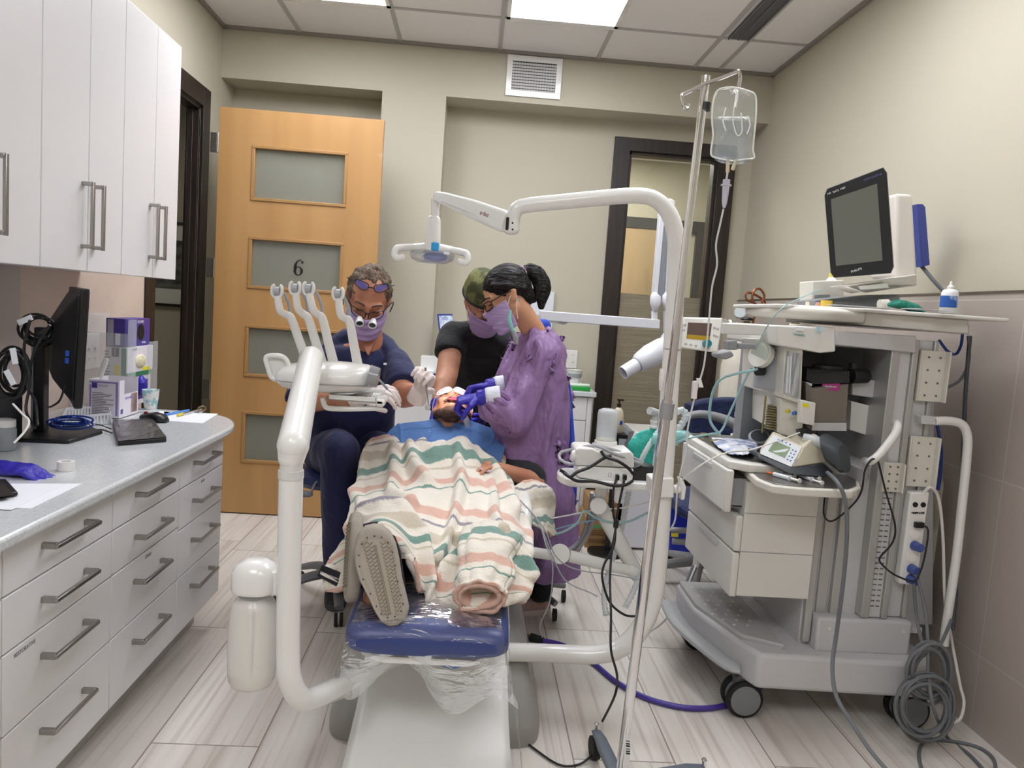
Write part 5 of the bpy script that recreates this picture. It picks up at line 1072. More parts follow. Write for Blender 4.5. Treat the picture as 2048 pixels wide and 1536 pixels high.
# open bay with vaporizer
B().box(1.06, 1.36, 2.9, 2.98, .86, 1.3).box(1.06, 1.34, 2.46, 2.9, 1.26, 1.3).build('bay_back', mat('bay_grey', '#8d9092', .5), t)
B().box(1.365, 1.372, 2.44, 2.95, .88, 1.3).build('bay_side', mat('bay_side', '#c9c9cb', .45), t)
lp1 = [(1556, 870), (1728, 935), (1728, 985), (1556, 948)]
B().prism([atz(1545, 866, .88), atz(1640, 900, .88), atz(1728, 938, .88), atz(1742, 925, .88), atz(1735, 880, .88), atz(1600, 852, .88)], (0, 0, -.06)).build('bench', mw, t, bevel=.006)
# upper canopy
B().prism([P(1553, 650, 2.46), P(1553, 690, 2.46), P(1640, 706, 2.41), P(1672, 704, 2.41), P(1672, 655, 2.41)], (0, .5, 0)).build('front_bezel', mw2, t, bevel=.007, seg=3)
B().slab([(1672, 662), (1833, 672), (1832, 706), (1672, 690)], 2.405, 2.98).build('lower_shelf', mw, t, bevel=.004)
B().slab([(1730, 625), (1938, 640), (1938, 668), (1730, 650)], 2.39, 3.02).build('top_case', mw2, t, bevel=.004)
zt2 = P(1830, 632, 2.39).z
pl = [atz(1530, 628, zt2), atz(1530, 652, zt2)]
B().prism([(1.0, 2.95, zt2-.0), (1.0, 2.52, zt2), (1.24, 2.36, zt2), (1.68, 2.34, zt2), (1.68, 2.42, zt2), (1.62, 3.04, zt2), (1.1, 3.04, zt2)], (0, 0, .012)).build('top_shelf', mw2, t, bevel=.004)
b = B(); b.asp = .85; b.tube([(1.06, 2.92, zt2-.012), (1.03, 2.6, zt2-.012), (1.10, 2.46, zt2-.012), (1.24, 2.40, zt2-.012)], [.02, .028, .028, .026], 16, flat=(0, 0, 1)); b.build('front_roll', cream, t)
text('lettering', 'Datex-Ohmeda', P(1586, 668, 2.445)+Vector((0, 0, -.001)), .0115, mat('teal_ink', '#2f9a9e', .5), t, right=P(1640, 678, 2.41)-P(1553, 670, 2.46), depth=.0006)
B().slab([(1594, 654), (1608, 655), (1608, 662), (1594, 661)], 2.432, 2.44).build('sticker', paper, t)
B().slab([(1634, 653), (1644, 654), (1644, 664), (1634, 663)], 2.41, 2.416).build('sticker', mat('sticker_blue', '#bcdce8', .5), t)
# flow meter cabinet
fm_ = B().prism([P(1570, 690, 2.48), P(1606, 697, 2.44), P(1602, 808, 2.44), P(1564, 796, 2.48)], (.02, .45, 0)).build('flow_meter_cabinet', cream, t, bevel=.003)
B().prism([P(1573, 702, 2.474), P(1600, 707, 2.434), P(1596, 796, 2.434), P(1567, 786, 2.474)], (0, .01, 0)).build('flow_window', mat('flow_window', '#bfc3c2', .15, var=('#8b8e90', 90, (1, 1, .1), .4), coat=.6), fm_)
b = B()
for i in range(4): b.cyl(P(1577+i*6, 712, 2.465-.006*i), P(1573+i*6, 786, 2.465-.006*i), .0028, n=8)
b.build('flow_tube', mat('tube_glass', '#e6e9e8', .1), fm_)
for i, c_ in enumerate(('#c9b93a', '#3d6fb8', '#3a8f58')):
    k = P(1577+i*13, 822+i*4, 2.45); B().cyl(k, k+Vector((-.012, -.016, 0)), .007, .006, 14).build('flow_knob', mat('knob_%d' % i, c_, .35), fm_)
B().prism([P(1562, 796, 2.5), P(1606, 808, 2.46), P(1606, 880, 2.46), P(1560, 868, 2.5)], (.05, .4, 0)).build('control_panel', cream, t, bevel=.003)
# vaporizer
v = B().prism([P(1610, 762, 2.46), P(1625, 775, 2.42), P(1698, 766, 2.42), P(1693, 862, 2.42), P(1625, 860, 2.42), P(1612, 852, 2.46)], (0, .16, 0)).build('vaporizer', mat('vaporizer_grey', '#7d776f', .35, .5), t, bevel=.004)
B().prism([P(1626, 846, 2.416), P(1693, 846, 2.416), P(1693, 862, 2.416), P(1624, 861, 2.416)], (0, .003, 0)).build('foot_band', mw, v)
B().prism([P(1614, 735, 2.46), P(1625, 740, 2.415), P(1700, 742, 2.415), P(1700, 766, 2.415), P(1625, 768, 2.415), P(1612, 760, 2.46)], (0, .17, 0)).build('top_block', vdark, v, bevel=.004)
B().lathe(P(1655, 742, 2.5), [(.05, 0), (.052, .006), (.05, .018), (.04, .022)], n=32).build('dial', vdark, v)
B().cyl(P(1700, 752, 2.47), P(1732, 752, 2.49), .026, .024).cyl(P(1706, 742, 2.48), P(1708, 726, 2.48), .014).build('lock_lever', vdark, v)
B().slab([(1645, 766), (1680, 766), (1679, 782), (1644, 781)], 2.4185, 2.421).build('sticker', mat('sticker_magenta', '#a4397f', .5), v)
text('lettering', 'Sevoflurane', P(1662, 773, 2.4175), .0085, paper, v, depth=.0003, right=(1, 0, 0))
B().prism([P(1613, 764, 2.458), P(1624, 767, 2.425), P(1624, 772, 2.425), P(1613, 769, 2.458)], (-.002, 0, 0)).build('sticker', paper, v)
B().slab([(1603, 800), (1632, 806), (1629, 852), (1601, 846)], 2.39, 2.42).build('gas_monitor', mw2, t, bevel=.003)
B().slab([(1605, 806), (1618, 809), (1618, 816), (1605, 813)], 2.3885, 2.391).build('sticker', mat('sticker_yellow', '#e8dc2a', .5), t)
# white absorber panel to the right of the vaporizer
B().slab([(1703, 802), (1772, 820), (1764, 880), (1700, 860)], 2.52, 2.55).build('white_panel', unitw, t, bevel=.002)
B().slab([(1704, 758), (1778, 762), (1776, 800), (1704, 790)], 2.5, 2.62).build('panel_ledge', mw, t, bevel=.004)
for i in range(4): B().lathe(P(1722+i*15, 761, 2.56), [(.009, 0), (.009, .008), (.005, .012)], n=12).build('plug', steel, t)
# round-cornered grab handle
B().tube([P(1790, 846, 2.36), P(1795, 850, 2.3), P(1790, 868, 2.28), P(1762, 905, 2.28), P(1742, 922, 2.28), P(1730, 922, 2.36)], .0125, 14, smooth=5).build('grab_handle', unitw, t)
# mounting rails
def rail(px0, px1, py0, py1, Y, nm='mounting_rail'):
    a, c = P(px0, py0, Y), P(px1, py1, Y); b = B().box(a.x, c.x, Y, Y+.012, c.z, a.z).box(c.x-.006, c.x, Y-.02, Y, c.z, a.z).box(a.x, a.x+.006, Y-.004, Y, c.z, a.z)
    r_ = b.build(nm, cream, t, bevel=.002); w_ = c.x-a.x; b = B()
    for k in range(4):
        for q in (.3, .72): b.cyl((a.x+w_*q, Y-.001, c.z+(a.z-c.z)*(.12+.25*k)), (a.x+w_*q, Y-.003, c.z+(a.z-c.z)*(.12+.25*k)), .0035, n=10)
    b.build('bolt_holes', mat('slot_dark', '#6b6b69'), r_)
rail(1843, 1885, 700, 805, 2.42); rail(1822, 1865, 872, 975, 2.42); rail(1770, 1800, 925, 985, 2.405)
B().slab([(1843, 832), (1872, 834), (1872, 850), (1843, 848)], 2.4, 2.45).build('clamp', mw, t, bevel=.003)
B().tube([P(1868, 842, 2.42), P(1900, 842, 2.42), P(1925, 850, 2.42), P(1935, 875, 2.42), P(1933, 920, 2.42), P(1925, 1000, 2.42), P(1912, 1120, 2.42), P(1893, 1245, 2.42), P(1888, 1290, 2.42)], .0145, 16, smooth=5).build('push_bar', unitw, t)
B().box(1.52, 1.6, 2.46, 2.98, .3, .32).box(1.6, 1.66, 2.5, 2.54, 1.33, 1.36).build('rear_bracket', mw, t)
B().slab([(1832, 690), (1870, 694), (1866, 1250), (1800, 1250)], 2.62, 2.98).build('rear_case', mw, t, bevel=.004)
# bellows / absorber arm with manometer
b = B(); mc = P(1550, 735, 2.62)
B().lathe((mc.x+.01, 2.62, P(1550, 778, 2.62).z), [(.075, 0), (.078, .004), (.078, .135), (.074, .14)], n=36).build('absorber_housing', mat('housing_grey', '#9a9da1', .4), t)
B().slab([(1508, 678), (1564, 682), (1563, 694), (1515, 690)], 2.58, 2.7).build('housing_bracket', mw2, t, bevel=.003)
B().cyl(P(1519, 708, 2.56), P(1526, 712, 2.57), .045, n=32).build('gauge_rim', mw2, t); B().cyl(P(1518, 708, 2.557), P(1519, 708, 2.558), .038, n=32).build('gauge_face', mat('gauge_face', '#c9d4c6', .2), t)
B().cyl(P(1514, 742, 2.56), P(1526, 742, 2.57), .016, n=18).build('valve_knob', vdark, t)
B().tube([P(1549, 775, 2.62), P(1551, 790, 2.62), P(1556, 798, 2.62), P(1562, 798, 2.6)], .012, 12).build('elbow_pipe', mdk, t)
bl_ = B(); ct = P(1558, 812, 2.58); zb = P(1558, 858, 2.58).z; prof_ = [(.042, 0)]
for i in range(9): zz = (ct.z-zb)*(i+.5)/9; prof_ += [(.043, zz-.004), (.034, zz+.004)]
bl_.lathe((ct.x, 2.58, zb), prof_+[(.042, ct.z-zb)], n=32).build('bellows', mat('bellows_amber', '#857a58', .3, alpha=.9), t)
b = B()
for a in range(3): b.cyl((ct.x+.047*math.cos(a*2.1+.5), 2.58+.047*math.sin(a*2.1+.5), zb-.02), (ct.x+.047*math.cos(a*2.1+.5), 2.58+.047*math.sin(a*2.1+.5), ct.z+.03), .0035, n=8)
b.build('bellows_rod', mat('rod_brass', '#a39459', .3, .6), t)
# display on its arm
k_ = t
B().slab([(1448, 646), (1556, 652), (1556, 672), (1448, 668)], 2.56, 2.6).build('display_arm', mw2, t, bevel=.003)
B().slab([(1456, 682), (1475, 680), (1475, 700), (1456, 700)], 2.53, 2.58).slab([(1475, 686), (1512, 688), (1512, 698), (1475, 698)], 2.55, 2.58).build('arm_joint', mdk, t, bevel=.003)
dA, dB, dC, dD = P(1366, 634, 2.43), P(1446, 636, 2.43), P(1436, 706, 2.38), P(1360, 696, 2.38)
ds = B().prism([dA, dB, dC, dD], (.012, .06, 0)).build('display', mw2, t, bevel=.006, seg=3)
def bil(u, v, o=0): return dA.lerp(dB, u).lerp(dD.lerp(dC, u), v)+Vector((0, -1, .0))*o
def quadp(u0, u1, v0, v1, nm, m_, par, o=.001): B().prism([bil(u0, v0, o), bil(u1, v0, o), bil(u1, v1, o), bil(u0, v1, o)], (0, .0008, 0)).build(nm, m_, par, smooth=False)
quadp(.14, .74, .17, .68, 'screen', mat('amber_screen', '#50382c', .5), ds); quadp(.15, .73, .55, .68, 'amber_bar', mat('amber_bar', '#8f7413', .3, emit=('#8f7413', .25)), ds, .0018)
quadp(.52, .6, .08, .13, 'sticker', paper, ds)
for u_, v_ in ((.06, .25), (.05, .42), (.82, .3), (.9, .32), (.84, .52), (.91, .54), (.14, .85), (.27, .86), (.4, .87)): c = bil(u_, v_, .001); B().ell(c, (.005, .002, .005), n=12, m_=8).build('button', mw, ds)
c = bil(.66, .78, 0); B().cyl(c, c+Vector((0, -.022, .002)), .0135, .012, 22).build('dial', mat('dial_teal', '#1f7f90', .3), ds)
B().slab([(1436, 708), (1462, 700), (1470, 712), (1452, 720), (1438, 716)], 2.42, 2.5).build('display_foot', mdk, t, bevel=.006)
# parts on the work surface fixed to the machine: absorber dish, mask adaptor posts
k_ = root('valve_stand', P(1478, 868, 2.62), 'thin steel post with a teal cup standing on the grey machine worktop', 'stand')
zw = zs+.012
c = atz(1478, 872, zw)
B().lathe(c, [(.034, 0), (.034, .006), (.02, .01)], n=28).build('foot', unitw, k_); B().lathe(c+Vector((0, 0, .01)), [(.024, 0), (.024, .03), (.02, .034)], n=28).build('cup', mat('cup_teal', '#167c8c', .3), k_)
q = at(1478, 872, c.y); T = lambda px, py, dy=0: at(px, py, c.y+dy)
B().tube([T(1470, 862), T(1478, 800), T(1490, 740), T(1497, 705)], .0055, 10).tube([T(1482, 860), T(1490, 790), T(1500, 742)], .0035, 8).build('post', steel, k_)
B().slab([(1472, 824), (1491, 826), (1490, 836), (1471, 834)], c.y-.015, c.y+.0).build('tag', mw, k_)
k_ = root('round_gauge', atz(1518, 880, zw), 'round grey pressure gauge with a dark face lying on the machine worktop', 'gauge')
c = atz(1518, 880, zw+.012); ax_ = Vector((-.25, -.55, .8))
B().lathe(c, [(.036, 0), (.04, .006), (.04, .018), (.034, .022)], axis=ax_, n=30).build('case', greyp, k_); B().lathe(c+ax_.normalized()*.0225, [(.031, 0), (0, .001)], axis=ax_, n=24, cap=False).build('face', mat('gauge_dark', '#3d3f42', .15), k_)
for i, (px, py, r_) in enumerate(((1408, 872, .018), (1438, 886, .03))):
    c = atz(px, py, zw); B().lathe(c, [(r_, 0), (r_, .006), (r_*.7, .012), (0, .013)], n=24).build('valve_disc', mat('amber_plastic', '#6e6442', .3, alpha=.85), label=['small amber valve disc at the back of the machine worktop', 'large amber valve disc in front of the steel post on the worktop', 'tiny amber cap near the far corner of the worktop'][i], cat='valve disc', group='amber valve discs on the worktop')
# ---------------------------------------------------------------- things on the machine
def label_card(): pass
# patient monitor
t = root('patient_monitor', (1.33, 2.75, zt2+.012), 'large patient monitor with a black bezel, switched off, on top of the grey machine', 'monitor')
mA, mB, mC, mD = P(1648, 380, 2.62), P(1773, 332, 2.52), P(1788, 546, 2.52), P(1662, 556, 2.62)
nrm = (mB-mA).cross(mD-mA).normalized(); nrm = -nrm if nrm.y > 0 else nrm
def mb(u, v, o=0): return mA.lerp(mB, u).lerp(mD.lerp(mC, u), v)+nrm*o
def mring(k, o): cu = [(0, .06), (.05, 0), (.95, 0), (1, .06), (1, .94), (.95, 1), (.05, 1), (0, .94)]; return [mb(.5+(u-.5)*k, .5+(v-.5)*k, o) for u, v in cu]
ring_loft([mring(.985, .004), mring(1, 0), mring(1, -.022)]).build('bezel', mat('bezel_dark', '#1e2023', .35), t, ang=.7)
ring_loft([mring(1.0, -.0225), mring(1.0, -.075), mring(.93, -.09)]).build('back_shell', mat('monitor_cream', '#dfdad2', .4), t, ang=.7)
B().prism([mb(.1, .13, .0045), mb(.84, .13, .0045), mb(.84, .87, .0045), mb(.1, .87, .0045)], nrm*.001).build('screen', mat('screen_off', '#6b6e66', .12, spec=.8), t, smooth=False)
rt = (mB-mA).normalized(); upv = (mA-mD).normalized()
text('lettering', 'PHILIPS', mb(.42, .94, .0045), .011, paper, t, right=rt, up=upv); text('lettering', 'MP30 IntelliVue', mb(.78, .055, .0045), .009, mat('ink_violet', '#6d6aa8', .5), t, right=rt, up=upv); text('lettering', 'HR  SpO2  NBP', mb(.2, .06, .0045), .009, paper, t, right=rt, up=upv)
B().slab([(1792, 386), (1826, 388), (1836, 556), (1796, 556)], 2.66, 2.85).build('module_rack', MATS['monitor_cream'], t, bevel=.012, seg=3)
B().prism([P(1680, 572, 2.6), P(1790, 556, 2.54), P(1834, 548, 2.66), P(1834, 572, 2.66), P(1730, 584, 2.58)], (0, .1, 0)).build('chin', MATS['monitor_cream'], t, bevel=.005)
B().prism([P(1630, 600, 2.72), P(1735, 590, 2.62), P(1800, 588, 2.68), P(1800, 610, 2.68), P(1735, 616, 2.62), P(1630, 622, 2.72)], (0, .16, 0)).build('stand', mat('stand_grey', '#7f8385', .4), t, bevel=.004)
B().prism([P(1718, 572, 2.58), P(1775, 566, 2.56), P(1780, 576, 2.56), P(1722, 580, 2.58)], (0, .06, 0)).build('rail', mw2, t, bevel=.003)
# blue folder/handle behind
k_ = root('blue_clipboard', P(1848, 530, 2.85), 'translucent blue clipboard standing behind the patient monitor on a dark strut', 'clipboard')
B().slab([(1833, 408), (1846, 408), (1851, 414), (1860, 530), (1844, 534)], 2.83, 2.95).build('board', mat('folder_blue', '#32459b', .25, alpha=.85), k_, bevel=.002)
B().tube([P(1843, 532, 2.86), P(1866, 560, 2.8), P(1886, 582, 2.75), P(1886, 630, 2.75)], .007, 8, smooth=0).build('strut', mat('strut_dark', '#4a4f55', .5), k_)
zt3 = zt2+.0125
# printer-like white unit behind
k_ = root('white_recorder', (1.2, 2.9, zt3), 'cream recorder box at the far end of the top shelf, left of the monitor', 'recorder')
B().slab([(1625, 562), (1688, 560), (1688, 606), (1625, 612)], 2.86, 2.98).build('case', cream, k_, bevel=.004); B().slab([(1630, 590), (1660, 589), (1660, 596), (1630, 597)], 2.857, 2.861).build('slot', mdk, k_)
k_ = root('spray_bottle', (1.2, 3.0, zt3), 'white bottle with a yellow cap half hidden behind the monitor', 'bottle')
c = P(1658, 608, 3.0); B().lathe((c.x, 3.0, zt3), [(.022, 0), (.024, .004), (.024, .12), (.012, .135)], n=24).build('body', unitw, k_); B().lathe((c.x, 3.0, zt3+.135), [(.012, 0), (.012, .016), (.004, .02)], n=20).build('cap', mat('cap_yellow', '#dcd05a', .4), k_)
# saline bottle on the right
k_ = root('saline_bottle', atz(1894, 625, zt3), 'white squeeze bottle with a blue label at the right end of the top shelf', 'bottle')
c = atz(1895, 627, zt3); h_ = P(1897, 562, c.y).z-zt3
B().lathe(c, [(.022, 0), (.0245, .003), (.0245, h_*.62), (.02, h_*.72), (.009, h_*.76)], n=28).build('body', mat('bottle_white', '#e9ecef', .3), k_, ang=3.2)
B().lathe(c+Vector((0, 0, h_*.76)), [(.010, 0), (.010, h_*.07), (.005, h_*.12), (.003, h_*.24)], n=20).build('cap', unitw, k_)
B().lathe(c+Vector((0, 0, h_*.18)), [(.0249, 0), (.0249, h_*.36)], n=28, cap=False).build('label', mat('label_blue', '#c9dcf0', .4, var=('#2a5fb5', 20, (1, 1, 1), .15)), k_)
# tape rolls, pill pots, teal mask, papers on top shelf
for px, col_, r_, h_, lb in ((1622, '#e8d9c0', .021, .024, 'cream tape roll on the top shelf beside the pink one'), (1636, '#dba9a0', .014, .022, 'small pink tape roll between the cream and yellow ones'), (1652, '#e3c04a', .02, .028, 'yellow tape roll in front of the cream recorder')):
    c = atz(px, 617, zt3); B().lathe(c, [(r_*.5, 0), (r_, 0), (r_, h_), (r_*.5, h_), (r_*.5, 0)], n=24, cap=False).build('tape_roll', mat('tape_'+col_[1:], col_, .5), label=lb, cat='tape')
k_ = root('tape_dispenser', atz(1645, 612, zt3), 'clear round-backed tape dispenser standing behind the tape rolls', 'dispenser')
c = Vector((P(1645, 612, 2.92).x, 2.92, zt3+.028))
B().lathe(c+Vector((0, 0, .022)), [(.032, -.008), (.034, 0), (.032, .008), (.0, .01)], axis=(0, -1, 0), n=28).build('disc', mat('frost_clear', '#dfe3e8', .2, alpha=.75), k_); B().box(c.x-.02, c.x+.025, c.y-.012, c.y+.012, zt3, zt3+.02).build('foot', MATS['frost_clear'], k_, bevel=.003)
k_ = root('face_mask_bag', atz(1800, 622, zt3), 'folded teal breathing bag lying on the top shelf right of the monitor', 'breathing bag')
c = Vector((P(1808, 612, 2.5).x, 2.5, zt3))
b = B(); b.asp = .35; b.tube([c+Vector((-.06, 0, .02)), c+Vector((-.03, -.01, .026)), c+Vector((.02, -.01, .018)), c+Vector((.07, .0, .006))], [.018, .042, .04, .01], 16, flat=(0, 0, 1)); b.build('bag', mat('teal_rubber', '#15806c', .35, bump=(25, 1, (1, 1, 1), .02)), k_, disp=lambda p, n: p+n*.004*noise.noise(p*40))
B().lathe(c+Vector((-.085, 0, .02)), [(.017, 0), (.017, .03), (.013, .034)], axis=(1, 0, .1), n=20).build('collar', cream, k_)
for i, (px, py, a, lb) in enumerate(((1600, 640, .1, 'white sheet at the front left of the top shelf'), (1720, 622, -.1, 'white sheet of paper under the monitor stand'), (1850, 628, .15, 'small white card beside the squeeze bottle'))):
    c = atz(px, py-8, zt3+.0008*i); w_ = .09 if i < 2 else .05
    B(Matrix.Translation(c) @ Matrix.Rotation(a, 4, 'Z')).box(-w_, w_, -.04, .04, 0, .0015).build('paper_sheet', paper, label=lb, cat='paper')
c = atz(1610, 630, zt3+.003); B().cyl(c-Vector((.03, 0, -.004)), c+Vector((.03, -.01, .004)), .004).build('pen', mat('pen_blue', '#3b4aa0', .4), label='blue pen lying on the sheet at the front left of the top shelf', cat='pen')
# syringe pump
zt4 = zt_+.0015
k_ = t = root('syringe_pump', atz(1590, 930, zt4), 'cream syringe pump with a green screen and dark clamp on the pull-out tray', 'infusion pump')
f0 = [(1546, 866), (1606, 898), (1580, 934), (1518, 900)]
pa, pb, pc, pd = P(1546, 868, 2.46), P(1606, 894, 2.36), P(1584, 936, 2.34), P(1518, 908, 2.44)
B().prism([P(1516, 905, 2.45), P(1584, 935, 2.34), P(1650, 928, 2.36), P(1668, 945, 2.36), P(1650, 955, 2.33), P(1580, 948, 2.31), P(1516, 916, 2.43)], (.0, .1, .0)).build('foot', mat('pump_foot', '#33373c', .5), t, bevel=.004)
q_ = [pa, pb, P(1640, 872, 2.37), P(1652, 900, 2.36), P(1648, 930, 2.36), pc, pd]
bd = B().prism([pa, pb, pc, pd], (.02, .05, .004)).prism([pb, P(1632, 868, 2.38), P(1655, 888, 2.38), P(1660, 925, 2.38), pc], (0, .13, 0)).build('case', mat('pump_cream', '#dcd5be', .4), t, bevel=.006, seg=3)
def pq(u, v, o=.001): n_ = (pb-pa).cross(pd-pa).normalized(); n_ = -n_ if n_.y > 0 else n_; return pa.lerp(pb, u).lerp(pd.lerp(pc, u), v)+n_*o
B().prism([pq(.02, .04), pq(.97, .04), pq(.97, .97), pq(.02, .97)], (0, -.0005, 0)).build('keypad', mat('keypad', '#e3e8ea', .4), t, smooth=False)
B().prism([pq(.18, .24, .002), pq(.7, .24, .002), pq(.7, .74, .002), pq(.18, .74, .002)], (0, -.0005, 0)).build('screen', mat('lcd_green', '#8fa183', .25), t, smooth=False)
for u_ in (.79, .88):
    for v_ in (.3, .45, .6, .75): c = pq(u_, v_, .002); B().ell(c, (.003, .0015, .0025), n=8, m_=6).build('key', mat('key_blue', '#4e79c9', .4), t)
for u_ in (.25, .38, .51, .64): c = pq(u_, .13, .002); B().ell(c, (.003, .0015, .0025), n=8, m_=6).build('key', MATS['key_blue'], t)
c = P(1678, 912, 2.33); B().loft([(c+Vector((-.045, .04, .03)), Vector((.01, .02, 0)), Vector((0, .01, .02))), (c+Vector((-.03, .02, .02)), Vector((.03, .02, 0)), Vector((-.01, .01, .045))), (c+Vector((.0, -.005, .0)), Vector((.03, .02, 0)), Vector((-.01, .01, .05))), (c+Vector((.012, -.015, -.005)), Vector((.024, .015, 0)), Vector((-.008, .008, .042)))], n=28, p=2.6).build('plunger_clamp', mat('pump_dark', '#3d4247', .4), t)
B().tube([P(1606, 874, 2.4), P(1632, 882, 2.38), P(1660, 895, 2.36)], [.013, .017, .016], 20).build('syringe', mat('syringe_clear', '#e8edf0', .15, alpha=.75), t)
B().slab([(1600, 862), (1622, 858), (1626, 868), (1606, 876)], 2.4, 2.44).build('latch', vdark, t, bevel=.003)
B().prism([P(1589, 918, 2.341), P(1612, 916, 2.372), P(1611, 927, 2.372), P(1588, 929, 2.341)], (0, -.001, 0)).build('sticker', paper, t)
# syringes, packet on the tray
def syringe(px0, py0, px1, py1, col_, lb, r_=.007, nm='syringe'):
    a, c = atz(px0, py0, zt4+r_), atz(px1, py1, zt4+r_); k_ = root(nm, a.lerp(c, .5)-Vector((0, 0, r_)), lb, 'syringe', 'syringes on the pull-out tray'); d_ = (c-a)
    B().cyl(a, a.lerp(c, .62), r_, n=14).cyl(a.lerp(c, .62), a.lerp(c, .64), r_*1.5, n=14).build('barrel', mat('syringe_clear', '#e8edf0'), k_)
    B().cyl(a.lerp(c, .64), a.lerp(c, .97), r_*.55, n=10).cyl(a.lerp(c, .97), c, r_*1.2, n=14).build('plunger', unitw, k_)
    B().cyl(a, a-d_*.08, r_*.4, n=8).cyl(a-d_*.08, a-d_*.3, r_*.5, r_*.4, n=8).build('needle_cap', mat('cap_'+col_[1:], col_, .4), k_)
syringe(1535, 938, 1590, 953, '#e05a48', 'syringe with a red needle cap at the left of the pull-out tray'); syringe(1548, 948, 1600, 962, '#e8702a', 'syringe with an orange cap in front of the red-capped one')
syringe(1570, 940, 1640, 958, '#f0f2f5', 'thin white syringe lying behind the others on the tray', .006); syringe(1590, 948, 1645, 966, '#e8ecef', 'white syringe at the front edge of the tray, right of the orange cap', .006)
PK = [[atz(1422, 878, zw), atz(1450, 880, zw), atz(1485, 882, zw), atz(1512, 890, zw)], [atz(1432, 895, zw), atz(1462, 896, zw+.012), atz(1492, 896, zw+.014), atz(1518, 900, zw)], [atz(1458, 912, zw), atz(1478, 914, zw+.006), atz(1500, 912, zw+.006), atz(1512, 908, zw)]]
B().grid(lambda u, v: cr1([cr1(r_, u) for r_ in PK], v)+Vector((0, 0, .006+.008*abs(noise.noise(Vector((u*7, v*5, 1)))))), 30, 20).build('plastic_packet', mat('packet_white', '#e6e9f2', .3, var=('#8f9fc8', 14, (1, 1, 1), .25)), label='crumpled white plastic packet with blue print on the steel worktop', cat='packet', solid=.0015, ang=3.2)
# power strip
t = root('power_strip', P(1812, 1170, 2.41), 'white medical power strip strapped to the side of the grey machine with blue plugs', 'power strip')
A_, B_, C_, D_ = P(1822, 985, 2.4), P(1860, 985, 2.4), P(1834, 1172, 2.4), P(1798, 1168, 2.4)
ps = B().prism([A_, B_, C_, D_], (0, .035, 0)).build('case', unitw, t, bevel=.005)
def pp(u, v, o=.001): return A_.lerp(B_, u).lerp(D_.lerp(C_, u), v)+Vector((0, -o, 0))
for u_ in (.3, .72): B().cyl(pp(u_, .13, .0), pp(u_, .13, .003), .0085, n=18).build('breaker', blackp, t)
text('lettering', 'TRIPP-LITE', pp(.5, .22, .001), .0095, blackp, t, right=B_-A_, up=A_-D_, bold=.0003)
for v_ in (.45, .7): B().cyl(pp(.5, v_, 0), pp(.5, v_, .003), .016, n=24).build('outlet', mat('outlet_white', '#f0eee8', .4), t)
B().prism([pp(.35, .31, .0), pp(.8, .31, 0), pp(.8, .37, 0), pp(.35, .37, 0)], (0, -.016, 0)).build('plug', blackp, t, bevel=.002)
for v_ in (.57, .82, .93): B().cyl(pp(.55, v_, 0), pp(.62, v_, .03), .0165, .014, 18).build('plug', mat('plug_blue', '#4a5fa8', .3, alpha=.85), t)
# cables
cg = mat('cable_grey', '#6b6e72', .5); cb_ = mat('cable_black', '#151517', .5); cw = mat('cable_white', '#e2e0dc', .45); cbl = mat('cable_royal', '#2c46a0', .4)
Yc = 2.3
b = B()
def loop(cx, cy, rx, ry, Y, nt, wob, seed, r_=.0058):
    pts = []
    for i in range(nt*14): a = 2*math.pi*i/14+seed; k = 1+wob*math.sin(i*.37+seed); cx += 1.2*math.sin(i*.9+seed); cy += 1.2*math.cos(i*.31); pts.append(P(cx+rx*k*math.cos(a), cy+ry*k*math.sin(a), Y+.018*math.sin(i*.21+seed)))
    b.tube(pts, r_, 8, smooth=3)
loop(1858, 1345, 38, 50, 2.26, 5, .2, .3); loop(1850, 1415, 50, 56, 2.24, 6, .2, 1.4)
b.tube([pp(.6, .85, .03), P(1850, 1220, 2.33), P(1856, 1290, 2.28), P(1855, 1350, 2.25)], .0055, 8).tube([pp(.5, .95, .03), P(1834, 1240, 2.36), P(1850, 1310, 2.28)], .0055, 8).tube([P(1903, 1240, 2.4), P(1880, 1290, 2.3), P(1856, 1310, 2.27)], .0055, 8)
b.build('cable_coil', cg, label='coiled grey power cable hanging over the rear wheel of the machine', cat='cable')
wire('power_cable', [P(1856, 1350, 2.24), P(1868, 1420, 2.2), atz(1895, 1475, .006), atz(1940, 1510, .006), atz(1985, 1560, .006)], .0055, cg, 'grey power cord running from the coil along the floor to the picture corner')
wire('power_cable', [atz(1850, 1560, .006), atz(1838, 1510, .006), atz(1850, 1482, .006), atz(1885, 1480, .006), atz(1950, 1492, .006), atz(1985, 1515, .006), atz(1990, 1545, .006), atz(1975, 1580, .006)], .0055, cg, 'loop of grey cord lying on the floor in front of the coil')
wire('pump_cable', [P(1655, 945, 2.3), P(1675, 965, 2.2), P(1690, 1000, 2.18), P(1694, 1060, 2.18), P(1688, 1150, 2.19), P(1674, 1260, 2.2), P(1665, 1330, 2.16), P(1672, 1390, 2.10), P(1700, 1440, 2.04), P(1740, 1500, 1.97), P(1790, 1560, 1.9), atz(1850, 1640, .01)], .0062, cg, 'thick grey cord hanging from the syringe pump down to the floor')
wire('black_cable', [pp(.6, .34, .016), P(1856, 1060, 2.38), P(1850, 1110, 2.37), P(1838, 1150, 2.36), P(1825, 1162, 2.36), P(1790, 1150, 2.37), P(1765, 1130, 2.38), P(1760, 1115, 2.39), P(1785, 1085, 2.39), P(1790, 1050, 2.39), P(1772, 985, 2.38), P(1757, 925, 2.3)], .0032, cb_, 'thin black cord from the power strip up past the grab handle')
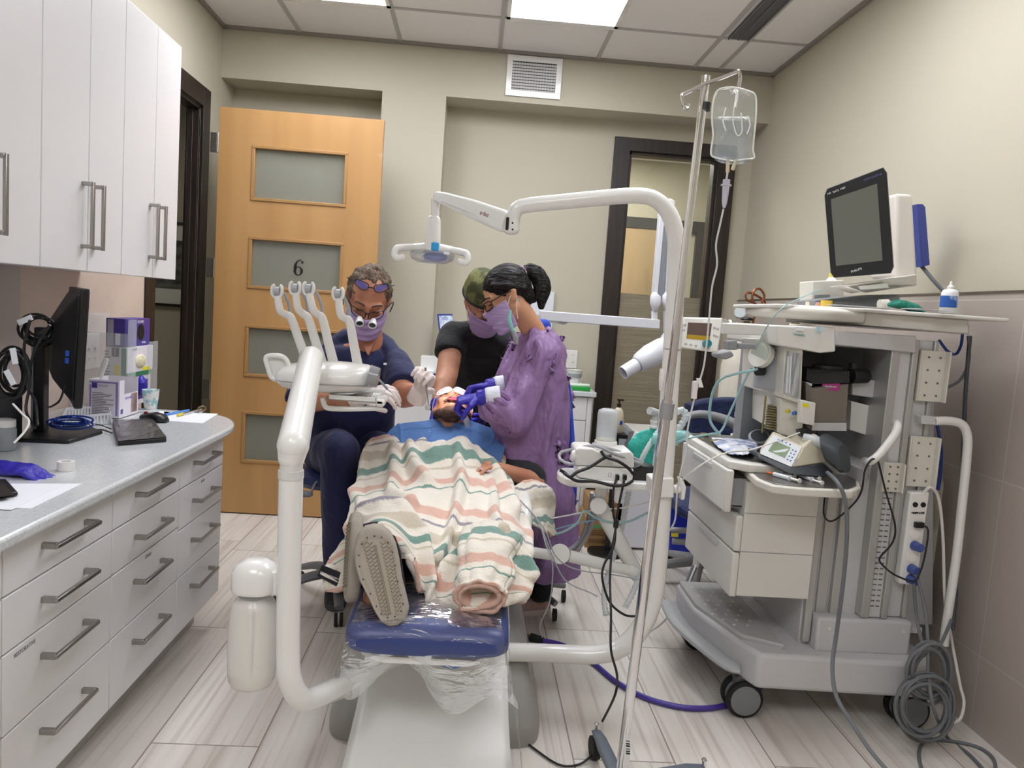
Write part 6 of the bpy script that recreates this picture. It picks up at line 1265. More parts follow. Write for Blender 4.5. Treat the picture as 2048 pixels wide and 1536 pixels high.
wire('black_cable', [P(1757, 925, 2.29), P(1745, 918, 2.26), P(1730, 940, 2.26), P(1722, 985, 2.26), P(1700, 1015, 2.3), P(1665, 1042, 2.36), P(1648, 1030, 2.38), P(1650, 990, 2.4)], .003, cb_, 'thin black cord looping under the pull-out tray')
wire('white_cable', [P(1848, 985, 2.39), P(1862, 975, 2.38), P(1878, 1000, 2.4), P(1886, 1080, 2.42), P(1890, 1200, 2.44), P(1905, 1290, 2.44), P(1920, 1370, 2.36), P(1928, 1405, 2.33), P(1920, 1438, 2.31), P(1900, 1446, 2.3)], .005, cw, 'white cord from the top of the power strip down to the floor')
wire('black_hose', [P(1940, 672, 2.5), P(1930, 800, 2.55), P(1925, 950, 2.6), P(1918, 1100, 2.6), P(1905, 1260, 2.5)], .007, mat('hose_dark', '#4f5258', .5), 'dark grey hose hanging between the machine and the right wall', 'hose')
wire('blue_hose', [P(1878, 680, 2.6), P(1895, 702, 2.6), P(1912, 708, 2.6), P(1922, 690, 2.58), P(1925, 668, 2.55)], .005, cbl, 'thin blue hose looped under the right end of the top case', 'hose')
wire('blue_hose', [P(1874, 848, 2.5), P(1882, 900, 2.55), P(1880, 950, 2.6), P(1876, 980, 2.6)], .006, cbl, 'thick blue hose beside the white cylinder neck', 'hose')
wire('grey_cable', [P(1936, 672, 2.5), P(1938, 720, 2.52), P(1920, 760, 2.55), P(1886, 778, 2.55)], .005, cg, 'grey cable curving down behind the upper mounting rail')
# small gas cylinder behind
k_ = root('small_cylinder', (1.68, 2.75, .32), 'small white gas cylinder held upright behind the power strip', 'gas cylinder')
c = P(1880, 1000, 2.75); zb_ = .34; ztp = P(1885, 935, 2.75).z
B().lathe((c.x, 2.75, zb_), [(.045, 0), (.052, .01), (.052, ztp-zb_-.06), (.04, ztp-zb_-.02), (.015, ztp-zb_)], n=28).build('cylinder', mat('cyl_cream', '#cfc9b8', .45, var=('#9f9886', 14, (1, 1, .5), .4)), k_)
B().cyl((c.x, 2.75, ztp), (c.x, 2.75, ztp+.04), .012).cyl((c.x, 2.75, ztp+.025), (c.x+.07, 2.73, ztp+.025), .01, .018).build('valve', mat('brass', '#8f7a4a', .35, .8), k_)
# big cylinders with regulator behind the machine
for i, (px, rr_, zt_p) in enumerate(((1478, .115, 760), (1575, .115, 760))):
    Y = 4.12 if i == 0 else 3.98; c = P(px+10, 700, Y); zc = P(px+10, 668 if i == 0 else 648, Y).z-.02
    k_ = root('gas_cylinder', (c.x, Y, 0), ['tall white gas cylinder on the left with the chrome regulator', 'tall white gas cylinder on the right, mostly behind the machine'][i], 'gas cylinder', 'large white gas cylinders')
    B().lathe((c.x, Y, .002), [(rr_*.95, 0), (rr_, .02), (rr_, zc-.16), (rr_*.85, zc-.08), (rr_*.5, zc-.03), (.03, zc-.01), (.03, zc+.02)], n=36).build('cylinder', mat('cyl_white', '#dcd7c8', .45, var=('#c9c3b3', 8, (1, 1, .5), .5)), k_, ang=3.2)
    v_ = B().cyl((c.x, Y, zc+.02), (c.x, Y, zc+.09), .022, .018).cyl((c.x-.02, Y-.03, zc+.05), (c.x+.03, Y+.03, zc+.05), .014).build('valve', mat('brass_dark', '#6b5630', .4, .7), k_)
    B().lathe((c.x, Y, zc+.095), [(.03, 0), (.034, .006), (.03, .014), (.01, .018)], n=20).build('hand_wheel', blackp, v_)
    if i == 0:
        B().cyl((c.x-.02, Y-.03, zc+.05), (c.x-.13, Y-.1, zc+.075), .016).cyl((c.x-.13, Y-.1, zc+.075), (c.x-.19, Y-.13, zc+.09), .01).cyl((c.x-.07, Y-.06, zc+.05), (c.x-.07, Y-.06, zc+.1), .012).build('regulator', chrome, k_)
        B().cyl((c.x-.055, Y-.06, zc+.045), (c.x-.04, Y-.09, zc+.04), .016).build('yellow_nut', mat('nut_yellow', '#c2a52c', .4, .4), k_)
        g = Vector((c.x-.07, Y-.075, zc+.135)); B().cyl(g, g+Vector((-.006, -.02, 0)), .034, n=28).build('gauge', chrome, k_); B().cyl(g+Vector((-.006, -.0205, 0)), g+Vector((-.0063, -.0215, 0)), .029, n=24).build('gauge_dial', mat('dial_pale', '#cfd9dc', .2), k_)
        c0 = Vector((c.x, Y, zc))
wire('copper_pigtail', [c0+Vector((.03, .0, .05)), P(1512, 612, 4.1), P(1494, 600, 4.1), P(1492, 588, 4.1), P(1502, 586, 4.1), P(1525, 598, 4.1), P(1530, 608, 4.1), P(1518, 612, 4.08), P(1505, 600, 4.06), P(1508, 582, 4.06), P(1520, 578, 4.06), P(1529, 592, 4.06), P(1524, 606, 4.06), P(1540, 618, 4.04), P(1562, 618, 4.0), P(1580, 614, 3.98)], .006, mat('copper', '#9a5f3f', .35, .8), 'curled copper pipe linking the two tall gas cylinders', 'pipe')
# ================================================================ ON THE LEFT COUNTER
zc = .7935
def ctr(px, py, dz=0): return atz(px, py, zc+dz)
# computer monitor seen from the back and edge
t = root('computer_monitor', ctr(110, 870), 'black computer monitor seen edge-on from behind on the speckled countertop', 'monitor')
n0, n1 = P(180, 578, 2.2), P(165, 818, 2.2); wv = Vector((-.505, .865, 0)).normalized(); nv = Vector((-wv.y, wv.x, 0))*-1
nv = Vector((wv.y, -wv.x, 0)); hh = Vector((n1.x-n0.x, 0, n1.z-n0.z)); L_ = .52
def mp_(u, v, d): return n0+wv*(L_*u)+hh*v-nv*d
B().prism([mp_(0, 0, 0), mp_(1, 0, 0), mp_(1, 1, 0), mp_(0, 1, 0)], -nv*.022).build('panel', blackp, t, bevel=.004)
B().prism([mp_(.02, .02, -.001), mp_(.98, .02, -.001), mp_(.98, .96, -.001), mp_(.02, .96, -.001)], -nv*.0005).build('screen', mat('pc_screen', '#0a0b0d', .1), t)
b = B(); b.v = [mp_(u, v, d) for u, v, d in ((.02, .03, .022), (.98, .03, .022), (.98, .97, .022), (.02, .97, .022), (.25, .3, .075), (.75, .3, .075), (.75, .78, .075), (.25, .78, .075))]; b.f = [(0, 1, 5, 4), (1, 2, 6, 5), (2, 3, 7, 6), (3, 0, 4, 7), (4, 5, 6, 7), (0, 3, 2, 1)]
b.build('back_cover', mat('monitor_back', '#111214', .45), t, bevel=.012, seg=3)
for k in (.55, .61): c = mp_(.1, k, .04); B().box(c.x-.006, c.x+.006, c.y-.004, c.y+.004, c.z-.008, c.z+.008).build('usb_port', mat('usb_blue', '#1f4fae', .3), t)
YS = ctr(88, 872).y; st = P(78, 655, YS)

B().prism([Vector((st.x-.016, YS, st.z)), Vector((st.x+.016, YS, st.z)), Vector((st.x+.018, YS, zc+.012)), Vector((st.x-.016, YS, zc+.012))], (-.01, .05, 0)).build('stand_column', mat('stand_black', '#18191b', .4), t, bevel=.003)
B().box(st.x-.022, st.x-.0165, YS-.002, YS+.012, zc+.012, st.z-.03).build('column_trim', greyp, t)
B().tube([Vector((st.x+.01, YS+.01, P(80, 675, YS).z)), mp_(.45, .42, .07)], .024, 12, smooth=0).build('neck', blackp, t)
q = [ctr(35, 884), ctr(138, 888), ctr(205, 868), ctr(150, 850), ctr(70, 852)]
B().prism(q, (0, 0, .012)).build('stand_base', blackp, t, bevel=.003)
bk = cb_; bb_ = B(); random.seed(4)
def bundle(name, px, py, rx, ry, Y, n, m_, lb, r_=.004, seed=1, cat='cable'):
    random.seed(seed); b = B()
    for i in range(n):
        a0 = random.random()*6; pts = []
        cx, cy = px+random.uniform(-8, 8), py+random.uniform(-8, 8); k = random.uniform(.65, 1.05)
        for j in range(12): a = a0+2*math.pi*j/11; pts.append(P(cx+rx*k*math.cos(a), cy+ry*k*math.sin(a), Y+random.uniform(-.02, .02)))
        b.tube(pts, r_, 6, smooth=4)
    return b.build(name, m_, label=lb, cat=cat)
bundle('cable_bundle', 25, 745, 34, 50, 2.2, 6, bk, 'coiled black cables hanging at the left edge above the white-capped bottle', .0045, 2)
bundle('cable_bundle', 75, 660, 34, 28, 2.3, 5, bk, 'black cables looped over the top of the monitor stand', .004, 5)
bundle('network_cable', 140, 846, 42, 9, YS, 5, mat('net_blue', '#1d3f9c', .4), 'tangle of blue network cables behind the monitor foot', .003, 8)
wire('monitor_lead', [P(60, 640, 2.14), P(48, 700, 2.16), P(60, 760, 2.16), P(52, 820, 2.15), P(70, 856, 2.1)], .004, bk, 'black lead dropping behind the monitor stand to the countertop')
wire('monitor_lead', [P(100, 650, 2.15), P(70, 700, 2.17), P(55, 770, 2.17), P(70, 800, 2.15), P(75, 850, 2.1)], .004, bk, 'second black lead crossing behind the monitor column')
wire('monitor_lead', [P(130, 770, 2.2), P(120, 800, 2.2), P(105, 812, 2.15), P(95, 815, 2.1)], .003, bk, 'short black lead sagging under the monitor panel')
wire('charger_lead', [P(26, 808, 1.9), P(45, 828, 1.85), P(58, 842, 1.83), P(50, 862, 1.8), P(28, 886, 1.78)], .0025, cw, 'thin white lead bent in an angle beside the bottle')
for i, (px, py, a) in enumerate(((28, 712, -.2), (20, 755, -.5), (50, 640, 1.1))):
    c = P(px, py, 2.16 if i < 2 else 2.26); B(Matrix.Translation(c) @ Matrix.Rotation(a, 4, 'Y')).box(-.008, .008, -.001, .001, -.022, .022).build('cable_tag', paper, label=['upper white paper tag on the coiled black cables', 'lower white paper tag on the coiled black cables', 'white paper tag sticking out left of the monitor stand top'][i], cat='tag')
# grey computer behind the monitor
B().box(-1.6, -1.42, 2.2, 2.5, zc, zc+.14).build('small_computer', mat('pc_grey', '#2c2e33', .4), label='dark grey small computer box behind the monitor against the splashback', cat='computer', bevel=.004)
# bottle on the far left
t = root('wide_bottle', ctr(8, 905), 'wide translucent bottle with a white cap, half cut by the left picture edge', 'bottle')
c = ctr(8, 900); c.z = zc; B().lathe(c, [(.028, 0), (.032, .004), (.032, .06), (.028, .072)], n=30).build('body', mat('bottle_clear', '#aeb6bb', .15, alpha=.72), t, ang=3.2); B().lathe(c+Vector((0, 0, .07)), [(.03, 0), (.03, .02), (.018, .024)], n=28).build('cap', unitw, t)
# blue glove, tape roll, papers, phone
b = B(); g = ctr(30, 935); d_ = (ctr(85, 945)-ctr(20, 940)).normalized()
hand(b, ctr(2, 935, .018), d_+Vector((0, 0, -.05)), (0, 0, -1), 1, curl=(.3, .2, .1), k=.9, tc=.3); b.build('used_glove', gloveb, label='crumpled dark blue glove lying at the left end of the countertop', cat='glove', voxel=.004, sm=2, disp=lambda p, n: p+n*.006*noise.noise(p*45))
c = ctr(132, 940); B().lathe(c, [(.012, 0), (.0215, 0), (.0215, .024), (.012, .024), (.012, 0)], n=28, cap=False).build('medical_tape_roll', mat('tape_white', '#e9e6e2', .5), label='small white roll of tape on the countertop in front of the monitor', cat='tape')
pz_ = [ctr(0, 968), ctr(165, 968), ctr(62, 1018), ctr(-60, 1012)]
B().prism(pz_, (0, 0, .0012)).build('paper_sheet', paper, label='white sheets at the front left of the countertop under the black phone', cat='paper')
B().prism([v+Vector((-.03, -.02, .0013)) for v in pz_], (0, 0, .001)).build('paper_sheet', paper, label='top sheet of the white papers under the black phone', cat='paper')
t = root('phone', ctr(0, 985), 'black phone lying on the white papers at the left picture edge', 'phone')
B().prism([ctr(-40, 965, .004), ctr(12, 965, .004), ctr(36, 992, .004), ctr(-40, 1002, .004)], (0, 0, .01)).build('body', blackp, t, bevel=.003)
B().prism([ctr(-38, 967, .0142), ctr(9, 967, .0142), ctr(28, 990, .0142), ctr(-38, 999, .0142)], (0, 0, .0004)).build('screen', mat('pc_screen', '#0a0b0d'), t)
# white basket
t = root('storage_basket', ctr(170, 855), 'small white perforated plastic basket beside the mask box', 'basket')
b0, b1, b2, b3 = ctr(222, 848), ctr(122, 860), ctr(132, 838), ctr(216, 832)
bw = mat('basket_white', '#e2e4ea', .35)
def wall_(a, c): 
    b = B(); n_ = 14; dn = (c-a).cross(Vector((0, 0, 1))).normalized()*.0022; hgt = .042
    b.prism([a, c, c+Vector((0, 0, .006)), a+Vector((0, 0, .006))], dn).prism([a+Vector((0, 0, .034)), c+Vector((0, 0, .034)), c+Vector((0, 0, hgt)), a+Vector((0, 0, hgt))], dn)
    for i in range(n_+1): p = a.lerp(c, i/n_); e = (c-a).normalized()*.0028; b.prism([p-e, p+e, p+e+Vector((0, 0, .036)), p-e+Vector((0, 0, .036))], dn)
    return b
def basket(a, c, name): wall_(a, c).build(name, bw, t)
for a, c in ((b0, b1), (b1, b2), (b2, b3), (b3, b0)): basket(a, c, 'side')
B().prism([b0, b1, b2, b3], (0, 0, .002)).build('bottom', bw, t)
def boxthing(name, corner, w_, d_, h, col_, lb, cat, rot=0, parent=None):
    M_ = Matrix.Translation(corner) @ Matrix.Rotation(rot, 4, 'Z')
    t = root(name, M_ @ Vector((-w_/2, d_/2, 0)), lb, cat); return t, M_
boxw = mat('carton_white', '#e6e2ea', .6); boxp = mat('carton_purple', '#4b3c94', .5); lil = mat('carton_lilac', '#8f7fc0', .6)
# open mask box
cor_ = ctr(238, 838); mh = P(240, 762, cor_.y).z-zc; ml = cor_.x-P(175, 830, cor_.y).x
t, M_ = boxthing('mask_box', cor_, ml, .12, mh, '', 'open white and lilac box of masks beside the basket', 'box', .0)
b = B(M_); w_, d_, th = ml, .16, .002
b.box(-w_, 0, 0, th, 0, mh).box(-w_, 0, d_-th, d_, 0, mh).box(-w_, -w_+th, th, d_-th, 0, mh).box(-th, 0, th, d_-th, 0, mh*.62).box(-th, 0, th, d_*.25, mh*.62, mh).box(-w_, 0, 0, d_, 0, th); cs = b.build('carton', boxw, t)
b = B(M_); b.box(-w_+.006, -.006, -.0006, .0002, mh-.012, mh-.006).box(-.014, -.006, -.0006, .0002, .01, mh-.012).box(-w_+.006, -w_+.012, -.0006, .0002, .01, mh-.02); b.build('border', lil, cs)
B(M_).box(-w_+.014, -w_+.034, -.0008, .0002, mh-.032, mh-.012).build('emblem', boxp, cs)
def lines(M_, x0, x1, z0, z1, n, m_, par, side='y', x=0):
    b = B(M_)
    for i in range(n):
        z = z0+(z1-z0)*i/n; k = (.75+.25*math.sin(i*2.3))
        if side == 'y': b.box(x0, x0+(x1-x0)*k, -.0007, .0002, z, z+(z1-z0)/n*.4)
        else: b.box(-.0002, .0007, x0, x0+(x1-x0)*k, z, z+(z1-z0)/n*.4)
    return b.build('print_lines', m_, par)
ink = mat('ink_grey', '#6f6c78', .6)
lines(M_, -w_+.016, -.02, .014, mh-.045, 14, ink, cs)
text('lettering', 'MEDLINE', M_ @ Vector((-w_+.055, -.001, mh-.022)), .009, lil, cs, depth=.0003)
text('lettering', 'FACE MASK', M_ @ Vector((.001, d_*.5, mh*.5)), .013, lil, cs, right=(0, 1, 0), depth=.0003)
B(M_).box(0, .0006, .012, .03, .016, .034).build('size_mark', boxp, cs)
b = B(M_); b.v = []; B(M_).box(-.0001, .0006, d_*.62, d_*.95, .012, mh*.6).build('printed_face', mat('print_face', '#b89a95', .6, var=('#6d5a58', 12, (1, 1, .6), .4)), cs)
b = B(); yq = cor_.y+.09; b.asp = .5; b.tube([P(193, 800, yq), P(197, 770, yq), P(203, 745, yq), P(210, 725, yq), P(213, 716, yq)], [.007, .009, .010, .012, .007], 12, flat=(0, 1, 0))
b.build('spatula_handle', unitw, label='white plastic handle sticking up behind the mask box', cat='scoop')
# glove boxes in a clear holder on the wall
YB1 = 3.2; x_l, x_r = P(212, 660, YB1).x, P(250, 660, YB1).x
z_t, z_m, z_b, z_bb = P(250, 638, YB1).z, P(250, 695, YB1).z, P(250, 757, YB1).z, zc+.002
D_ = .24
t = root('glove_box', (x_r, YB1, z_m), 'blue and purple glove box on top of the stack by the doorway', 'box')
c_ = B().box(x_l, x_r, YB1, YB1+D_, z_m+.001, z_t).build('carton', mat('carton_blue', '#3c3f96', .45, var=('#5a3d8f', 5, (1, 1, 1), .6)), t, bevel=.001)
B().cyl((x_r-.002, YB1+D_*.62, (z_t+z_m)/2), (x_r+.001, YB1+D_*.62, (z_t+z_m)/2), .034, n=28).build('opening', blackp, c_)
B().box(x_l+.006, x_l+.03, YB1-.001, YB1, z_m+.004, z_t-.004).build('pale_side', mat('carton_grey', '#aaa9bb', .5), c_); B().box(x_l+.038, x_l+.058, YB1-.001, YB1, z_m+.008, z_m+.055).build('sticker', paper, c_)
text('lettering', 'GLOVES', (x_r+.001, YB1+D_*.6, z_t-.014), .017, paper, c_, right=(0, 1, 0), depth=.0003); text('lettering', 'NITRILE', (x_r+.001, YB1+D_*.75, z_m+.014), .012, paper, c_, right=(0, 1, 0), depth=.0003)
t = root('glove_box', (x_r, YB1, z_b), 'white latex glove box with a green band in the middle of the stack', 'box')
c_ = B().box(x_l, x_r+.008, YB1, YB1+D_+.02, z_b+.001, z_m-.001).build('carton', boxw, t, bevel=.001); gb = mat('carton_green', '#2f7d5c', .5)
B().box(x_r+.008, x_r+.0088, YB1, YB1+D_+.02, z_b+.002, z_b+.02).box(x_r-.012, x_r+.0085, YB1-.0008, YB1, z_b+.002, z_m-.003).build('green_band', gb, c_)
b = B(); b.ell((x_r+.008, YB1+D_*.55, (z_b+z_m)/2), (.014, .05, .03)); b.build('latex_glove', mat('latex_cream', '#e3dcb9', .6, bump=(60, 1)), c_)
B().box(x_r+.008, x_r+.0092, YB1+D_*.65, YB1+D_*.98, z_b+.02, z_b+.036).box(x_r-.038, x_r-.018, YB1-.001, YB1, z_b+.01, z_b+.055).build('yellow_label', mat('sticker_yellow', '#e8dc2a'), c_)
B().box(x_r-.05, x_r-.022, YB1-.0011, YB1, z_m-.04, z_m-.004).build('black_label', blackp, c_)
text('lettering', 'Latex', (x_r-.036, YB1-.0016, z_m-.022), .012, paper, c_, right=(0, 0, -1), up=(1, 0, 0), depth=.0002)
text('lettering', 'GLOVES', (x_r+.0092, YB1+D_*.3, z_m-.012), .012, ink, c_, right=(0, 1, 0), depth=.0003)
lines(Matrix.Translation((x_r-.05, YB1, 0)), -.03, -.005, z_b+.01, z_m-.01, 9, ink, c_)
t = root('glove_box', (x_r, YB1, z_bb), 'lowest white and blue glove box of the stack, behind the paper cup', 'box')
c_ = B().box(x_l, x_r+.004, YB1+.01, YB1+.02+.0, z_bb, z_b-.001).box(x_l, x_r+.004, YB1+.02, YB1+D_+.01, z_bb, z_b-.001).build('carton', boxw, t)
B().box(x_r+.004, x_r+.005, YB1+.08, YB1+D_-.02, z_bb+.02, z_b-.02).build('blue_panel', mat('carton_blue', '#3c3f96'), c_)
b = B(); b.ell((x_r+.012, YB1+.14, z_bb+.08), (.02, .03, .04)); b.build('blue_glove', gloveb, c_, disp=lambda p, n: p+n*.008*noise.noise(p*50))
holder = mat('acrylic', '#eef2f4', .05, alpha=.22)
t = root('glove_box_holder', (XL+.02, YB1, zc), 'clear acrylic holder around the stacked glove boxes', 'holder')
B().box(XL+.012, XL+.015, YB1-.03, YB1+.3, zc, z_t+.01).build('back_plate', holder, t)
B().box(x_r+.014, x_r+.017, YB1-.006, YB1+.07, z_bb, z_t-.002).box(XL+.015, x_r+.014, YB1-.006, YB1-.003, z_bb, z_t-.06).box(x_r+.014, x_r+.017, YB1+.2, YB1+.29, z_bb, z_t-.1).build('front_lip', holder, t)
# socket plate
t = root('switch_plate', (XL+.01, 3.0, 1.1), 'white switch plate with four round switches on the splashback', 'switch plate')
a, c = atx(165, 668, XL+.012), atx(197, 735, XL+.012)
sp = B().box(XL+.008, XL+.016, a.y, c.y, c.z, a.z).build('plate', unitw, t, bevel=.002)
for u in (.35, .72):
    for v in (.32, .6): B().cyl((XL+.016, a.y+(c.y-a.y)*u, c.z+(a.z-c.z)*v), (XL+.022, a.y+(c.y-a.y)*u, c.z+(a.z-c.z)*v), .007, n=14).build('switch', unitw, sp)
# paper cup
t = root('paper_cup', ctr(300, 820), 'small paper cup with pale blue dots beside the mask box', 'cup')
c = ctr(301, 818); h_ = P(301, 780, c.y).z-zc
B().lathe(c, [(.024, 0), (.0335, h_), (.0345, h_+.002), (.0325, h_), (.023, .004), (0, .004)], n=32, cap=False).build('cup', mat('cup_dots', '#e9e8e2', .6, var=('#9fc4cb', 26, (1, 1, 1), .06)), t, ang=1.2)
for i, (px, py) in enumerate(((285, 823), (308, 824))): c = ctr(px, py, .005); B().cyl(c-Vector((.02, 0, 0)), c+Vector((.02, .0, 0)), .004, n=10).build('small_syringe', mat('syringe_clear', '#e8edf0'), label=['clear anesthetic cartridge left of the paper cup base', 'clear anesthetic cartridge in front of the paper cup'][i], cat='cartridge')
# mouse
t = root('computer_mouse', ctr(310, 845), 'black computer mouse with a red wheel on the speckled countertop', 'mouse')
c = ctr(309, 843); M_ = Matrix.Translation(c) @ Matrix.Rotation(-.2, 4, 'Z')
B(M_).loft([(Vector((-.055, 0, .01)), Vector((0, .012, 0)), Vector((0, 0, .006))), (Vector((-.045, 0, .013)), Vector((0, .026, 0)), Vector((0, 0, .013))), (Vector((0, 0, .018)), Vector((0, .03, 0)), Vector((0, 0, .018))), (Vector((.035, 0, .015)), Vector((0, .028, 0)), Vector((0, 0, .015))), (Vector((.053, 0, .008)), Vector((0, .012, 0)), Vector((0, 0, .006)))], n=24, p=2.6).build('body', mat('mouse_black', '#15161a', .35), t, ang=3.2)
B(M_).cyl((-.035, -.004, .028), (-.035, .004, .028), .008, n=14).build('wheel', mat('wheel_red', '#a3272a', .4), t)
# wrapped pad
t = root('wrapped_keyboard_pad', ctr(275, 870), 'black pad wrapped in wrinkled clear film at the middle of the countertop', 'pad')
q = [ctr(225, 848), ctr(305, 846), ctr(333, 884), ctr(236, 892)]
B().prism(q, (0, 0, .014)).build('pad', blackp, t, bevel=.003)
PKk = [[q[0], q[1]], [q[3], q[2]]]
B().grid(lambda u, v: q[0].lerp(q[1], u).lerp(q[3].lerp(q[2], u), v)+Vector((0, 0, .0155+.0035*abs(noise.noise(Vector((u*9+v*9, v*4-u*2, 3)))))), 40, 30).build('film', mat('film_dark', '#4b4643', .22, bump=(10, .5, (3, .5, 1), .01)), t, ang=3.2)
wire('pad_lead', [ctr(222, 858, .008), ctr(200, 850, .006), ctr(178, 848, .006), ctr(190, 858, .006), ctr(205, 860, .006), ctr(224, 866, .008)], .0022, bk, 'black looped lead between the basket and the wrapped pad')
# papers, pen and instruments near the round end
for i, (q, lb) in enumerate((([ctr(328, 824), ctr(436, 828), ctr(405, 847), ctr(330, 842)], 'white sheet near the rounded end of the countertop'), ([ctr(280, 832), ctr(320, 822), ctr(345, 826), ctr(300, 845)], 'small white slip under the computer mouse'))):
    B().prism(q, (0, 0, .0012)).build('paper_sheet', paper, label=lb, cat='paper')
t = root('blue_pen', ctr(350, 824), 'translucent blue pen near the rounded end of the countertop', 'pen')
B().cyl(ctr(330, 830, .006), ctr(378, 820, .006), .0055, .004, 12).build('barrel', mat('pen_sky', '#4f90e0', .25, alpha=.85), t)
t = root('dental_syringe', ctr(390, 822), 'chrome syringe with a yellow tip lying on the white sheet', 'dental syringe')
B().cyl(ctr(364, 829, .007), ctr(402, 819, .007), .005, n=14).build('barrel', chrome, t); B().cyl(ctr(355, 831, .007), ctr(366, 828, .007), .005, .007, 14).build('hub', mat('tip_yellow', '#dfc93f', .4), t)
B().tube([ctr(396, 816, .008), ctr(408, 812, .008), ctr(411, 818, .008), ctr(400, 824, .008)], .0035, 8, closed=True).build('thumb_ring', chrome, t)
# ================================================================ BACK COUNTER
by_, bz = 4.5, .856
B().prism([(-.5, by_, bz-.03), (.755, by_, bz-.03), (.755, YR-.002, bz-.03), (-.255, YR-.002, bz-.03), (-.255, 4.895, bz-.03), (-.5, 4.895, bz-.03)], (0, 0, .03)).build('back_countertop', ctop, label='pale countertop along the back wall behind the standing people', cat='countertop', bevel=.004)
for i, (x0, x1) in enumerate(((-.5, -.06), (-.06, .34), (.34, .735))):
    t = root('back_cabinet', ((x0+x1)/2, 4.7, .08), ['plain white cabinet under the back counter behind the seated dentist', 'white cabinet under the back counter, hidden between the people', 'white drawer cabinet at the right end of the back counter'][i], 'cabinet', 'white cabinets under the back counter')
    B().box(x0, x1, by_+.04, 4.89, .1, bz-.031).build('body', whitem, t)
    B().box(x0+.01, x1-.01, by_+.09, 4.88, .002, .1).build('plinth', mat('plinth', '#bdb9b6'), t)
    if i < 2: B().box(x0+.002, x1-.002, by_+.02, by_+.039, .1, bz-.034).build('door', whitem, t, bevel=.002)
    else:
        zz = [bz-.034, .68, .53, .33, .1]
        for j in range(4): d = B().box(x0+.002, x1-.03, by_+.02, by_+.039, zz[j+1]+.002, zz[j]-.002).build('drawer', whitem, t, bevel=.002)
        B().box(x1-.028, x1, by_+.02, by_+.039, .1, bz-.034).build('filler_strip', whitem, t)
# items left side
def bt_(px, py): return atz(px, py, bz)
t = root('document_tray', (-.35, 4.6, bz), 'white and blue paper tray on the back counter right of the seated dentist', 'tray')
B().box(-.46, -.2, 4.53, 4.8, bz+.001, bz+.02).build('base', mat('tray_cream', '#d8d2bd', .5), t); B().box(-.45, -.21, 4.54, 4.78, bz+.02, bz+.045).build('blue_file', mat('file_navy', '#1f2f7c', .4), t); B().box(-.44, -.22, 4.54, 4.78, bz+.046, bz+.06).build('papers', paper, t)
t = root('display_box', (-.18, 4.62, bz), 'plain white box with a green sticker standing on the back counter', 'box')
a = P(842, 712, 4.6); c = P(884, 772, 4.6)
B().box(a.x, c.x, 4.6, 4.72, bz+.001, a.z).build('carton', unitw, t, bevel=.002); B().box(c.x-.03, c.x-.008, 4.598, 4.6, bz+.03, bz+.1).build('sticker', mat('sticker_sage', '#a9c3b8', .5), t)
t = root('wipes_tub', (-.12, 4.75, bz), 'white tub with a blue lid behind the plain white box', 'tub')
c = P(886, 720, 4.78); ztb = P(886, 692, 4.78).z
B().cyl((c.x, 4.78, bz+.001), (c.x, 4.78, ztb-.06), .05, n=28).build('body', unitw, t); B().cyl((c.x, 4.78, ztb-.06), (c.x, 4.78, ztb), .052, n=28).build('lid', mat('lid_blue', '#1b4fc0', .35), t)
t = root('wall_clipboard', (-.2, 4.86, 1.15), 'blue clipboard with patterned papers leaning on the pier behind the person in black', 'clipboard')
q = [P(874, 628, 4.78), P(905, 628, 4.78), P(915, 735, 4.7), P(886, 735, 4.7)]
B().prism(q, (0, .012, 0)).build('board', mat('file_navy', '#1f2f7c'), t); B().prism([q[0]+Vector((.012, -.002, -.01)), q[1]+Vector((0, -.002, -.01)), q[2]+Vector((0, -.002, .01)), q[3]+Vector((.012, -.002, .01))], (0, -.002, 0)).build('papers', mat('print_paper', '#c9d3e4', .7, var=('#8d9cc0', 40, (1, 1, 1), .3)), t)
# right side items
t = root('duplex_outlet', (.6, YR, 1.0), 'white double outlet plate on the wall above the green tray', 'outlet plate')
a, c = P(1126, 699, YR-.01), P(1153, 737, YR-.01)
pl_ = B().box(a.x, c.x, YR-.008, YR-.001, c.z, a.z).build('plate', unitw, t, bevel=.002)
for u in (.27, .73):
    for v in (.3, .7):
        cx_, cz_ = a.x+(c.x-a.x)*u, c.z+(a.z-c.z)*v; B().cyl((cx_, YR-.0085, cz_), (cx_, YR-.01, cz_), .015, n=20).build('socket', mat('socket_cream', '#e9e5da', .4), pl_)
        b = B(); b.box(cx_-.006, cx_-.004, YR-.0108, YR-.0099, cz_, cz_+.007).box(cx_+.004, cx_+.006, YR-.0108, YR-.0099, cz_, cz_+.007); b.build('slots', blackp, pl_)
t = root('green_tray', bt_(1150, 776), 'bright green plastic tray at the right end of the back counter', 'tray')
gm_ = mat('tray_green', '#1f9d3a', .4)
a, c = .565, .70
B().box(a, c+.02, 4.53, 4.72, bz+.001, bz+.006).box(a, c+.02, 4.53, 4.536, bz+.006, bz+.024).box(a, c+.02, 4.714, 4.72, bz+.006, bz+.024).box(a, a+.006, 4.536, 4.714, bz+.006, bz+.024).box(c+.014, c+.02, 4.536, 4.714, bz+.006, bz+.024).build('tray', gm_, t, bevel=.003)
B().cyl((.60, 4.58, bz+.028), (.72, 4.58, bz+.03), .012, n=14).build('paste_tube', mat('tube_mint', '#cfe0cd', .4), label='pale green tube lying across the green tray', cat='tube')
B().box(.58, .62, 4.6, 4.66, bz+.007, bz+.02).build('blue_sponge', mat('sponge_sky', '#7cb7e0', .8), label='light blue sponge lying inside the green tray', cat='sponge', bevel=.004)
t = root('white_bowl', (.66, 4.85, bz), 'white bowl with a dark label behind the green tray', 'bowl')
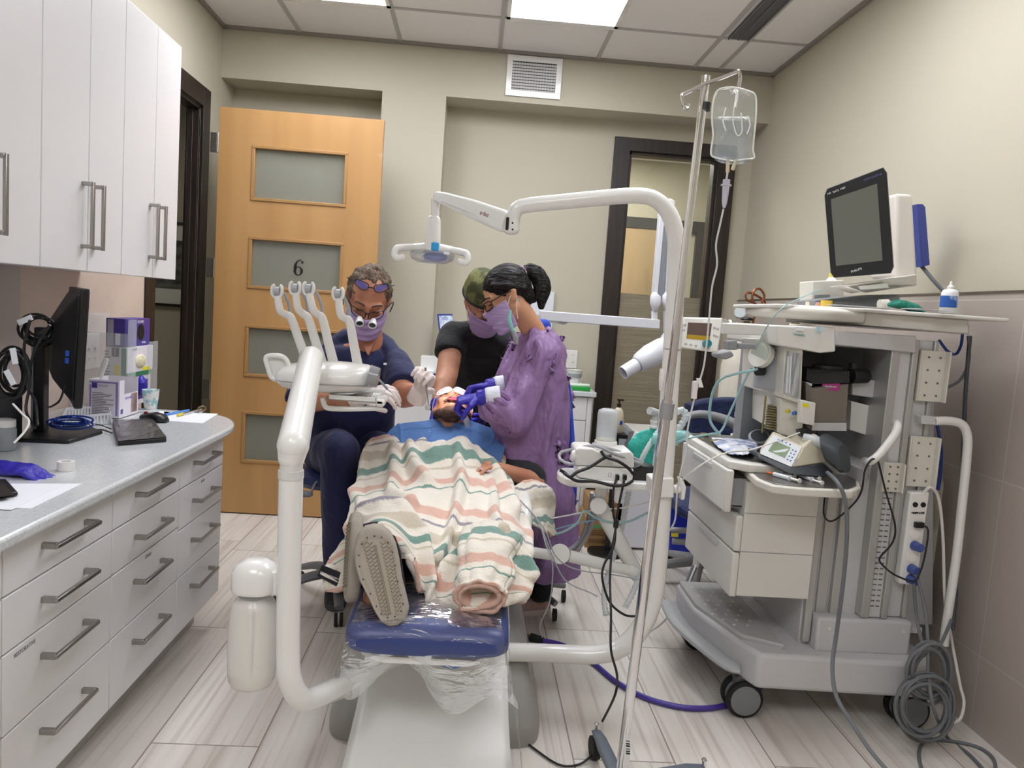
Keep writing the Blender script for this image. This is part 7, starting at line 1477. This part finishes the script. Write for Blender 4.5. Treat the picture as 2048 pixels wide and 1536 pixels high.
c = P(1149, 752, 4.85); B().lathe((c.x, 4.85, bz+.001), [(.03, 0), (.035, .03), (.05, .1), (.054, .102), (.05, .1), (.045, .09), (0, .04)], n=32, cap=False).build('bowl', unitw, t); B().lathe((c.x, 4.85, bz+.055), [(.0445, 0), (.048, .025)], n=32, cap=False).build('rim_band', wg, t)
# ================================================================ BEHIND, RIGHT OF CENTRE
t = root('pedal_bin', (.95, 4.25, 0), 'white box-shaped bin with a grey side standing in front of the glazed panel', 'bin')
x0, x1 = P(1237, 860, 4.2).x, P(1310, 860, 4.2).x
B().prism([(x0+.0, 4.2, .012), (x1+.1, 4.2, .012), (x1+.1, 4.2, .60), (x0+.05, 4.2, .60)], (0, .3, 0)).build('body', mat('bin_white', '#e3e3e8', .35), t, bevel=.01, seg=3)
z_ = P(1262, 862, 4.2).z
B().prism([(x0+.06, 4.18, .60), (x1+.1, 4.18, .60), (x1+.1, 4.18, z_), (x0+.09, 4.18, z_)], (0, .34, 0)).build('lid', unitw, t, bevel=.008); B().prism([(x0-.01, 4.19, .45), (x0+.05, 4.19, .45), (x0+.09, 4.19, z_), (x0+.06, 4.19, z_)], (0, .32, 0)).build('side_trim', greyp, t)
t = root('lotion_bottle', P(1232, 862, 4.15), 'cream lotion bottle with a dark brown pump behind the clear jar', 'bottle')
k_ = root('black_stand', (.82, 4.12, 0), 'narrow black stand carrying the lotion bottle', 'stand'); zl = P(1232, 866, 4.12).z; cxl = P(1234, 860, 4.12).x
B().box(cxl-.05, cxl+.05, 4.06, 4.18, zl-.02, zl).build('shelf', blackp, k_); B().cyl((cxl, 4.12, .02), (cxl, 4.12, zl-.02), .015).lathe((cxl, 4.12, .001), [(.11, 0), (.11, .012), (.02, .02)], n=28).build('pole', blackp, k_)
h_ = P(1232, 814, 4.12).z-zl
B().loft([(Vector((cxl, 4.12, zl+h_*k)), Vector((rx, 0, 0)), Vector((0, ry, 0))) for k, rx, ry in ((.003, .026, .018), (.05, .032, .022), (.5, .034, .024), (.85, .026, .02), (1, .011, .011))], n=28).build('body', mat('lotion_cream', '#e5dcc0', .35), t, ang=3.2)
B().cyl((cxl, 4.12, zl+h_), (cxl, 4.12, zl+h_+.02), .012).cyl((cxl, 4.12, zl+h_+.02), (cxl, 4.12, zl+h_+.038), .005).box(cxl-.012, cxl+.024, 4.112, 4.128, zl+h_+.036, zl+h_+.045).build('pump', mat('pump_brown', '#3a211c', .4), t)
B().loft([(Vector((cxl+.008, 4.099, zl+h_*k)), Vector((.014, 0, 0)), Vector((0, .002, 0))) for k in (.35, .5)], n=12).build('emblem', mat('lid_blue', '#1b4fc0'), t)
card = mat('cardboard', '#a37f52', .8, var=('#96734a', 8, (1, 1, 1)))
zA, zB, zC = P(1200, 1000, 4.25).z, P(1200, 1035, 4.25).z, .001
for i, (z0, z1, x0, x1, lb) in enumerate(((zB+.001, zA, P(1172, 1000, 4.2).x+.03, P(1246, 1000, 4.2).x, 'upper brown cardboard box of the pair behind the folding arm'), (.001, zB, P(1172, 1060, 4.2).x, P(1246, 1060, 4.2).x, 'lower cardboard box with a green band, standing on the floor'))):
    t = root('cardboard_box', ((x0+x1)/2, 4.35, z0), lb, 'box'); bx_ = B().box(x0, x1, 4.2, 4.5, z0, z1).build('carton', card, t, bevel=.002)
    if i: 
        B().box(x0+.005, x1-.005, 4.1985, 4.2, z1-.05, z1-.03).build('band', mat('band_green', '#5d9b5a', .7), bx_); lines(Matrix.Translation((0, 4.2, 0)), x0+.01, x1-.03, z1-.09, z1-.055, 3, mat('ink_brown', '#5d4630', .7), bx_)
        b = B()
        for k in range(16): b.box(x0+.02+.006*k, x0+.023+.006*k-(.001 if k % 3 else 0), 4.1985, 4.2, .03, .055)
        b.build('barcode', mat('ink_brown', '#5d4630'), bx_)
t = root('blue_bin', (1.22, 4.1, 0), 'royal blue plastic bin behind the lamp post', 'bin')
x0, x1 = P(1338, 1040, 4.1).x, P(1400, 1040, 4.1).x+.1; z1 = P(1360, 1014, 4.1).z
B().prism([(x0+.02, 4.1, .002), (x1-.02, 4.1, .002), (x1, 4.1, z1), (x0, 4.1, z1)], (0, .3, 0)).build('body', mat('bin_blue', '#1226a6', .35), t, bevel=.01); B().box(x0-.008, x1+.008, 4.09, 4.41, z1-.02, z1).build('rim', mat('bin_blue', '#1226a6'), t, bevel=.004)
B().box(x0+.02, x0+.06, 4.098, 4.0995, .12, .16).build('label', mat('sticker_yellow', '#e8dc2a'), t)
# navy office chair
t = root('navy_chair', (1.2, 3.7, 0), 'navy padded office chair with grey arms behind the machine worktop', 'office chair')
cc = Vector((1.28, 3.85, 0)); zt1 = P(1440, 800, 3.95).z; zt0 = .58
b = B().grid(lambda u, v: (P(1376+175*u, 880-82*v+(12*(abs(u-.5)*2)**3), 3.74)+Vector((0, .03*math.cos((u-.5)*3)+.008*noise.noise(Vector((u*6, v*3, 0))), 0))), 30, 16)
b.build('backrest', mat('navy_cloth', '#1c274f', .75, bump=(10, .6, (1, 1, 1), .04)), t, solid=.07, ang=3.2)
B().loft([(Vector((1.2, 3.25, .46)), Vector((.2, 0, 0)), Vector((0, 0, .02))), (Vector((1.2, 3.3, .47)), Vector((.24, 0, 0)), Vector((0, 0, .04))), (Vector((1.22, 3.65, .47)), Vector((.24, 0, 0)), Vector((0, 0, .04))), (Vector((1.22, 3.7, .47)), Vector((.2, 0, 0)), Vector((0, 0, .02)))], n=28, p=4).build('seat', MATS['navy_cloth'], t)
B().tube([P(1366, 835, 3.5), P(1400, 828, 3.5), P(1440, 836, 3.5), P(1470, 850, 3.48), P(1480, 880, 3.48), Vector((1.38, 3.5, .5))], [.016, .018, .022, .024, .02, .02], 12).build('armrest', mat('chair_grey', '#8a8b8c', .45), t)
B().cyl((1.2, 3.68, .09), (1.2, 3.68, .44), .025).build('column', greyp, t)
for i in range(5):
    a = R(250-72*i); dx, dy = math.cos(a), math.sin(a); lg = B().tube([(1.2, 3.68, .13), (1.2+dx*.27, 3.68+dy*.27, .075)], [.03, .018], 10).build('leg', MATS['chair_grey'], t)
    B().cyl((1.2+dx*.27-.015, 3.68+dy*.27, .029), (1.2+dx*.27+.015, 3.68+dy*.27, .029), .028, n=18).build('caster', rubber, lg)
# small rolling base glimpsed left of the machine
t = root('rolling_stand', (1.0, 3.35, 0), 'low white rolling stand with grey crossbars left of the machine base', 'stand')
B().tube([P(1392, 1040, 3.3), P(1390, 1070, 3.3), P(1396, 1090, 3.3), P(1392, 1130, 3.35)], .016, 12).build('upright', unitw, t)
for a_, c_ in (((1342, 1060), (1392, 1062)), ((1344, 1082), (1390, 1086))): B().cyl(P(*a_, 3.35), P(*c_, 3.32), .014, n=12).build('crossbar', mat('chair_grey', '#8a8b8c'), t)
B().tube([P(1392, 1125, 3.35), P(1378, 1160, 3.35), P(1368, 1185, 3.37)], .013, 10).build('leg', greyp, t)
c = atz(1365, 1214, 0); B().cyl((c.x-.014, c.y, .037), (c.x+.014, c.y, .037), .036, n=24).build('caster', mat('caster_grey', '#55585b', .5), t)
# ================================================================ X-RAY ARM
YX = 3.8
t = root('xray_arm', (.4, 4.0, 1.0), 'white wall-mounted x-ray arm with a cone head hanging beside the glazed panel', 'x-ray arm')
a, c = P(1060, 628, YX), P(1322, 647, YX)
xm = mat('xray_white', '#d6d8de', .35)
B().box(.36, .52, YR-.03, YR-.001, 1.15, 1.45).cyl((.44, YR-.03, 1.28), (.44, YX, 1.28), .028).build('wall_mount', xm, t)
B().prism([P(1080, 621, YX-.02), P(1320, 639, YX-.02), P(1320, 658, YX-.02), P(1080, 641, YX-.02)], (0, .05, 0)).build('horizontal_bar', xm, t, bevel=.004)
B().prism([P(1321, 414, YX), P(1331, 416, YX), P(1315, 598, YX), P(1306, 598, YX)], (0, .05, 0)).prism([P(1340, 424, YX), P(1346, 424, YX), P(1338, 598, YX), P(1330, 598, YX)], (0, .05, 0)).build('upright_arm', xm, t, bevel=.003)
B().prism([P(1331, 416, YX+.02), P(1340, 420, YX+.02), P(1330, 598, YX+.02), P(1315, 598, YX+.02)], (0, .02, 0)).build('arm_channel', greyp, t)
B().loft([(P(1334, 412, YX+.02), Vector((.04, 0, 0)), Vector((0, .035, 0))), (P(1334, 402, YX+.02), Vector((.038, 0, 0)), Vector((0, .033, 0))), (P(1334, 398, YX+.02), Vector((.02, 0, 0)), Vector((0, .02, 0)))], n=24, p=3).build('top_joint', xm, t)
for dx in (0, 24):
    B().loft([(P(1309+dx, 584, YX-.01), Vector((.006, 0, 0)), Vector((0, .006, 0))), (P(1311+dx, 592, YX-.01), Vector((.026, 0, 0)), Vector((0, .018, 0))), (P(1311+dx, 606, YX-.01), Vector((.028, 0, 0)), Vector((0, .02, 0))), (P(1310+dx, 622, YX-.01), Vector((.012, 0, 0)), Vector((0, .014, 0)))], n=20).build('paddle_joint', xm, t, ang=3.2)
    B().cyl(P(1309+dx, 622, YX), P(1309+dx, 640 if dx == 0 else 668, YX), .016, n=16).build('pivot', xm, t)
p0, p1 = P(1336, 690, YX), P(1246, 746, YX-.1); d_ = (p1-p0).normalized(); L_ = (p1-p0).length
B().lathe(p0, [(.04, 0), (.056, L_*.12), (.06, L_*.4), (.05, L_*.62), (.04, L_*.68), (.036, L_*.7)], axis=d_, n=32).build('tube_head', xm, t, ang=3.2)
B().lathe(p0+d_*L_*.68, [(.037, 0), (.037, L_*.03)], axis=d_, n=28).build('cone_ring', greyp, t); B().lathe(p0+d_*L_*.71, [(.035, 0), (.034, L_*.29), (.03, L_*.29), (.03, L_*.1)], axis=d_, n=28, cap=False).build('cone', xm, t)
B().chain([P(1332, 668, YX), P(1318, 692, YX-.02)], [.014, .02], 14).build('head_yoke', xm, t)
# ================================================================ ON THE FOLDING SHELF
zs_ = zt
YZ = 2.6
t = root('imaging_unit', P(1215, 970, 2.6), 'white rounded electronic unit with two black plugs on the folding shelf', 'imaging unit')
dv = mat('device_white', '#e2e0dc', .35)
zs2 = P(1200, 952, YZ).z
B().prism([P(1155, 932, 2.56), P(1268, 938, 2.56), P(1264, 972, 2.54), P(1156, 955, 2.54)], (0, .12, 0)).build('base', dv, t, bevel=.005, seg=3)
B().prism([P(1151, 900, 2.56), P(1156, 896, 2.56), P(1186, 897, 2.56), P(1195, 902, 2.56), P(1240, 904, 2.56), P(1262, 903, 2.56), P(1268, 910, 2.56), P(1269, 936, 2.56), P(1150, 931, 2.56)], (0, .13, 0)).build('cover', dv, t, bevel=.009, seg=3)
for px in (1234, 1249): c = P(px, 952, 2.54); B().box(c.x-.006, c.x+.006, 2.525, 2.545, c.z-.012, c.z+.006).build('plug', blackp, t, bevel=.002)
b = B().tube([P(1217, 946, 2.545), P(1222, 946, 2.545), P(1222, 953, 2.545), P(1217, 953, 2.545)], .0008, 4, closed=True, smooth=0); b.build('mark', ink, t)
B().lathe(P(1142, 910, 2.58), [(.016, 0), (.022, .01), (.02, .03), (.012, .034)], axis=(1, 0, -.2), n=20).build('connector', dv, t)
t = root('water_jar', P(1210, 888, 2.7), 'tall clear cylindrical jar upside down on a white base, on the folding shelf', 'jar')
YJ = 2.7; c = P(1211, 890, YJ); zj0 = P(1211, 888, YJ).z; zj1 = P(1211, 817, YJ).z
B().lathe((c.x, YJ, P(1211, 945, YJ).z), [(.044, 0), (.044, zj0-P(1211, 945, YJ).z-.01), (.04, zj0-P(1211, 945, YJ).z+.012), (.037, zj0-P(1211, 945, YJ).z+.014)], n=32).build('base', dv, t)
B().lathe((c.x, YJ, zj0+.012), [(.037, 0), (.037, zj1-zj0-.03), (.034, zj1-zj0-.018), (.02, zj1-zj0-.012)], n=32).build('jar', mat('jar_frost', '#d9dee2', .2, alpha=.6), t, ang=3.2)
B().lathe((c.x, YJ, zj0+.013), [(.0355, 0), (.0355, .006)], n=32).build('sediment', mat('cream_fluid', '#e4dcc0', .4), t)
B().prism([P(1266, 936, 2.6), P(1282, 930, 2.6), P(1310, 934, 2.6), P(1308, 962, 2.58), P(1284, 972, 2.56), P(1265, 968, 2.56)], (0, .06, 0)).build('power_adapter', blackp, label='black power adapter block at the right end of the folding shelf', cat='power adapter', bevel=.004)
wire('shelf_cable', [P(1120, 940, 2.5), P(1130, 946, 2.5), P(1140, 954, 2.49), P(1155, 944, 2.5), P(1180, 934, 2.52), P(1205, 918, 2.53), P(1222, 911, 2.54)], .0055, bk, 'thick black cable crossing the front of the white unit from the left')
wire('shelf_cable', [P(1202, 902, 2.54), P(1212, 914, 2.53), P(1235, 922, 2.52), P(1255, 935, 2.52), P(1266, 948, 2.53)], .0055, bk, 'black cable crossing the white unit down to the power adapter')
wire('shelf_cable', [P(1128, 946, 2.5), P(1138, 953, 2.48), P(1155, 962, 2.49), P(1190, 963, 2.49), P(1225, 971, 2.49), P(1250, 970, 2.49), P(1265, 962, 2.52)], .0055, bk, 'black cable lying along the front edge of the folding shelf')
wire('grey_tube', [P(1284, 928, 2.58), P(1230, 908, 2.56), P(1190, 892, 2.58), P(1150, 898, 2.62), P(1122, 905, 2.62), P(1120, 918, 2.6), P(1136, 927, 2.56), P(1150, 928, 2.56)], .0055, wg, 'grey tube looped over the top of the white unit', 'tube')
wire('grey_tube', [P(1286, 925, 2.6), P(1240, 904, 2.57), P(1184, 888, 2.6)], .0055, wg, 'second grey tube lying straight across the white unit', 'tube')
# ================================================================ BREATHING CIRCUIT
YG = 2.85
t = root('breathing_bag', P(1290, 880, YG), 'bright teal breathing bag hanging behind the steel pole', 'breathing bag')
b = B(); b.asp = .45; b.tube([P(1307, 856, YG), P(1306, 864, YG), P(1296, 876, YG), P(1284, 895, YG), P(1280, 920, YG), P(1286, 942, YG)], [.012, .016, .04, .052, .05, .04], 20, flat=(0, 1, 0), smooth=6)
b.build('bag', mat('bag_teal', '#2fb5a4', .35, bump=(14, .8, (1, 1, 1), .03)), t, disp=lambda p, n: p+n*.006*noise.noise(p*25), ang=3.2)
B().lathe(P(1307, 856, YG), [(.015, 0), (.015, .008), (.013, .01), (.013, .02), (.015, .022), (.015, .03)], n=24).build('collar', unitw, t)
B().cyl(P(1309, 845, YG), P(1311, 830, YG), .012).cyl(P(1299, 821, YG-.02), P(1325, 830, YG+.02), .015, .014).build('tee_fitting', mat('fitting_grey', '#c2c4c2', .35), t)
def corr(name, pts, r_, lb, m_):
    pts = [Vector(p) for p in pts]; tot = sum((pts[i+1]-pts[i]).length for i in range(len(pts)-1)); n_ = int(tot/.008); P_ = [cr1(pts, i/n_) for i in range(n_+1)]
    return B().tube(P_, [r_*(1 if i % 2 else .78) for i in range(n_+1)], 12, smooth=0).build(name, m_, label=lb, cat='hose')
cm = mat('corrugated_clear', '#dfe6e6', .25, alpha=.6)
corr('corrugated_hose', [P(1320, 858, 2.8), P(1305, 880, 2.78), P(1290, 905, 2.76), P(1278, 930, 2.76)], .011, 'clear ribbed hose crossing the teal breathing bag', cm)
corr('corrugated_hose', [P(1346, 830, 2.75), P(1362, 820, 2.75), P(1372, 830, 2.75), P(1364, 848, 2.75), P(1352, 865, 2.75), P(1350, 890, 2.75)], .014, 'clear ribbed hose bent right of the lamp post', cm)
corr('corrugated_hose', [P(1258, 980, 2.72), P(1250, 1020, 2.72), P(1240, 1070, 2.72), P(1228, 1110, 2.7), P(1215, 1150, 2.65), P(1208, 1190, 2.6), P(1212, 1230, 2.55)], .011, 'clear ribbed hose hanging under the folding shelf', cm)
corr('corrugated_hose', [P(1300, 1100, 2.6), P(1285, 1140, 2.58), P(1268, 1180, 2.56), P(1250, 1215, 2.54)], .011, 'clear ribbed hose hanging left of the steel pole near the floor', cm)
B().tube([P(1304, 876, 2.75), P(1330, 880, 2.74), P(1362, 872, 2.7), P(1378, 866, 2.7)], [.02, .03, .022, .008], 12).build('face_mask_cushion', mat('mask_teal', '#8fd0cc', .2, alpha=.6), label='pale teal clear breathing mask between the post and the machine', cat='breathing mask')
# ================================================================ IV POLE
YI = 1.9
t = root('drip_stand', (.47, YI, 0), 'tall chrome drip stand with two hooks in front of the lamp post', 'drip stand')
pt, pb_ = P(1412, 152, YI), Vector((.462, YI, .06))
pm = pt.lerp(pb_, .435)
B().cyl(pt, P(1331, 838, YI), .0105, n=24).build('pole', chrome, t); B().cyl(P(1335, 800, YI), pb_, .0135, n=24).build('pole', chrome, t)
B().cyl(P(1336, 806, YI), P(1331, 838, YI), .0175, n=28).build('height_clamp', mat('clamp_grey', '#a7a8aa', .4, .5), t)
c1, c2 = P(1411, 206, YI), P(1409, 221, YI); B().cyl(c1, c2, .0135, n=24).build('cap_ring', blackp, t)
for s_, lst in ((1, [(1410, 167), (1440, 157), (1470, 145), (1477, 143), (1480, 152), (1478, 170), (1474, 182), (1466, 186), (1462, 178)]), (-1, [(1410, 167), (1390, 177), (1367, 189), (1364, 194), (1366, 208), (1371, 218), (1376, 214), (1375, 207)])):
    B().tube([P(x, y, YI-.012) for x, y in lst], .0045, 10, smooth=4).build('hook', chrome, t)
pl = P(1252, 1510, YI-.016)
lb_ = B().prism([P(1251, 1478, YI-.0142), P(1262, 1479, YI-.0142), P(1258, 1545, YI-.0142), P(1244, 1545, YI-.0142)], (0, .0005, 0)).build('label', unitw, t)
b = B()
for i, k in enumerate((0, 5, 9, 16, 20, 24)): b.prism([P(1252, 1481+k, YI-.0148), P(1260, 1482+k, YI-.0148), P(1260, 1483.5+k+(i % 3), YI-.0148), P(1252, 1482.5+k+(i % 3), YI-.0148)], (0, .0003, 0))
b.build('barcode', blackp, lb_)
B().lathe((.462, YI, .06), [(.03, 0), (.034, .01), (.034, .04), (.02, .05)], n=28).build('hub', mat('leg_slate', '#5f6770', .4), t)
hub = Vector((.462, YI, .085))
for i, e in enumerate((atz(1192, 1462, .085), atz(1407, 1535, .085), None, None, None)):
    if e is None: a = R((200, 272, 330)[i-2]); e = hub+Vector((math.cos(a)*.3, math.sin(a)*.3, 0))
    d_ = (e-hub).normalized(); e = hub+d_*min((e-hub).length, .34); s_ = d_.cross(Vector((0, 0, 1)))*.017; u_ = Vector((0, 0, .004))
    b = B().loft([(hub+d_*.02, s_*1.2, u_*2), (hub+d_*.15, s_*1.1, u_*2.5), (e-d_*.05+Vector((0, 0, .004)), s_, u_*2), (e, s_*.8, u_)], n=16, p=4); lg = b.build('leg', MATS['leg_slate'], t)
    B().lathe(e+Vector((0, 0, .004)), [(.006, 0), (.006, .012), (.008, .018), (.004, .024)], n=14).build('stem_cap', chrome, lg)
    B().cyl(e+Vector((0, 0, -.005)), e+Vector((0, 0, -.02)), .008).build('caster_stem', steel, lg); w0 = e+Vector((0, 0, -.05)); w0.z = .034; B().cyl(w0-s_.normalized()*.011, w0+s_.normalized()*.011, .033, n=24).build('caster', rubber, lg)
# bag
t = root('drip_bag', P(1466, 320, YI), 'clear crinkled fluid bag hanging from the right hook of the drip stand', 'drip bag')
ol_ = [(1436, 180), (1466, 175), (1496, 182), (1511, 192), (1512, 230), (1508, 275), (1506, 300), (1508, 316), (1490, 319), (1466, 322), (1440, 318), (1424, 312), (1422, 300), (1426, 270), (1424, 240), (1426, 205)]
cxb, cyb = 1467, 250
def rb(k, dy): return [P(cxb+(x-cxb)*k, cyb+(y-cyb)*k, YI-.03+dy+.003*math.sin(i*2.1)) for i, (x, y) in enumerate(ol_)]
bagm = mat('drip_bag_film', '#eef0ec', .1, alpha=.2, bump=(24, 1, (1, 1, 1), .02), coat=.6)
ring_loft([rb(.3, -.021), rb(.6, -.019), rb(.85, -.012), rb(.97, -.002), rb(1, .002), rb(.97, .006), rb(.85, .014), rb(.5, .02)]).build('bag', bagm, t, ang=3.2)
def rf(k, dy): return [P(1467+(x-1467)*k*.9, 265+(max(y, 215)-250)*k*.95, YI-.03+dy) for x, y in ol_]
ring_loft([rf(.3, -.016), rf(.75, -.014), rf(.95, -.002), rf(.95, .003), rf(.75, .012), rf(.3, .014)]).build('fluid', mat('drip_fluid', '#9fb0bd', .06, alpha=.2, bump=(14, 1, (1, 1, .5), .05), coat=1), t, ang=3.2)
B().tube([P(x, y, YI-.029) for x, y in ol_], .0022, 6, closed=True).build('seam', mat('bag_seam', '#eceee6', .3), t)
b = B(); b.asp = .3
for l in ([(1452, 215), (1446, 240), (1452, 262)], [(1470, 205), (1466, 240), (1474, 270), (1484, 262), (1482, 225)], [(1496, 232), (1500, 250), (1494, 268)]): b.tube([P(x, y, YI-.053) for x, y in l], .0016, 6)
b.build('crease', MATS['bag_seam'], t)
B().tube([P(1470, 180, YI-.035), P(1474, 190, YI-.05), P(1470, 215, YI-.052)], .004, 8).build('hanger_strip', unitw, t)
B().cyl(P(1456, 319, YI-.03), P(1455, 345, YI-.03), .0045, n=12).build('port', mat('port_amber', '#e0d6b8', .3, alpha=.8), t); B().cyl(P(1472, 319, YI-.03), P(1465, 340, YI-.03), .0045, n=12).build('port', MATS['port_amber'], t)
B().lathe(P(1448, 416, YI-.03), [(.003, 0), (.006, .01), (.007, .02), (.0085, .05), (.0085, .052), (.013, .053), (.013, .056), (.009, .057), (.009, .068), (.004, .069)], n=20).build('drip_chamber', mat('chamber_clear', '#dcd8e6', .12, alpha=.6), t)
lm_ = mat('line_clear', '#dcdcda', .25, alpha=.85)
wire('drip_line', [P(1455, 345, YI-.03), P(1452, 364, YI-.03)], .0025, lm_, 'short clear line between the bag port and the drip chamber', 'tube')
wire('drip_line', [P(1447, 418, YI-.03), P(1440, 450, YI-.03), P(1432, 490, YI-.03), P(1434, 530, YI-.03), P(1424, 575, YI-.03), P(1418, 640, YI-.03), P(1413, 690, YI-.03), P(1408, 730, YI-.03), P(1400, 760, YI-.03), P(1388, 800, YI-.03), P(1375, 860, YI-.03), P(1372, 900, YI-.03), P(1360, 950, YI-.02), P(1354, 990, YI), P(1350, 1040, YI+.05), P(1338, 1062, YI+.1)], .0024, lm_, 'long clear drip line hanging from the chamber past the roller clamp', 'tube')
t = root('roller_clamp', P(1392, 800, YI-.03), 'white roller clamp halfway down the drip line', 'clamp')
B().prism([P(1387, 763, YI-.04), P(1397, 762, YI-.04), P(1394, 799, YI-.04), P(1384, 798, YI-.04)], (0, .014, 0)).build('body', mat('clamp_pink', '#e3dbdc', .4), t, bevel=.002); B().prism([P(1394, 757, YI-.042), P(1402, 757, YI-.042), P(1407, 775, YI-.042), P(1399, 775, YI-.042)], (0, .008, 0)).build('tab', unitw, t)
# lines and cords across the scene
wire('monitor_line', [P(1600, 865, 2.4), P(1560, 880, 2.42), P(1500, 900, 2.4), P(1455, 905, 2.3), P(1410, 925, 2.25), P(1370, 955, 2.3), P(1345, 975, 2.45), P(1310, 1000, 2.6), P(1250, 1015, 2.6), P(1190, 1020, 2.62), P(1140, 1030, 2.65), P(1100, 1038, 2.68), P(1078, 1048, 2.68)], .0026, cw, 'thin white line from the syringe pump across to the blanket edge', 'tube')
B().cyl(P(1078, 1040, 2.66), P(1078, 1055, 2.66), .005, n=10).build('line_clip', unitw, label='small white clip on the blanket edge where the thin line ends', cat='clip')
oc = mat('tube_aqua', '#a7cdd0', .2, alpha=.8)
wire('oxygen_tube', [P(1100, 1072, 2.66), P(1130, 1062, 2.62), P(1155, 1045, 2.6), P(1168, 1022, 2.6), P(1190, 1035, 2.6), P(1225, 1045, 2.6), P(1260, 1042, 2.6), P(1300, 1023, 2.6)], .0042, oc, 'pale aqua tube sagging from the blanket to the steel pole', 'tube')
wire('oxygen_tube', [P(1100, 1062, 2.68), P(1150, 1048, 2.64), P(1200, 1038, 2.62)], .003, mat('tube_slate', '#7e9fb5', .3), 'thin slate blue tube above the aqua one at the blanket corner', 'tube')
wire('oxygen_tube', [P(1440, 870, 2.62), P(1420, 840, 2.62), P(1424, 790, 2.62), P(1440, 760, 2.6), P(1470, 748, 2.58), P(1500, 742, 2.56), P(1515, 738, 2.56)], .005, oc, 'aqua tube arching from the absorber to the back of the machine worktop', 'tube')
wire('oxygen_tube', [P(1346, 888, 2.7), P(1380, 876, 2.65), P(1420, 868, 2.62), P(1442, 862, 2.62), P(1462, 820, 2.6), P(1490, 760, 2.58), P(1504, 735, 2.56)], .004, oc, 'aqua tube running along the far edge of the machine worktop', 'tube')
wire('sample_line', [P(1512, 700, 2.54), P(1530, 660, 2.5), P(1560, 620, 2.45), P(1590, 601, 2.5), P(1640, 580, 2.6)], .002, oc, 'fine aqua sampling line rising to the top shelf', 'tube')
wire('pedal_cable', [P(1234, 955, 2.52), P(1226, 985, 2.5), P(1227, 1030, 2.48), P(1232, 1050, 2.48), P(1224, 1100, 2.45), P(1220, 1160, 2.4), P(1222, 1230, 2.3), P(1222, 1300, 2.25), P(1234, 1350, 2.22), P(1230, 1390, 2.2), atz(1205, 1442, .01)], .004, bk, 'black cord from the left plug straight down to the floor')
wire('pedal_cable', [P(1249, 958, 2.52), P(1240, 1000, 2.5), P(1232, 1045, 2.49), P(1228, 1090, 2.45), P(1208, 1130, 2.42), P(1205, 1160, 2.4), P(1220, 1205, 2.4), P(1250, 1230, 2.4), P(1278, 1232, 2.4)], .004, bk, 'black cord from the right plug looping out to the steel pole')
c = P(1232, 1047, 2.485); B().box(c.x-.008, c.x+.008, c.y-.008, c.y+.008, c.z-.015, c.z+.015).build('cord_bead', blackp, label='black sliding bead joining the two hanging cords', cat='bead', bevel=.003)
wire('chair_cable', [atz(1008, 1400, .03), atz(1025, 1432, .006), atz(1045, 1475, .006), atz(1075, 1502, .006), atz(1120, 1530, .006), atz(1160, 1528, .006), atz(1186, 1508, .02)], .0032, bk, 'black cord on the floor from the chair base to the stand foot')
vio = mat('hose_violet', '#4a3a97', .4)
wire('violet_hose', [atz(1085, 1281, .01), atz(1130, 1292, .01), atz(1185, 1325, .01), atz(1230, 1362, .01), atz(1290, 1395, .01), atz(1360, 1414, .01), atz(1420, 1416, .01), atz(1470, 1406, .01), atz(1520, 1395, .01)], .0095, vio, 'violet hose lying across the floor to the machine wheel', 'hose', n=12)
wire('violet_hose', [P(1404, 1258, 2.9), P(1415, 1290, 2.86), P(1440, 1325, 2.8), P(1475, 1352, 2.75), atz(1520, 1375, .012)], .0095, vio, 'violet hose dropping under the left edge of the machine base', 'hose', n=12)
t = root('hose_connector', atz(1062, 1275, 0), 'black and brass connector at the chair end of the violet hose', 'connector')
a, c = atz(1086, 1281, .014), atz(1045, 1270, .014); B().cyl(a, a.lerp(c, .6), .014, .017, 14).build('body', rubber, t); B().cyl(a.lerp(c, .6), c, .009, .008, 12).build('tip', mat('brass', '#8f7a4a'), t)
for i, (l, lb) in enumerate((([(1040, 1000, 2.55), (1075, 1040, 2.5), (1092, 1090, 2.45), (1105, 1130, 2.42), (1100, 1200, 2.4), (1080, 1250, 2.4), (1085, 1275, 2.5)], 'grey lead hanging from the blanket edge to the floor'), ([(1045, 1005, 2.55), (1080, 1050, 2.5), (1100, 1100, 2.46), (1130, 1160, 2.45), (1180, 1185, 2.45), (1195, 1193, 2.45)], 'fine grey lead curving towards the folding arm'), ([(1050, 1010, 2.55), (1090, 1060, 2.5), (1110, 1110, 2.48), (1150, 1138, 2.5), (1230, 1150, 2.5), (1285, 1160, 2.48)], 'grey lead following the lower folding arm'))):
    wire('sensor_lead', [P(*q) for q in l], .0022, wg, lb)
for i, (l, lb) in enumerate((([(1184, 985, 2.8), (1178, 1030, 2.85), (1160, 1080, 2.9), (1130, 1105, 2.9)], 'slim grey suction hose under the left part of the folding shelf'), ([(1190, 990, 2.82), (1184, 1040, 2.86), (1170, 1075, 2.9), (1148, 1108, 2.92)], 'thick grey suction hose under the left part of the folding shelf'))):
    wire('suction_hose', [P(*q) for q in l], .007+.004*i, wg, lb, 'hose', n=12)
wire('drain_tube', [P(1392, 1130, 3.2), P(1370, 1180, 3.1), P(1330, 1240, 3.0), atz(1290, 1270, .006)], .004, lm_, 'clear tube running from the rolling stand down to the floor', 'tube')
wire('catheter_line', [P(975, 942, 2.70), P(1000, 938, 2.69), P(1012, 950, 2.68), P(1010, 968, 2.66), P(1000, 985, 2.64)], .002, cw, 'thin white catheter line on the hand of the patient', 'tube')
B().cyl(P(960, 938, 2.68), P(982, 944, 2.68), .0045, .006, 12).build('catheter_hub', mat('hub_lilac', '#c2b3c9', .3), label='lilac catheter hub taped on the hand of the patient', cat='catheter')
